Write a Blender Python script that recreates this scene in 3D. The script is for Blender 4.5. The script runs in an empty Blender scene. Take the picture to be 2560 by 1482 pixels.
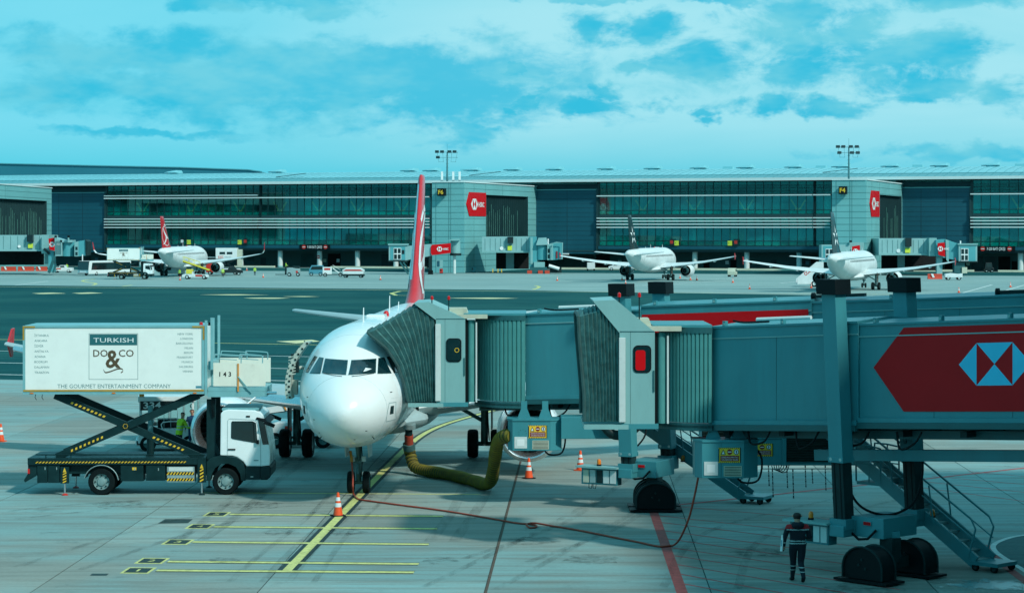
import bpy, bmesh, math, random
from mathutils import Vector, Matrix, Euler
R = math.radians
scene = bpy.context.scene
COL = scene.collection
random.seed(7)

# ------------------------------------------------------------------ camera, sky, sun, exposure
F, HC, CX, HY = 5784.0, 9.16, 1280.0, 575.0      # focal length in photo pixels, eye height, horizon
cam = bpy.data.objects.new('camera', bpy.data.cameras.new('camera'))
COL.objects.link(cam)
cam.location = (0, 0, HC)
cam.rotation_euler = (R(90), 0, 0)
cam.data.sensor_width = 36.0
cam.data.lens = 36.0 * F / 2560
cam.data.shift_y = -(741 - HY) / 2560
cam.data.clip_start = 1.0
cam.data.clip_end = 6000
scene.camera = cam

SUN_AZ, SUN_EL = 42.0, 40.0      # degrees to the right of straight behind the camera, and height
sun_dir = Vector((math.sin(R(SUN_AZ)) * math.cos(R(SUN_EL)), -math.cos(R(SUN_AZ)) * math.cos(R(SUN_EL)), math.sin(R(SUN_EL))))
sl = bpy.data.lights.new('sun', 'SUN')
sl.energy = 3.3
sl.angle = R(3.5)
sl.color = (1.0, 0.955, 0.87)
sun = bpy.data.objects.new('sun', sl)
COL.objects.link(sun)
sun.rotation_euler = (-sun_dir).to_track_quat('-Z', 'Y').to_euler()
sun.location = (60, -60, 80)

world = bpy.data.worlds.new('World')
scene.world = world
world.use_nodes = True
wn, wl = world.node_tree.nodes, world.node_tree.links
wn.clear()


def wnode(t, **kw):
    n = wn.new(t)
    for k, v in kw.items():
        setattr(n, k, v)
    return n


def wmath(op, a, b=None, c=None, clamp=False):
    n = wnode('ShaderNodeMath', operation=op, use_clamp=clamp)
    for i, q in enumerate((a, b, c)):
        if q is None:
            continue
        if hasattr(q, 'is_linked'):
            wl.new(q, n.inputs[i])
        else:
            n.inputs[i].default_value = q
    return n.outputs[0]


def wmix(fac, a, b, mode='MIX'):
    n = wnode('ShaderNodeMix', data_type='RGBA', blend_type=mode)
    for sock, q in ((n.inputs[0], fac), (n.inputs[6], a), (n.inputs[7], b)):
        if hasattr(q, 'is_linked'):
            wl.new(q, sock)
        elif isinstance(q, (int, float)):
            sock.default_value = q
        else:
            sock.default_value = (*q, 1)
    return n.outputs[2]


def wramp(x, lo, hi):
    n = wnode('ShaderNodeMapRange', interpolation_type='SMOOTHSTEP')
    wl.new(x, n.inputs[0])
    n.inputs[1].default_value, n.inputs[2].default_value = lo, hi
    return n.outputs[0]


def wnoise(vec, scale, detail, rough, dist=0.0):
    n = wnode('ShaderNodeTexNoise')
    wl.new(vec, n.inputs['Vector'])
    n.inputs['Scale'].default_value = scale
    n.inputs['Detail'].default_value = detail
    n.inputs['Roughness'].default_value = rough
    n.inputs['Distortion'].default_value = dist
    return n.outputs[0]


def wvec(x, y, z=0.0):
    n = wnode('ShaderNodeCombineXYZ')
    for i, q in enumerate((x, y, z)):
        if hasattr(q, 'is_linked'):
            wl.new(q, n.inputs[i])
        else:
            n.inputs[i].default_value = q
    return n.outputs[0]


sky = wnode('ShaderNodeTexSky', sky_type='NISHITA', sun_disc=False, sun_elevation=R(SUN_EL), sun_rotation=R(180 - SUN_AZ),
            air_density=1.0, dust_density=1.2, ozone_density=3.0, altitude=60)
tc = wnode('ShaderNodeTexCoord')
sep = wnode('ShaderNodeSeparateXYZ')
wl.new(tc.outputs['Generated'], sep.inputs[0])
dx, dy, dz = sep.outputs
az = wmath('ARCTAN2', dx, dy)                       # radians, 0 ahead of the camera
el = wmath('ARCSINE', wmath('ABSOLUTE', dz))
# broken cloud seen low over the horizon: flattened cells that grow with height
warp = wmath('MULTIPLY', wmath('POWER', wmath('ADD', el, 0.004), 0.72), 11.0)
cv = wvec(wmath('MULTIPLY', az, 9.5), warp, 3.7)
wq = wnode('ShaderNodeTexNoise')
wl.new(wvec(wmath('MULTIPLY', az, 26.0), wmath('MULTIPLY', el, 44.0), 2.2), wq.inputs['Vector'])
wq.inputs['Scale'].default_value, wq.inputs['Detail'].default_value, wq.inputs['Roughness'].default_value = 1.0, 5, 0.62
wv = wnode('ShaderNodeVectorMath', operation='MULTIPLY_ADD')
wl.new(wq.outputs['Color'], wv.inputs[0])
wv.inputs[1].default_value = (0.050, 0.026, 0.0)
wv.inputs[2].default_value = (-0.025, -0.013, 0.0)
wa = wnode('ShaderNodeVectorMath', operation='ADD')
wl.new(wvec(az, el), wa.inputs[0])
wl.new(wv.outputs[0], wa.inputs[1])
ang = wa.outputs[0]                                # directions, gently stirred so that cloud outlines billow
fine = wnoise(wvec(wmath('MULTIPLY', az, 30.0), wmath('MULTIPLY', warp, 3.4), 0.4), 1.5, 5, 0.60, 0.25)
mid = wnoise(cv, 1.35, 3, 0.55, 0.0)


def cloud(px, py, w, h, prev):
    """one cumulus mass at a photo position (as azimuth/elevation), returns the running maximum of the field"""
    a_, e_, sa_, se_ = (px - CX) / F, (HY - py) / F, w / F, h / F
    n = wnode('ShaderNodeVectorMath', operation='MULTIPLY_ADD')
    wl.new(ang, n.inputs[0])
    n.inputs[1].default_value = (1 / sa_, 1 / se_, 0)
    n.inputs[2].default_value = (-a_ / sa_, -e_ / se_, 0)
    d = wnode('ShaderNodeVectorMath', operation='LENGTH')
    wl.new(n.outputs[0], d.inputs[0])
    v = wmath('SUBTRACT', 1.0, wmath('MULTIPLY', d.outputs['Value'], 0.5))
    return v if prev is None else wmath('MAXIMUM', prev, v)


crisp = None
for q in ((1495, 66, 75, 42), (1640, 78, 66, 45), (1745, 155, 86, 52), (1603, 160, 34, 20), (1985, 70, 135, 80), (2000, 178, 110, 40), (2140, 70, 100, 70),
          (2300, 135, 150, 55), (2290, 205, 190, 30), (2510, 235, 90, 38), (1470, 258, 100, 20), (1525, 225, 42, 20), (1645, 268, 60, 18), (1910, 264, 75, 20), (2090, 276, 80, 18),
          (2265, 245, 60, 13), (1770, 281, 40, 10), (2380, 10, 130, 30), (1290, 190, 34, 20), (1320, 255, 40, 22)):
    crisp = cloud(*q, crisp)
soft_f = None
for q in ((900, 210, 400, 62), (480, 225, 300, 44), (300, 140, 200, 40), (1110, 180, 210, 50), (690, 4, 140, 16), (1180, 250, 160, 26), (380, 345, 130, 9), (850, 262, 150, 16), (1650, -2, 210, 8), (820, 28, 70, 20), (1170, 330, 40, 24), (2400, 392, 200, 14), (520, 10, 60, 18)):
    soft_f = cloud(*q, soft_f)
lump = wnoise(wvec(wmath('MULTIPLY', az, 34.0), wmath('MULTIPLY', el, 62.0), 5.2), 1.0, 9, 0.64, 0.35)
nf = wmath('MULTIPLY', wmath('SUBTRACT', lump, 0.5), 2.0)
ns = wmath('MULTIPLY', wmath('SUBTRACT', fine, 0.5), 1.6)
crisp_m = wramp(wmath('ADD', crisp, nf), 0.22, 0.78)
soft_m = wramp(wmath('ADD', wmath('ADD', soft_f, ns), wmath('MULTIPLY', nf, 0.55)), -0.10, 0.62)
# beyond the part of the sky in view the same kind of cloud goes on
beyond = wmath('MAXIMUM', wramp(wmath('ABSOLUTE', az), 0.24, 0.30), wramp(el, 0.105, 0.13))
rest_m = wmath('MULTIPLY', wramp(mid, 0.49, 0.60), beyond)
veil = wramp(wnoise(wvec(wmath('MULTIPLY', az, 2.6), wmath('MULTIPLY', warp, 0.8), 1.3), 1.5, 4, 0.55, 0.3), 0.30, 0.62)
shade = wnoise(wvec(wmath('MULTIPLY', az, 11.0), wmath('MULTIPLY', warp, 1.6), 8.1), 1.7, 4, 0.6, 0.0)
sky_t = wmix(1.0, sky.outputs[0], (0.10, 1.0, 1.04), 'MULTIPLY')
SK = 10.0                                           # the Background runs at strength 0.1
lo_c = tuple(SK * q for q in (0.066, 0.61, 0.79))
hi_c = tuple(SK * q for q in (0.40, 0.80, 0.89))
hi2_c = tuple(SK * q for q in (0.20, 0.72, 0.88))
bd_c = tuple(SK * q for q in (0.010, 0.50, 0.73))
bd2_c = tuple(SK * q for q in (0.15, 0.62, 0.76))
elf = wramp(el, 0.010, 0.052)
base = wmix(0.10, lo_c, sky_t)
veil_f = wmath('MULTIPLY', wmath('ADD', wmath('MULTIPLY', veil, 0.35), 0.65), elf)
side = wramp(az, -0.16, 0.02)
c1 = wmix(veil_f, base, wmix(wmath('MULTIPLY', side, 0.9), hi2_c, hi_c))
bcol = wmix(wramp(wmath('ADD', shade, wmath('MULTIPLY', nf, -0.10)), 0.36, 0.68), bd_c, bd2_c)
body_f = wmath('MAXIMUM', wmath('MAXIMUM', wmath('MULTIPLY', crisp_m, 0.92), wmath('MULTIPLY', soft_m, 0.80)), wmath('MULTIPLY', rest_m, 0.8))
c2 = wmix(body_f, c1, bcol)
# the sky deepens overhead as a real one does
c2 = wmix(wmath('MULTIPLY', wramp(el, 0.15, 1.1), 0.28), c2, wmix(1.0, sky.outputs[0], (0.45, 1.0, 1.0), 'MULTIPLY'))
bg = wnode('ShaderNodeBackground')
bg.inputs[1].default_value = 0.1
wl.new(c2, bg.inputs[0])
wo = wnode('ShaderNodeOutputWorld')
wl.new(bg.outputs[0], wo.inputs[0])

vs = scene.view_settings
vs.view_transform = 'Standard'
vs.look = 'None'
vs.exposure = 0.0
vs.gamma = 1.0
scene.render.engine = 'CYCLES'
cy = scene.cycles
cy.use_denoising = True
cy.max_bounces = 5
cy.diffuse_bounces = 2
cy.use_adaptive_sampling = True
cy.adaptive_threshold = 0.02
cy.glossy_bounces = 3
cy.transmission_bounces = 4
cy.transparent_max_bounces = 8
cy.caustics_reflective = False
cy.caustics_refractive = False

# ------------------------------------------------------------------ materials
MATS = {}


def toned(rgb):
    """puts a teal colour cast into greys and blue-greens, dark ones losing most red"""
    r, g, b = rgb
    if g < r * 0.92:
        return rgb
    k = 0.32 + 0.62 * min(1.0, (g / 0.62))
    return (r * k, g, b)


def material(name, rgb, rough=0.5, metal=0.0, var=0.08, scale=2.0, bump=0.0, coat=0.0, emit=0.0, spec=0.5, dirt=0.0, stretch=(1, 1, 1)):
    rgb = toned(rgb)
    m = bpy.data.materials.new(name)
    m.use_nodes = True
    nt = m.node_tree
    b = nt.nodes['Principled BSDF']
    b.inputs['Roughness'].default_value = rough
    b.inputs['Metallic'].default_value = metal
    b.inputs['Specular IOR Level'].default_value = spec
    b.inputs['Coat Weight'].default_value = coat
    b.inputs['Coat Roughness'].default_value = 0.08
    t = nt.nodes.new('ShaderNodeTexCoord')
    mp = nt.nodes.new('ShaderNodeMapping')
    mp.inputs['Scale'].default_value = stretch
    nt.links.new(t.outputs['Object'], mp.inputs[0])
    n = nt.nodes.new('ShaderNodeTexNoise')
    n.inputs['Scale'].default_value = scale
    n.inputs['Detail'].default_value = 6
    n.inputs['Roughness'].default_value = 0.6
    nt.links.new(mp.outputs[0], n.inputs['Vector'])
    mr = nt.nodes.new('ShaderNodeMapRange')
    mr.inputs[1].default_value, mr.inputs[2].default_value = 0.3, 0.7
    mr.inputs[3].default_value, mr.inputs[4].default_value = 1 - var, 1 + var
    nt.links.new(n.outputs[0], mr.inputs[0])
    mx = nt.nodes.new('ShaderNodeMix')
    mx.data_type, mx.blend_type = 'RGBA', 'MULTIPLY'
    mx.inputs[0].default_value = 1
    mx.inputs[6].default_value = (*rgb, 1)
    cb = nt.nodes.new('ShaderNodeCombineColor')
    for i in range(3):
        nt.links.new(mr.outputs[0], cb.inputs[i])
    nt.links.new(cb.outputs[0], mx.inputs[7])
    out = mx.outputs[2]
    if dirt:
        n2 = nt.nodes.new('ShaderNodeTexNoise')
        n2.inputs['Scale'].default_value = scale * 2.7
        n2.inputs['Detail'].default_value = 8
        n2.inputs['Roughness'].default_value = 0.7
        nt.links.new(mp.outputs[0], n2.inputs['Vector'])
        r2 = nt.nodes.new('ShaderNodeMapRange')
        r2.inputs[1].default_value, r2.inputs[2].default_value = 0.52, 0.75
        r2.inputs[3].default_value, r2.inputs[4].default_value = 0, dirt
        nt.links.new(n2.outputs[0], r2.inputs[0])
        m2 = nt.nodes.new('ShaderNodeMix')
        m2.data_type = 'RGBA'
        nt.links.new(r2.outputs[0], m2.inputs[0])
        nt.links.new(out, m2.inputs[6])
        m2.inputs[7].default_value = (0.06, 0.06, 0.055, 1)
        out = m2.outputs[2]
    nt.links.new(out, b.inputs['Base Color'])
    rr = nt.nodes.new('ShaderNodeMapRange')
    rr.inputs[1].default_value, rr.inputs[2].default_value = 0.3, 0.7
    rr.inputs[3].default_value, rr.inputs[4].default_value = max(0.02, rough - 0.06), min(1, rough + 0.08)
    nt.links.new(n.outputs[0], rr.inputs[0])
    nt.links.new(rr.outputs[0], b.inputs['Roughness'])
    if bump:
        bp = nt.nodes.new('ShaderNodeBump')
        bp.inputs['Strength'].default_value = bump
        bp.inputs['Distance'].default_value = 0.02
        nt.links.new(n.outputs[0], bp.inputs['Height'])
        nt.links.new(bp.outputs[0], b.inputs['Normal'])
    if emit:
        b.inputs['Emission Color'].default_value = (*rgb, 1)
        b.inputs['Emission Strength'].default_value = emit
    MATS[name] = m
    return m


def ground_material(name, rgb, rgb2, stain, scale, per_slab=0.0, rough=0.8, streak=0.0, streak_rot=0.0, spec=0.3):
    """weathered paving: broad tone patches, fine grain, darker stains, optional tyre streaks"""
    m = bpy.data.materials.new(name)
    m.use_nodes = True
    nt = m.node_tree
    b = nt.nodes['Principled BSDF']
    b.inputs['Specular IOR Level'].default_value = spec
    g = nt.nodes.new('ShaderNodeNewGeometry')

    def noise(sc, det, ro, vec=g.outputs['Position']):
        n = nt.nodes.new('ShaderNodeTexNoise')
        n.inputs['Scale'].default_value, n.inputs['Detail'].default_value, n.inputs['Roughness'].default_value = sc, det, ro
        nt.links.new(vec, n.inputs['Vector'])
        return n.outputs[0]

    def ramp(x, lo, hi, a=0.0, c=1.0):
        n = nt.nodes.new('ShaderNodeMapRange')
        n.interpolation_type = 'SMOOTHSTEP'
        nt.links.new(x, n.inputs[0])
        for i, q in enumerate((lo, hi, a, c)):
            n.inputs[i + 1].default_value = q
        return n.outputs[0]

    def mix(f, a, c, mode='MIX'):
        n = nt.nodes.new('ShaderNodeMix')
        n.data_type, n.blend_type = 'RGBA', mode
        for s, q in ((n.inputs[0], f), (n.inputs[6], a), (n.inputs[7], c)):
            if hasattr(q, 'is_linked'):
                nt.links.new(q, s)
            elif isinstance(q, (int, float)):
                s.default_value = q
            else:
                s.default_value = (*q, 1)
        return n.outputs[2]
    broad = noise(scale * 0.09, 4, 0.6)
    fine = noise(scale * 9, 6, 0.7)
    mp = nt.nodes.new('ShaderNodeMapping')
    mp.inputs['Scale'].default_value = (0.16, 1.5, 1)
    nt.links.new(g.outputs['Position'], mp.inputs[0])
    wipe = noise(scale * 1.1, 7, 0.65, mp.outputs[0])
    c = mix(ramp(broad, 0.4, 0.6), rgb, rgb2)
    c = mix(ramp(wipe, 0.40, 0.68, 0.0, 0.75), c, tuple(q * 0.62 for q in rgb2))
    st = noise(scale * 0.55, 8, 0.72)
    c = mix(ramp(st, 0.57, 0.78, 0.0, stain), c, tuple(q * 0.33 for q in rgb))
    c = mix(ramp(fine, 0.25, 0.75, 0.0, 0.20), c, tuple(q * 0.55 for q in rgb2))
    if streak:
        mp2 = nt.nodes.new('ShaderNodeMapping')
        mp2.inputs['Rotation'].default_value = (0, 0, streak_rot)
        mp2.inputs['Scale'].default_value = (0.012, 0.55, 1)
        nt.links.new(g.outputs['Position'], mp2.inputs[0])
        c = mix(ramp(noise(1.0, 5, 0.6, mp2.outputs[0]), 0.5, 0.72, 0.0, streak), c, tuple(q * 0.4 for q in rgb))
    if per_slab:
        oi = nt.nodes.new('ShaderNodeObjectInfo')
        sc = ramp(oi.outputs['Random'], 0, 1, 1 - per_slab, 1 + per_slab)
        cb = nt.nodes.new('ShaderNodeCombineColor')
        for i in range(3):
            nt.links.new(sc, cb.inputs[i])
        c = mix(1.0, c, cb.outputs[0], 'MULTIPLY')
    nt.links.new(c, b.inputs['Base Color'])
    nt.links.new(ramp(fine, 0.2, 0.8, rough - 0.12, rough + 0.1), b.inputs['Roughness'])
    bp = nt.nodes.new('ShaderNodeBump')
    bp.inputs['Strength'].default_value = 0.15
    bp.inputs['Distance'].default_value = 0.01
    nt.links.new(fine, bp.inputs['Height'])
    nt.links.new(bp.outputs[0], b.inputs['Normal'])
    MATS[name] = m
    return m


def window_material(name, tint, c_lo, c_hi, solid, refl, rough=0.03):
    """architectural glass: tinted see-through, a solid share painted as backlit interior and blotchy reflections, and a mirror share"""
    m = bpy.data.materials.new(name)
    m.use_nodes = True
    nt = m.node_tree
    nt.nodes.remove(nt.nodes['Principled BSDF'])
    tr = nt.nodes.new('ShaderNodeBsdfTransparent')
    tr.inputs[0].default_value = (*tint, 1)
    g = nt.nodes.new('ShaderNodeNewGeometry')
    mp = nt.nodes.new('ShaderNodeMapping')
    mp.inputs['Scale'].default_value = (0.11, 0.11, 0.30)
    nt.links.new(g.outputs['Position'], mp.inputs[0])
    n = nt.nodes.new('ShaderNodeTexNoise')
    n.inputs['Scale'].default_value, n.inputs['Detail'].default_value = 1.0, 5
    nt.links.new(mp.outputs[0], n.inputs['Vector'])
    oi = nt.nodes.new('ShaderNodeObjectInfo')
    sm = nt.nodes.new('ShaderNodeMath')
    sm.operation = 'MULTIPLY_ADD'
    nt.links.new(oi.outputs['Random'], sm.inputs[0])
    sm.inputs[1].default_value = 0.16
    nt.links.new(n.outputs[0], sm.inputs[2])
    rp = nt.nodes.new('ShaderNodeMapRange')
    rp.interpolation_type = 'SMOOTHSTEP'
    rp.inputs[1].default_value, rp.inputs[2].default_value = 0.42, 0.74
    nt.links.new(sm.outputs[0], rp.inputs[0])
    mc = nt.nodes.new('ShaderNodeMix')
    mc.data_type = 'RGBA'
    mc.inputs[6].default_value, mc.inputs[7].default_value = (*c_lo, 1), (*c_hi, 1)
    nt.links.new(rp.outputs[0], mc.inputs[0])
    df = nt.nodes.new('ShaderNodeBsdfDiffuse')
    nt.links.new(mc.outputs[2], df.inputs[0])
    m0 = nt.nodes.new('ShaderNodeMixShader')
    m0.inputs[0].default_value = solid
    nt.links.new(tr.outputs[0], m0.inputs[1])
    nt.links.new(df.outputs[0], m0.inputs[2])
    gl = nt.nodes.new('ShaderNodeBsdfGlossy')
    gl.inputs['Roughness'].default_value = rough
    gl.inputs[0].default_value = (0.6, 0.95, 0.95, 1)
    mx = nt.nodes.new('ShaderNodeMixShader')
    mx.inputs[0].default_value = refl
    nt.links.new(m0.outputs[0], mx.inputs[1])
    nt.links.new(gl.outputs[0], mx.inputs[2])
    nt.links.new(mx.outputs[0], nt.nodes['Material Output'].inputs[0])
    MATS[name] = m


ground_material('concrete', (0.205, 0.372, 0.370), (0.262, 0.308, 0.275), 0.9, 1.0, per_slab=0.13)
ground_material('concrete_far', (0.285, 0.430, 0.410), (0.235, 0.375, 0.365), 0.25, 0.35, streak=0.5, streak_rot=R(20))
ground_material('asphalt', (0.006, 0.078, 0.088), (0.020, 0.112, 0.112), 0.35, 0.5, rough=0.9, streak=0.75, streak_rot=R(19), spec=0.04)
ground_material('asphalt_patch', (0.03, 0.15, 0.155), (0.025, 0.13, 0.14), 0.3, 0.8, rough=0.8)
material('joint', (0.045, 0.052, 0.05), 0.9, var=0.3, scale=3)
material('joint_sealant', (0.085, 0.062, 0.045), 0.9, var=0.4, scale=4)
material('line_yellow', (0.62, 0.58, 0.20), 0.7, var=0.25, scale=5, dirt=0.6)
material('line_pale', (0.66, 0.62, 0.34), 0.75, var=0.2, scale=0.4, dirt=0.35)
material('line_black', (0.018, 0.030, 0.034), 0.75, var=0.3, scale=4)
material('line_white', (0.62, 0.68, 0.66), 0.75, var=0.2, scale=3, dirt=0.4)
material('line_red', (0.36, 0.075, 0.070), 0.8, var=0.35, scale=4, dirt=0.6)
material('line_red_thin', (0.46, 0.085, 0.085), 0.8, var=0.3, scale=4, dirt=0.35)
material('iron', (0.05, 0.05, 0.05), 0.6, 0.4, var=0.3)

material('plane_white', (0.80, 0.84, 0.84), 0.22, var=0.025, scale=0.7, coat=0.35)
material('plane_grey', (0.42, 0.46, 0.47), 0.35, var=0.06, scale=1.5)
material('plane_dirty', (0.66, 0.71, 0.71), 0.4, var=0.1, scale=0.8, dirt=0.12)
material('bare_metal', (0.62, 0.66, 0.68), 0.22, 0.9, var=0.05)
material('gear_grey', (0.12, 0.15, 0.15), 0.45, 0.2, var=0.3, scale=8)
material('dark_metal', (0.016, 0.026, 0.028), 0.55, 0.0, var=0.35, scale=5, spec=0.25)
material('rubber', (0.008, 0.009, 0.010), 0.8, var=0.35, scale=6, spec=0.15)
material('black', (0.004, 0.006, 0.008), 0.55, var=0.2, spec=0.2)
material('void', (0.003, 0.004, 0.005), 0.9, var=0.1)
material('cockpit_glass', (0.006, 0.020, 0.026), 0.05, var=0.2, spec=0.9, coat=0.6)
material('glass_dark', (0.010, 0.018, 0.020), 0.06, var=0.3, spec=0.8, coat=0.3)
material('fin_red', (0.52, 0.018, 0.026), 0.3, var=0.06, coat=0.3)
material('fin_black', (0.010, 0.012, 0.014), 0.3, var=0.1, coat=0.3)
material('navy_text', (0.01, 0.03, 0.10), 0.5)
material('lens_red', (0.55, 0.01, 0.01), 0.2, coat=0.4)
material('lens_amber', (0.75, 0.20, 0.01), 0.25, coat=0.4)
material('door_liner', (0.50, 0.50, 0.44), 0.6, var=0.15, scale=5, dirt=0.4)

material('bridge', (0.070, 0.242, 0.278), 0.42, var=0.10, scale=0.9, dirt=0.16, stretch=(1, 1, 0.18))
material('bridge_light', (0.27, 0.42, 0.42), 0.45, var=0.05, scale=1.0, dirt=0.10, stretch=(1, 1, 0.25))
material('bridge_beam', (0.030, 0.105, 0.115), 0.5, var=0.15, scale=1.5, dirt=0.12)
material('slat', (0.12, 0.30, 0.29), 0.4, 0.2, var=0.08, scale=2)
material('bellows', (0.095, 0.150, 0.146), 0.8, var=0.38, scale=4.5, bump=1.0)
material('bellows_dark', (0.055, 0.080, 0.080), 0.8, var=0.25, scale=3, bump=0.5)
material('post_white', (0.58, 0.66, 0.65), 0.45, var=0.06, dirt=0.15)
material('beige', (0.55, 0.53, 0.42), 0.55, var=0.1, dirt=0.2)
material('sign_red', (0.56, 0.002, 0.006), 0.38, spec=0.22, var=0.04, scale=1)
material('sign_white', (0.76, 0.80, 0.80), 0.4, var=0.04)
material('sign_cyan', (0.05, 0.56, 0.82), 0.4, var=0.04)
material('sign_yellow', (0.78, 0.52, 0.04), 0.5, var=0.06)
material('sign_lime', (0.62, 0.72, 0.06), 0.5, var=0.05)
material('sign_maroon', (0.20, 0.012, 0.014), 0.5)
material('louvre', (0.035, 0.034, 0.030), 0.5, 0.3, var=0.4, scale=2, stretch=(0.5, 0.5, 8))
material('galvanised', (0.45, 0.50, 0.50), 0.4, 0.6, var=0.15, scale=6)

material('truck_white', (0.84, 0.87, 0.83), 0.35, var=0.035, scale=1.2, dirt=0.05)
material('truck_frame', (0.23, 0.42, 0.45), 0.45, var=0.08, scale=2, dirt=0.15)
material('truck_green', (0.008, 0.026, 0.029), 0.45, var=0.25, scale=3, spec=0.25)
material('cab_white', (0.80, 0.88, 0.89), 0.25, var=0.03, coat=0.4)
material('hazard_yellow', (0.72, 0.48, 0.03), 0.5, var=0.1, scale=4, dirt=0.25)
material('ochre', (0.40, 0.25, 0.03), 0.5, var=0.15, scale=3, dirt=0.2)
material('print_teal', (0.030, 0.130, 0.145), 0.5)
material('print_grey', (0.16, 0.24, 0.25), 0.5)
material('print_brown', (0.085, 0.062, 0.030), 0.5)
material('white_panel', (0.78, 0.78, 0.68), 0.45, var=0.04, scale=2, dirt=0.12)
material('orange_paint', (0.62, 0.25, 0.03), 0.5, var=0.15, scale=4, dirt=0.25)
material('cone_orange', (0.80, 0.085, 0.012), 0.5, var=0.1, scale=5, dirt=0.15)
material('reflective', (0.72, 0.76, 0.76), 0.35, var=0.05)
material('hose_yellow', (0.140, 0.122, 0.006), 0.75, var=0.35, scale=3, bump=0.4, dirt=0.5)
material('hose_rib', (0.018, 0.017, 0.006), 0.75, var=0.3, scale=3)
material('cable_red', (0.34, 0.050, 0.025), 0.6, var=0.25, scale=6)
material('cloth_navy', (0.006, 0.009, 0.018), 0.9, var=0.25, scale=9, bump=0.3)
material('cloth_red', (0.36, 0.012, 0.016), 0.85, var=0.15, scale=9)
material('cloth_lime', (0.42, 0.70, 0.02), 0.8, var=0.15, scale=9, bump=0.3)
material('cloth_blue', (0.015, 0.05, 0.12), 0.85, var=0.2, scale=9)
material('skin', (0.45, 0.26, 0.18), 0.55, var=0.08)
material('hair', (0.012, 0.010, 0.009), 0.6, var=0.2, scale=20)

material('clad_light', (0.20, 0.42, 0.43), 0.5, var=0.05, scale=0.15, dirt=0.05)
material('clad_joint', (0.11, 0.20, 0.21), 0.6)
material('clad_navy', (0.006, 0.085, 0.125), 0.5, var=0.12, scale=0.12, stretch=(1, 1, 0.4))
material('clad_navy_joint', (0.008, 0.038, 0.055), 0.6)
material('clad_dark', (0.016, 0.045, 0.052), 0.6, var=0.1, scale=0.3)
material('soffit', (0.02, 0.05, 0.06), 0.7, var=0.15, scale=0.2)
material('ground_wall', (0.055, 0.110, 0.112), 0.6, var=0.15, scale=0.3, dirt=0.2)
material('roof_pale', (0.24, 0.56, 0.62), 0.42, 0.1, var=0.08, scale=0.1, stretch=(1, 0.1, 1))
material('roof_band', (0.16, 0.34, 0.38), 0.45, 0.1, var=0.08, scale=0.1)
material('roof_blue', (0.020, 0.135, 0.185), 0.5, var=0.06, scale=0.05)
material('roof_rib', (0.10, 0.25, 0.29), 0.5)
material('eave_white', (0.66, 0.78, 0.78), 0.4, var=0.04, scale=0.2)
material('bar_white', (0.70, 0.80, 0.80), 0.35, var=0.04, scale=0.3)
material('mullion', (0.012, 0.036, 0.040), 0.5, var=0.1)
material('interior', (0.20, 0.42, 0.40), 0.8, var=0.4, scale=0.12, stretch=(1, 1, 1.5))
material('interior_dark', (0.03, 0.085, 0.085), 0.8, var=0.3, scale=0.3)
material('interior_green', (0.16, 0.50, 0.42), 0.6, var=0.2, scale=0.3)
material('interior_lime', (0.36, 0.50, 0.18), 0.7, var=0.3, scale=0.8)
material('strut_yellow', (0.95, 0.80, 0.25), 0.5, var=0.1)
material('column_white', (0.60, 0.68, 0.67), 0.5, var=0.06, scale=0.5, dirt=0.15)
material('kerb_cream', (0.62, 0.64, 0.50), 0.6, var=0.12, scale=0.2)
material('fin_strip', (0.12, 0.20, 0.17), 0.5, var=0.4, scale=0.5)
material('lamp_dark', (0.03, 0.06, 0.075), 0.5)
material('mast', (0.12, 0.20, 0.22), 0.5, 0.2)
window_material('pane_glass', (0.80, 0.97, 0.94), (0.0, 0.030, 0.036), (0.0, 0.330, 0.310), 0.24, 0.10)
window_material('pane_green', (0.30, 0.80, 0.66), (0.0, 0.085, 0.078), (0.0, 0.300, 0.245), 0.58, 0.07)
material('vehicle_white', (0.70, 0.76, 0.76), 0.35, var=0.05, coat=0.2, dirt=0.06)
material('vehicle_black', (0.012, 0.014, 0.016), 0.35, var=0.1, coat=0.2)
material('vehicle_blue', (0.10, 0.26, 0.34), 0.4, var=0.06)
material('vehicle_red', (0.50, 0.03, 0.02), 0.45, var=0.06)
material('vehicle_yellow', (0.68, 0.62, 0.06), 0.5, var=0.1, dirt=0.15)
material('barrier_red', (0.52, 0.055, 0.025), 0.5, var=0.08)
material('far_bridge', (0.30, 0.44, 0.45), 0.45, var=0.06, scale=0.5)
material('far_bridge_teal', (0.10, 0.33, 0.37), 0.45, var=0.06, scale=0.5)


def mark_material(name, rgb, lo, hi, alpha, scale, stretch=(1, 1, 1)):
    """thin rubber or oil film: dark, broken up by noise, see-through elsewhere"""
    m = bpy.data.materials.new(name)
    m.use_nodes = True
    nt = m.node_tree
    b = nt.nodes['Principled BSDF']
    b.inputs['Base Color'].default_value = (*rgb, 1)
    b.inputs['Roughness'].default_value = 0.75
    b.inputs['Specular IOR Level'].default_value = 0.2
    g = nt.nodes.new('ShaderNodeNewGeometry')
    mp = nt.nodes.new('ShaderNodeMapping')
    mp.inputs['Scale'].default_value = stretch
    nt.links.new(g.outputs['Position'], mp.inputs[0])
    n = nt.nodes.new('ShaderNodeTexNoise')
    n.inputs['Scale'].default_value, n.inputs['Detail'].default_value, n.inputs['Roughness'].default_value = scale, 7, 0.7
    nt.links.new(mp.outputs[0], n.inputs['Vector'])
    r = nt.nodes.new('ShaderNodeMapRange')
    r.inputs[1].default_value, r.inputs[2].default_value, r.inputs[3].default_value, r.inputs[4].default_value = lo, hi, 0.0, alpha
    nt.links.new(n.outputs[0], r.inputs[0])
    nt.links.new(r.outputs[0], b.inputs['Alpha'])
    MATS[name] = m


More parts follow.
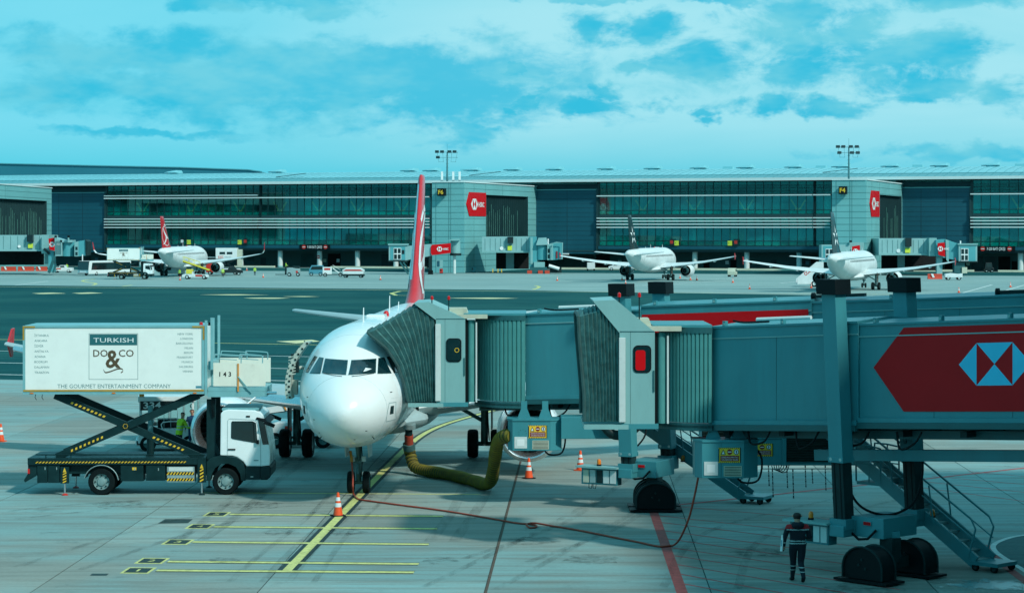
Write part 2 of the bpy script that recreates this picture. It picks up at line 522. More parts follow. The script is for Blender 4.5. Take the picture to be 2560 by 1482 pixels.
mark_material('tyre_rubber', (0.03, 0.045, 0.045), 0.40, 0.75, 0.34, 1.2, (2.5, 0.25, 1))
mark_material('oil_stain', (0.025, 0.030, 0.028), 0.46, 0.70, 0.55, 3.0)

# ------------------------------------------------------------------ helpers
def W(px, py, D):
    return Vector(((px - CX) / F * D, D, HC - (py - HY) / F * D))


def G(px, py):
    D = F * HC / (py - HY)
    return ((px - CX) / F * D, D)


_TXT = {}


class MB:
    """collects shapes; build() links them as ONE mesh object"""

    def __init__(s):
        s.v, s.f, s.m, s.names = [], [], [], []

    def mi(s, mat):
        if mat not in s.names:
            s.names.append(mat)
        return s.names.index(mat)

    def add(s, vs, fs, mat):
        o, k = len(s.v), s.mi(mat)
        s.v.extend(Vector(q) for q in vs)
        for q in fs:
            s.f.append(tuple(i + o for i in q))
            s.m.append(k)
        return s

    def box(s, x0, x1, y0, y1, z0, z1, mat):
        vs = [(x, y, z) for z in (z0, z1) for y in (y0, y1) for x in (x0, x1)]
        return s.add(vs, [(0, 2, 3, 1), (4, 5, 7, 6), (0, 1, 5, 4), (2, 6, 7, 3), (0, 4, 6, 2), (1, 3, 7, 5)], mat)

    def obox(s, c, size, mat, rot=(0, 0, 0)):
        M = Euler(rot).to_matrix()
        h = [q / 2 for q in size]
        vs = [Vector(c) + M @ Vector((x, y, z)) for z in (-h[2], h[2]) for y in (-h[1], h[1]) for x in (-h[0], h[0])]
        return s.add(vs, [(0, 2, 3, 1), (4, 5, 7, 6), (0, 1, 5, 4), (2, 6, 7, 3), (0, 4, 6, 2), (1, 3, 7, 5)], mat)

    def beam(s, a, b, w, h, mat, up=(0, 0, 1)):
        a, b, up = Vector(a), Vector(b), Vector(up)
        d = (b - a).normalized()
        r = d.cross(up)
        if r.length < 1e-4:
            r = d.cross(Vector((1, 0, 0)))
        r.normalize()
        u = r.cross(d)
        vs = [p + r * (i * w / 2) + u * (j * h / 2) for p in (a, b) for i, j in ((-1, -1), (1, -1), (1, 1), (-1, 1))]
        return s.add(vs, [(3, 2, 1, 0), (4, 5, 6, 7), (0, 1, 5, 4), (1, 2, 6, 5), (2, 3, 7, 6), (3, 0, 4, 7)], mat)

    def tube(s, a, b, r, mat, n=12, r2=None, caps=True):
        a, b = Vector(a), Vector(b)
        r2 = r if r2 is None else r2
        d = (b - a).normalized()
        q = d.orthogonal().normalized()
        p = d.cross(q)
        vs = []
        for c, rr in ((a, r), (b, r2)):
            for i in range(n):
                t = 2 * math.pi * i / n
                vs.append(c + q * (rr * math.cos(t)) + p * (rr * math.sin(t)))
        fs = [(i, (i + 1) % n, n + (i + 1) % n, n + i) for i in range(n)]
        if caps:
            fs += [tuple(range(n - 1, -1, -1)), tuple(range(n, 2 * n))]
        return s.add(vs, fs, mat)

    def path(s, pts, r, mat, n=8, closed=False):
        pts = [Vector(p) for p in pts]
        rs = r if isinstance(r, (list, tuple)) else [r] * len(pts)
        rings, q = [], None
        L = len(pts)
        for i, p in enumerate(pts):
            d = (pts[(i + 1) % L] if (i < L - 1 or closed) else p) - (pts[i - 1] if (i > 0 or closed) else p)
            d.normalize()
            if q is None:
                q = d.orthogonal().normalized()
            q = (q - d * q.dot(d))
            q = q.normalized() if q.length > 1e-5 else d.orthogonal().normalized()
            u = d.cross(q)
            rings.append([p + q * (rs[i] * math.cos(2 * math.pi * k / n)) + u * (rs[i] * math.sin(2 * math.pi * k / n)) for k in range(n)])
        return s.loft(rings, mat, caps=not closed, close=closed)

    def loft(s, rings, mat, caps=True, close=False, wrap=True):
        n = len(rings[0])
        vs = [p for r_ in rings for p in r_]
        fs = []
        for i in range(len(rings) - (0 if close else 1)):
            j = (i + 1) % len(rings)
            for k in range(n if wrap else n - 1):
                k2 = (k + 1) % n
                fs.append((i * n + k, i * n + k2, j * n + k2, j * n + k))
        if caps and not close:
            fs += [tuple(range(n - 1, -1, -1)), tuple((len(rings) - 1) * n + k for k in range(n))]
        return s.add(vs, fs, mat)

    def lathe(s, prof, mat, c=(0, 0, 0), axis='z', n=24, caps=False):
        rings = []
        for r, h in prof:
            ring = []
            for i in range(n):
                t = 2 * math.pi * i / n
                a, b = r * math.cos(t), r * math.sin(t)
                p = {'z': (a, b, h), 'x': (h, a, b), 'y': (b, h, a)}[axis]
                ring.append(Vector(c) + Vector(p))
            rings.append(ring)
        return s.loft(rings, mat, caps=caps)

    def prism(s, pts, mat, plane='xz', lo=0.0, hi=1.0):
        n = len(pts)

        def P(a, b, t):
            return {'xz': (a, t, b), 'xy': (a, b, t), 'yz': (t, a, b)}[plane]
        vs = [P(a, b, lo) for a, b in pts] + [P(a, b, hi) for a, b in pts]
        fs = [tuple(range(n)), tuple(range(2 * n - 1, n - 1, -1))] + [((i + 1) % n, i, n + i, n + (i + 1) % n) for i in range(n)]
        return s.add(vs, fs, mat)

    def sheet(s, pts, mat):
        return s.add(pts, [tuple(range(len(pts)))], mat)

    def strip(s, left, right, mat):
        n = len(left)
        return s.add(list(left) + list(right), [(i, n + i, n + i + 1, i + 1) for i in range(n - 1)], mat)

    def text(s, string, mat, origin, height, width=None, right=(1, 0, 0), up=(0, 0, 1), align='LEFT', bold=0.0, depth=0.0):
        """flat lettering; height = cap height, width = fitted width"""
        key = (string, bold)
        if key not in _TXT:
            cu = bpy.data.curves.new('lettering', 'FONT')
            cu.body = string
            cu.size = 1.0
            cu.resolution_u = 2
            cu.offset = bold
            ob = bpy.data.objects.new('lettering', cu)
            me = bpy.data.meshes.new_from_object(ob)
            _TXT[key] = ([v.co.copy() for v in me.vertices], [tuple(p.vertices) for p in me.polygons])
            bpy.data.objects.remove(ob)
            bpy.data.curves.remove(cu)
            bpy.data.meshes.remove(me)
        vs, fs = _TXT[key]
        if not vs:
            return s
        x0, x1 = min(v.x for v in vs), max(v.x for v in vs)
        sy = height / 0.69
        sx = width / (x1 - x0) if width else sy
        off = {'LEFT': x0, 'RIGHT': x1, 'CENTER': (x0 + x1) / 2}[align]
        r, u, o = Vector(right), Vector(up), Vector(origin)
        return s.add([o + r * ((v.x - off) * sx) + u * (v.y * sy) for v in vs], fs, mat)

    def move(s, d):
        d = Vector(d)
        s.v = [q + d for q in s.v]
        return s

    def xf(s, M):
        s.v = [M @ q for q in s.v]
        return s

    def mesh(s, name, smooth=None, bevel=0.0):
        me = bpy.data.meshes.new(name)
        me.from_pydata(s.v, [], s.f)
        for k in s.names:
            me.materials.append(MATS[k])
        me.polygons.foreach_set('material_index', s.m)
        bm = bmesh.new()
        bm.from_mesh(me)
        bmesh.ops.recalc_face_normals(bm, faces=bm.faces)
        if bevel:
            bmesh.ops.bevel(bm, geom=[e for e in bm.edges if len(e.link_faces) == 2 and e.calc_face_angle(0) > 0.6],
                            offset=bevel, segments=2, affect='EDGES', profile=0.6, clamp_overlap=True)
        bm.to_mesh(me)
        bm.free()
        if smooth is not None:
            me.shade_smooth()
            me.set_sharp_from_angle(angle=R(smooth))
        me.update()
        return me

    def build(s, name, parent=None, smooth=None, bevel=0.0, loc=None, rot=None, world=False):
        """world=True: shapes were given in world space, the parent is unrotated"""
        if world and parent is not None:
            s.move(-parent.location)
        return link(name, s.mesh(name, smooth, bevel), parent, loc, rot)


def link(name, data, parent=None, loc=None, rot=None):
    o = bpy.data.objects.new(name, data)
    COL.objects.link(o)
    if parent is not None:
        o.parent = parent
    if loc is not None:
        o.location = loc
    if rot is not None:
        o.rotation_euler = rot
    return o


def tag(o, label=None, cat=None, group=None, kind=None):
    for k, v in (('label', label), ('category', cat), ('group', group), ('kind', kind)):
        if v is not None:
            o[k] = v
    return o


def thing(name, label, cat, loc=(0, 0, 0), rz=0.0, group=None):
    o = link(name, None, None, loc, (0, 0, rz))
    o.empty_display_size = 0.3
    return tag(o, label, cat, group)


def copy_tree(o, parent=None):
    c = o.copy()
    COL.objects.link(c)
    c.parent = parent
    for ch in list(o.children):
        copy_tree(ch, c)
    return c


def interp(xs, ys, x):
    """monotone cubic through the points"""
    n = len(xs)
    if x <= xs[0]:
        return ys[0]
    if x >= xs[-1]:
        return ys[-1]
    d = [(ys[i + 1] - ys[i]) / (xs[i + 1] - xs[i]) for i in range(n - 1)]
    m = [d[0]] + [0.0 if d[i - 1] * d[i] <= 0 else 2 * d[i - 1] * d[i] / (d[i - 1] + d[i]) for i in range(1, n - 1)] + [d[-1]]
    i = max(k for k in range(n - 1) if xs[k] <= x)
    h = xs[i + 1] - xs[i]
    t = (x - xs[i]) / h
    return (ys[i] * (1 + 2 * t) * (1 - t) ** 2 + h * m[i] * t * (1 - t) ** 2 + ys[i + 1] * t * t * (3 - 2 * t) + h * m[i + 1] * t * t * (t - 1))


def curve_pts(pts, k=6):
    """Catmull-Rom through the points"""
    P = [Vector(p) for p in pts]
    out = []
    for i in range(len(P) - 1):
        a, b, c, d = P[max(i - 1, 0)], P[i], P[i + 1], P[min(i + 2, len(P) - 1)]
        for j in range(k):
            t = j / k
            out.append(0.5 * (2 * b + (c - a) * t + (2 * a - 5 * b + 4 * c - d) * t * t + (3 * b - a - 3 * c + d) * t ** 3))
    out.append(P[-1])
    return out


def hexagon_logo(m, o, r, u, h, off, white='sign_white', red='sign_red'):
    """the six-triangle hexagon: o centre, r/u unit vectors, h height"""
    o, r, u, off = Vector(o), Vector(r), Vector(u), Vector(off)
    k = h / 2

    def P(a, b):
        return o + r * (a * k) + u * (b * k) + off
    m.add([P(-1, 1), P(1, 1), P(0, 0)], [(0, 1, 2)], white)
    m.add([P(-1, -1), P(0, 0), P(1, -1)], [(0, 1, 2)], white)
    m.add([P(-1, 1), P(-2, 0), P(-1, -1)], [(0, 1, 2)], white)
    m.add([P(1, 1), P(2, 0), P(1, -1)], [(0, 1, 2)], white)
# ------------------------------------------------------------------ ground
AX = R(1.75)                                  # the stand's axis, slightly to the right of the view
ca, sa = math.cos(AX), math.sin(AX)


def stand(u, v):
    """stand grid: u across, v along the aircraft axis (origin below the camera)"""
    return (u * ca + v * sa, -u * sa + v * ca)


ground = MB().sheet([(-2500, -300, -0.05), (2500, -300, -0.05), (2500, 4500, -0.05), (-2500, 4500, -0.05)], 'concrete_far').build('ground')
tag(ground, kind='structure')

# near apron: bed with individually cast slabs on it
apron = MB().sheet([(-70, 40, -0.012), (75, 40, -0.012), (75, 118, -0.012), (-70, 158, -0.012)], 'joint').build('apron')
tag(apron, 'pale concrete apron cast in large slabs under the parked airliner', None, kind='structure')
SW, SL = 5.74, 6.9
U0, V0 = -2.49, 60.35
gap = 0.016
slab_me = MB().box(-SW / 2 + gap, SW / 2 - gap, -SL / 2 + gap, SL / 2 - gap, -0.25, 0.0, 'concrete').mesh('slab')


def taxi_near(x):
    return 131.7 - 0.33 * x                  # near edge of the taxiway, plan line


cols = range(-7, 8)
for j in range(-2, 12):
    for i in cols:
        u, v = U0 + (i + 0.5) * SW, V0 + (j + 0.5) * SL
        x, y = stand(u, v)
        if abs(x) > 0.235 * y + 6 or y + 4.5 > taxi_near(x):
            continue
        link('slab', slab_me, apron, (x, y, random.uniform(-0.001, 0.001)), (0, 0, -AX))
# the apron's edge strip beyond the last whole slabs
edge = MB()
pts_t, pts_b = [], []
for k in range(41):
    x = -70 + 145 * k / 40
    y = taxi_near(x)
    pts_t.append((x, y, -0.006))
    pts_b.append((x, y - 13.5, -0.006))
edge.strip(pts_b, pts_t, 'concrete')
tag(edge.build('apron_edge'), kind='structure')
sl_ = MB()
sl_.box(-0.035, 0.035, 45, 118, 0.0025, 0.004, 'joint_sealant')
o = sl_.build('joint_seal', apron)
# the brown sealed joint runs along one grid line
gx = -0.67 - 58.4 * math.tan(AX)
o.location = (gx, 0, 0)
o.rotation_euler = (0, 0, -AX)

# taxiway
far_edge = [(-560, 560), (-150, 408), (-85, 385), (-34.7, 365), (-1.2, 355.6), (13, 343), (41, 327), (68, 306), (150, 255), (420, 90)]
tw = MB()
fl, nl = [], []
for x, y in far_edge:
    fl.append((x, y, -0.004))
    nl.append((x, taxi_near(x) if x < 300 else 60, -0.004))
tw.strip(nl, fl, 'asphalt')
taxiway = tag(tw.build('taxiway'), 'dark asphalt taxiway crossing behind the parked airliner', None, kind='structure')


def ribbon(m, pts, w, mat, z=0.004):
    P = [Vector((p[0], p[1], z)) for p in pts]
    L, Rr = [], []
    for i, p in enumerate(P):
        d = (P[min(i + 1, len(P) - 1)] - P[max(i - 1, 0)]).normalized()
        n = Vector((-d.y, d.x, 0)) * (w / 2)
        L.append(p + n)
        Rr.append(p - n)
    m.strip(Rr, L, mat)
    return m


def line_on(parent, pts, w, mat, name='painted_line', z=0.004):
    return ribbon(MB(), pts, w, mat, z).build(name, parent)


# taxiway centre and edge lines, parallel to the taxiway
for off, mat, w in ((16.5, 'line_white', 0.35), (31, 'line_white', 0.30), (48, 'line_yellow', 0.38), (4.5, 'line_white', 0.35), (215, 'line_pale', 0.7)):
    line_on(taxiway, [(x, taxi_near(x) + off) for x in range(-90, 96, 6)], w, mat, z=0.001)
# pale painted direction blocks far out on the taxiway (very foreshortened)
for x0, x1, y, h in ((80, 165, 733, 3.4), (180, 258, 732.5, 3.4), (500, 672, 736.5, 2.2), (610, 725, 745, 2.8), (706, 800, 741, 1.6),
                     (1120, 1295, 745, 2.8), (1845, 1990, 754, 2.0), (2115, 2210, 755.5, 1.8)):
    a, b = G(x0, y), G(x1, y)
    dx_, dy_ = (b[0] - a[0]), 0.0
    m = MB()
    n = 14
    top, bot = [], []
    for k in range(n + 1):
        t = k / n
        hh = h * (0.04 + 0.62 * math.sin(math.pi * t) ** 1.15 * (0.85 + 0.15 * math.sin(9 * t + x0)))
        x = a[0] + dx_ * t
        y0 = a[1] - 0.33 * (x - a[0]) * 0.3
        bot.append((x, y0 - hh * 1.6, 0.001))
        top.append((x, y0 + hh * 1.6, 0.001))
    m.strip(bot, top, 'line_pale').build('painted_block', taxiway)
# yellow arrow box beside the open aircraft door, and hooked turn lines
for q in ([(690, 853), (780, 849), (800, 853), (740, 858)],):
    P = [G(*p) for p in q]
    MB().sheet([(p[0], p[1], 0.001) for p in P], 'line_pale').build('painted_block', taxiway)
for pts in ([(1060, 726), (1000, 728), (978, 733), (990, 738), (1030, 739)],):
    line_on(taxiway, [G(*p) for p in pts], 0.6, 'line_yellow', z=0.001)
far_lines = [[(238, 697), (210, 700), (208, 702.5), (222, 705), (240, 708), (232, 712)],
             [(1338, 713), (1348, 716), (1342, 720), (1332, 723)], [(2395, 738), (2315, 743), (2312, 746), (2330, 749)],
             [(2600, 724), (2556, 727), (2545, 731), (2560, 735)], [(300, 716), (330, 712)]]
for pts in far_lines:
    P = curve_pts([(*G(*p), 0) for p in pts], 5)
    line_on(ground, P, 0.55, 'line_yellow', z=-0.045)
for a, b in (((1700, 700), (1890, 694)), ((2350, 747), (2480, 711)), ((2425, 751), (2560, 712)), ((1560, 716), (1830, 700)), ((0, 717), (120, 702)),
             ((1950, 707), (2150, 690))):
    line_on(ground, [G(*a), G(*b)], 0.35, 'line_white', z=-0.045)

# road along the terminal front
YAW = R(19.65)
tcos, tsin = math.cos(YAW), math.sin(YAW)
T0 = Vector((0, 547.7, 0))


def FT(px):
    k = (px - CX) / F
    return k * 547.7 / (tcos + tsin * k)


def FD(t, depth=0.0):
    return 547.7 - tsin * t + tcos * depth


def FZ(px, py):
    return HC - (py - HY) * FD(FT(px)) / F


def fac(t, d=0.0, z=0.0):
    return Vector((tcos * t + tsin * d, 547.7 - tsin * t + tcos * d, z))


rd = MB()
rd.strip([fac(t, -44, -0.046) for t in range(-220, 240, 20)], [fac(t, -4, -0.046) for t in range(-220, 240, 20)], 'asphalt')
tag(rd.build('service_road'), 'dark service road running along the terminal front', None, kind='structure')

# ---- stand markings
mk = apron
# lead-in line: straight part then a curve to the right behind the nose gear
ax0, ay0 = G(717, 1426)
pl = [(717, 1426), (905, 1232), (985, 1143)]
P = [G(*p) for p in pl]
d0 = (Vector(P[1]) - Vector(P[0])).normalized()
straight = [Vector((*P[0], 0)) + Vector((*d0, 0)) * t for t in range(0, 28, 3)]
tail = [Vector((*G(*p), 0)) for p in ((1040, 1098), (1100, 1065), (1180, 1040), (1262, 1020), (1400, 995), (1560, 975))]
P = curve_pts([tuple(p) for p in straight + tail], 5)
line_on(mk, P, 0.52, 'line_black', 'painted_border', 0.004)
line_on(mk, P, 0.26, 'line_yellow', 'painted_line', 0.008)
# five stop bars with numbered boxes
bars = [(('1'), (392, 1425), (1035, 1430), (310, 382, 1425)), (('2'), (420, 1403), (1047, 1409), (345, 415, 1401)),
        (('3'), (482, 1354), (1072, 1360), (412, 478, 1354)), (('4'), (535, 1316), (1093, 1321), (470, 530, 1315)),
        (('5'), (575, 1285), (1108, 1290), (514, 570, 1284.5))]
for num, a, b, bx in bars:
    A, B = Vector((*G(*a), 0)), Vector((*G(*b), 0))
    line_on(mk, [A, B], 0.52, 'line_black', 'painted_border', 0.003)
    line_on(mk, [A, B], 0.32, 'line_yellow', 'painted_line', 0.006)
    c0, c1 = Vector((*G(bx[0], bx[2]), 0)), Vector((*G(bx[1], bx[2]), 0))
    d = (B - A).normalized()
    n = Vector((-d.y, d.x, 0))
    c = (c0 + c1) / 2
    hw = (c1 - c0).length / 2
    m = MB()

    def quad(hx, hy, z, mat):
        m.sheet([c + d * (i * hx) + n * (j * hy) + Vector((0, 0, z)) for i, j in ((-1, -1), (1, -1), (1, 1), (-1, 1))], mat)
    quad(hw, 0.56, 0.003, 'line_yellow')
    quad(hw * 0.80, 0.42, 0.006, 'line_black')
    m.text(num, 'line_yellow', c + Vector((0, 0, 0.009)) - n * 0.20, 0.40, 0.07 if num == '1' else 0.19, right=d, up=n, align='CENTER')
    m.build('stop_box', mk)
line_on(mk, [G(505, 1231), G(1200, 1235)], 0.20, 'line_yellow', z=0.003)
# red stand boundary, hatching, dark patch with white edge
line_on(mk, [G(1634, 1279), G(1712, 1500)], 0.29, 'line_red', z=0.004)
for a, b in (((1645, 1288), (2100, 1338)), ((1652, 1305), (2200, 1372)), ((1660, 1326), (2200, 1398)), ((1668, 1346), (2250, 1428)), ((1676, 1368), (2200, 1444)),
             ((1684, 1388), (2250, 1473)), ((1692, 1410), (2120, 1482)), ((1700, 1434), (1960, 1482)), ((1706, 1458), (1850, 1484)),
             ((1700, 1266), (2100, 1300)), ((2280, 1200), (2580, 1232)), ((2330, 1190), (2580, 1212)), ((2240, 1210), (2580, 1255)), ((2420, 1178), (2580, 1192))):
    line_on(mk, [G(*a), G(*b)], 0.095, 'line_red_thin', z=0.003)
line_on(mk, [G(1690, 1262), G(1900, 1240), G(2060, 1222), G(2320, 1196), G(2600, 1165)], 0.22, 'line_red_thin', z=0.005)
arc = [Vector((*G(*p), 0)) for p in ((2700, 1322), (2560, 1337), (2510, 1348), (2484, 1362), (2489, 1378), (2520, 1400), (2570, 1432), (2650, 1490))]
ap = curve_pts([tuple(p) for p in arc], 6)
MB().sheet([(p.x, p.y, 0.003) for p in ap], 'asphalt_patch').build('asphalt_patch', mk)
line_on(mk, ap, 0.16, 'line_white', z=0.007)
line_on(mk, [Vector((*G(*p), 0)) for p in ((2465, 1362), (2472, 1378), (2500, 1405), (2560, 1450), (2600, 1482))], 0.26, 'line_red', z=0.006)
# cover plates
for c in ([(394, 1308), (413, 1297), (482, 1297), (470, 1307)], [(225, 1438), (230, 1433), (272, 1433), (266, 1438)]):
    MB().sheet([(*G(*p), 0.004) for p in c], 'iron').build('cover_plate', mk)
# wet, salt-marked patch round the foot of the near stair
def wet_material():
    m = bpy.data.materials.new('wet_film')
    m.use_nodes = True
    nt = m.node_tree
    b = nt.nodes['Principled BSDF']
    b.inputs['Base Color'].default_value = (0.16, 0.46, 0.50, 1)
    b.inputs['Roughness'].default_value = 0.22
    g_ = nt.nodes.new('ShaderNodeNewGeometry')
    n = nt.nodes.new('ShaderNodeTexNoise')
    n.inputs['Scale'].default_value, n.inputs['Detail'].default_value, n.inputs['Roughness'].default_value = 2.2, 8, 0.7
    nt.links.new(g_.outputs['Position'], n.inputs['Vector'])
    at = nt.nodes.new('ShaderNodeAttribute')
    at.attribute_name = 'fade'
    ad = nt.nodes.new('ShaderNodeMath')
    ad.operation = 'ADD'
    nt.links.new(n.outputs[0], ad.inputs[0])
    nt.links.new(at.outputs['Fac'], ad.inputs[1])
    r_ = nt.nodes.new('ShaderNodeMapRange')
    r_.inputs[1].default_value, r_.inputs[2].default_value, r_.inputs[3].default_value, r_.inputs[4].default_value = 0.98, 1.12, 0.0, 0.75
    nt.links.new(ad.outputs[0], r_.inputs[0])
    nt.links.new(r_.outputs[0], b.inputs['Alpha'])
    MATS['wet_film'] = m


wet_material()
wet_c = G(2480, 1462)
m = MB()
ring0 = [(wet_c[0] + 2.3 * math.cos(2 * math.pi * k / 24) * (1 + 0.2 * math.sin(3.1 * k)), wet_c[1] + 1.9 * math.sin(2 * math.pi * k / 24) * (1 + 0.2 * math.cos(2.3 * k)), 0.011) for k in range(24)]
m.add([(wet_c[0], wet_c[1], 0.011)] + ring0, [(0, 1 + k, 1 + (k + 1) % 24) for k in range(24)], 'wet_film')
o = m.build('wet_patch', apron)
at_ = o.data.attributes.new('fade', 'FLOAT', 'POINT')
at_.data.foreach_set('value', [0.75] + [0.25] * 24)

# tyre marks along the lead-in line and turning into the stand, oil spots under the parking positions
rt = random.Random(21)
for off, w in ((-0.30, 0.22), (0.30, 0.22), (-3.4, 0.35), (-4.2, 0.35), (3.4, 0.35), (4.2, 0.35), (-0.9, 0.18), (1.1, 0.2)):
    p0 = Vector((*G(717, 1426), 0)) - Vector((*d0, 0)) * (2 if abs(off) < 2 else -6)
    dd = Vector((*d0, 0))
    nn = Vector((-dd.y, dd.x, 0))
    ribbon(MB(), [p0 + dd * t + nn * (off + 0.12 * math.sin(0.25 * t + off)) for t in range(0, 34, 2)], w, 'tyre_rubber', 0.0095).build('tyre_mark', mk)['kind'] = 'stuff'
for a_, b_, c_ in (((120, 1420), (520, 1300), (900, 1262)), ((1150, 1470), (1420, 1330), (1560, 1250)), ((1750, 1470), (1850, 1330), (2200, 1240)), ((0, 1290), (300, 1262), (700, 1250)),
                   ((1240, 1400), (1500, 1300), (1650, 1180))):
    P_ = curve_pts([(*G(*q), 0) for q in (a_, b_, c_)], 10)
    for s_ in (-0.95, 0.95):
        pts_ = []
        for i_, q in enumerate(P_):
            t_ = (P_[min(i_ + 1, len(P_) - 1)] - P_[max(i_ - 1, 0)]).normalized()
            pts_.append(q + Vector((-t_.y, t_.x, 0)) * s_)
        ribbon(MB(), pts_, 0.24, 'tyre_rubber', 0.0092).build('tyre_mark', mk)['kind'] = 'stuff'
for px_, py_, r_ in ((905, 1240, 0.8), (640, 1262, 1.1), (700, 1330, 0.7), (985, 1150, 1.3), (760, 1150, 1.0), (1215, 1150, 1.0), (1330, 1350, 0.9), (300, 1260, 1.2), (1480, 1400, 1.0), (860, 1330, 0.8), (1100, 1400, 0.7), (2150, 1475, 1.2), (560, 1400, 0.6), (1900, 1380, 1.0)):
    cx_, cy_ = G(px_, py_)
    MB().sheet([(cx_ + r_ * math.cos(2 * math.pi * k / 14) * rt.uniform(0.6, 1.1), cy_ + r_ * math.sin(2 * math.pi * k / 14) * rt.uniform(0.6, 1.3), 0.0105) for k in range(14)], 'oil_stain').build('oil_stain', mk)['kind'] = 'stuff'
# ------------------------------------------------------------------ terminal across the taxiway
term = thing('terminal_building', 'long low terminal with green glass bands and white sunshade bars under a pale curved roof', 'terminal', T0, -YAW)
TL, TR = FT(-300), FT(2860)
Z = dict(eave0=20.35, eave1=21.0, top=20.2, bar1=17.06, up0=13.74, sill0=12.77, band0=12.1, low1=9.67, low0=6.66, ls0=5.55, beam0=4.72, soff=4.4)


def xbox(m, p0, p1, d0, d1, z0, z1, mat):
    m.box(FT(p0), FT(p1), d0, d1, z0, z1, mat)


# roof: eave strip, lower band, barrel roof
m = MB()
m.box(TL, TR, -2.6, -1.2, Z['eave0'], Z['eave1'], 'eave_white')
m.build('eave', term)
roof = MB()
prof = [(-2.4, 21.01), (2.5, 21.62), (4.5, 21.85)]
prof2 = [(4.6, 21.87), (10, 22.6), (16, 23.15), (24, 23.7), (34, 24.1), (50, 24.35), (70, 24.2)]


def roofsheet(mb, pr, mat):
    for (d0, z0), (d1, z1) in zip(pr[:-1], pr[1:]):
        mb.add([(TL, d0, z0), (TR, d0, z0), (TR, d1, z1), (TL, d1, z1)], [(0, 1, 2, 3)], mat)


roofsheet(roof, prof, 'roof_band')
roofsheet(roof, prof2, 'roof_pale')
roof.box(TL, TR, -1.19, 69, 20.5, 20.98, 'soffit')
roof_o = roof.build('roof', term)
ribs = MB()
t = TL
while t < TR:
    for pr in (prof, prof2[:4]):
        for (d0, z0), (d1, z1) in zip(pr[:-1], pr[1:]):
            ribs.beam((t, d0, z0 + 0.02), (t, d1, z1 + 0.02), 0.07, 0.06, 'roof_rib')
    t += 2.03
o = ribs.build('standing_seam', roof_o)
o['kind'] = 'stuff'
m = MB()
m.beam((TL, 4.55, 21.9), (TR, 4.55, 21.9), 0.18, 0.12, 'roof_rib')
m.build('gutter', roof_o)
# wing-shaped hoods along the ridge
hood = MB()
ring = []
for k, (x, w, h) in enumerate(((-2.3, 0.5, 0.05), (-1.0, 1.4, 0.30), (0.6, 2.0, 0.50), (1.7, 2.1, 0.62), (2.1, 2.0, 0.60))):
    ring.append([Vector((x, -w, 0.5)), Vector((x, -w * 0.6, 0.5 + h)), Vector((x, w * 0.6, 0.5 + h)), Vector((x, w, 0.5)), Vector((x, 0, 0.35))])
hood.loft(ring, 'roof_pale')
hood.tube((0.4, 0, -0.9), (0.4, 0, 0.45), 1.6, 'roof_pale', 14)
hm = hood.mesh('roof_hood')
for px in (290, 560, 905, 963, 1070, 1175, 1285, 1420, 1542, 1663, 1785, 1911, 2035, 2165, 2295, 2430, 2553):
    link('roof_hood', hm, roof_o, (FT(px), 30, 23.75))
for px in (1040, 1730, 1975, 2230, 2502):
    MB().box(-1.2, 1.2, -1, 1, -0.4, 0.5, 'roof_pale').build('roof_hatch', roof_o, loc=(FT(px), 34, 24.1))
for px in (690, 1180, 2078):
    ex = MB()
    for k in range(8):
        x0 = -3 + k * 1.0
        ex.obox((x0, 0, 0.15 + 0.10 * k), (1.04, 0.5, 0.10), 'mullion', (0, -0.1, 0))
    ex.build('expansion_cover', roof_o, loc=(FT(px), 7.5, 22.25))

# the higher hall roof behind, ending at the left third
hall = thing('terminal_hall', 'taller dark blue roof of the hall behind the terminal', 'building', (0, 640, 0), 0)
m = MB()


def hx(px, py, D):
    p = W(px, py, D)
    return (p.x, 0, p.z)


top = [(-300, 404), (0, 409.5), (250, 415), (450, 419), (560, 423), (620, 425), (655, 430)]
bot = [(655, 440), (-300, 440)]
pts = [W(a, b, 640) for a, b in top + bot]
m.prism([(p.x, p.z) for p in pts], 'roof_blue', 'xz', 0, 60)
m.build('roof', hall)
m = MB()
for (a, b), (c, d) in zip(top[:-1], top[1:]):
    p, q = W(a, b, 640), W(c, d, 640)
    m.beam((p.x, -0.2, p.z + 0.05), (q.x, -0.2, q.z + 0.05), 0.5, 0.25, 'roof_rib')
m.build('roof_edge', hall)
MB().box(-140, -70, 1, 58, 0, 20, 'clad_navy').build('wall', hall)

# ---- glazed sections
GL = [(267, 652), (652, 1080), (1497, 2037), (2037, 2082), (2430, 2640)]
pane_cache = {}


def pane_mesh(w, h, mat):
    key = (round(w, 2), round(h, 2), mat)
    if key not in pane_cache:
        pane_cache[key] = MB().box(0.035, w - 0.035, -0.02, 0.02, 0.035, h - 0.035, mat).mesh('pane')
    return pane_cache[key]


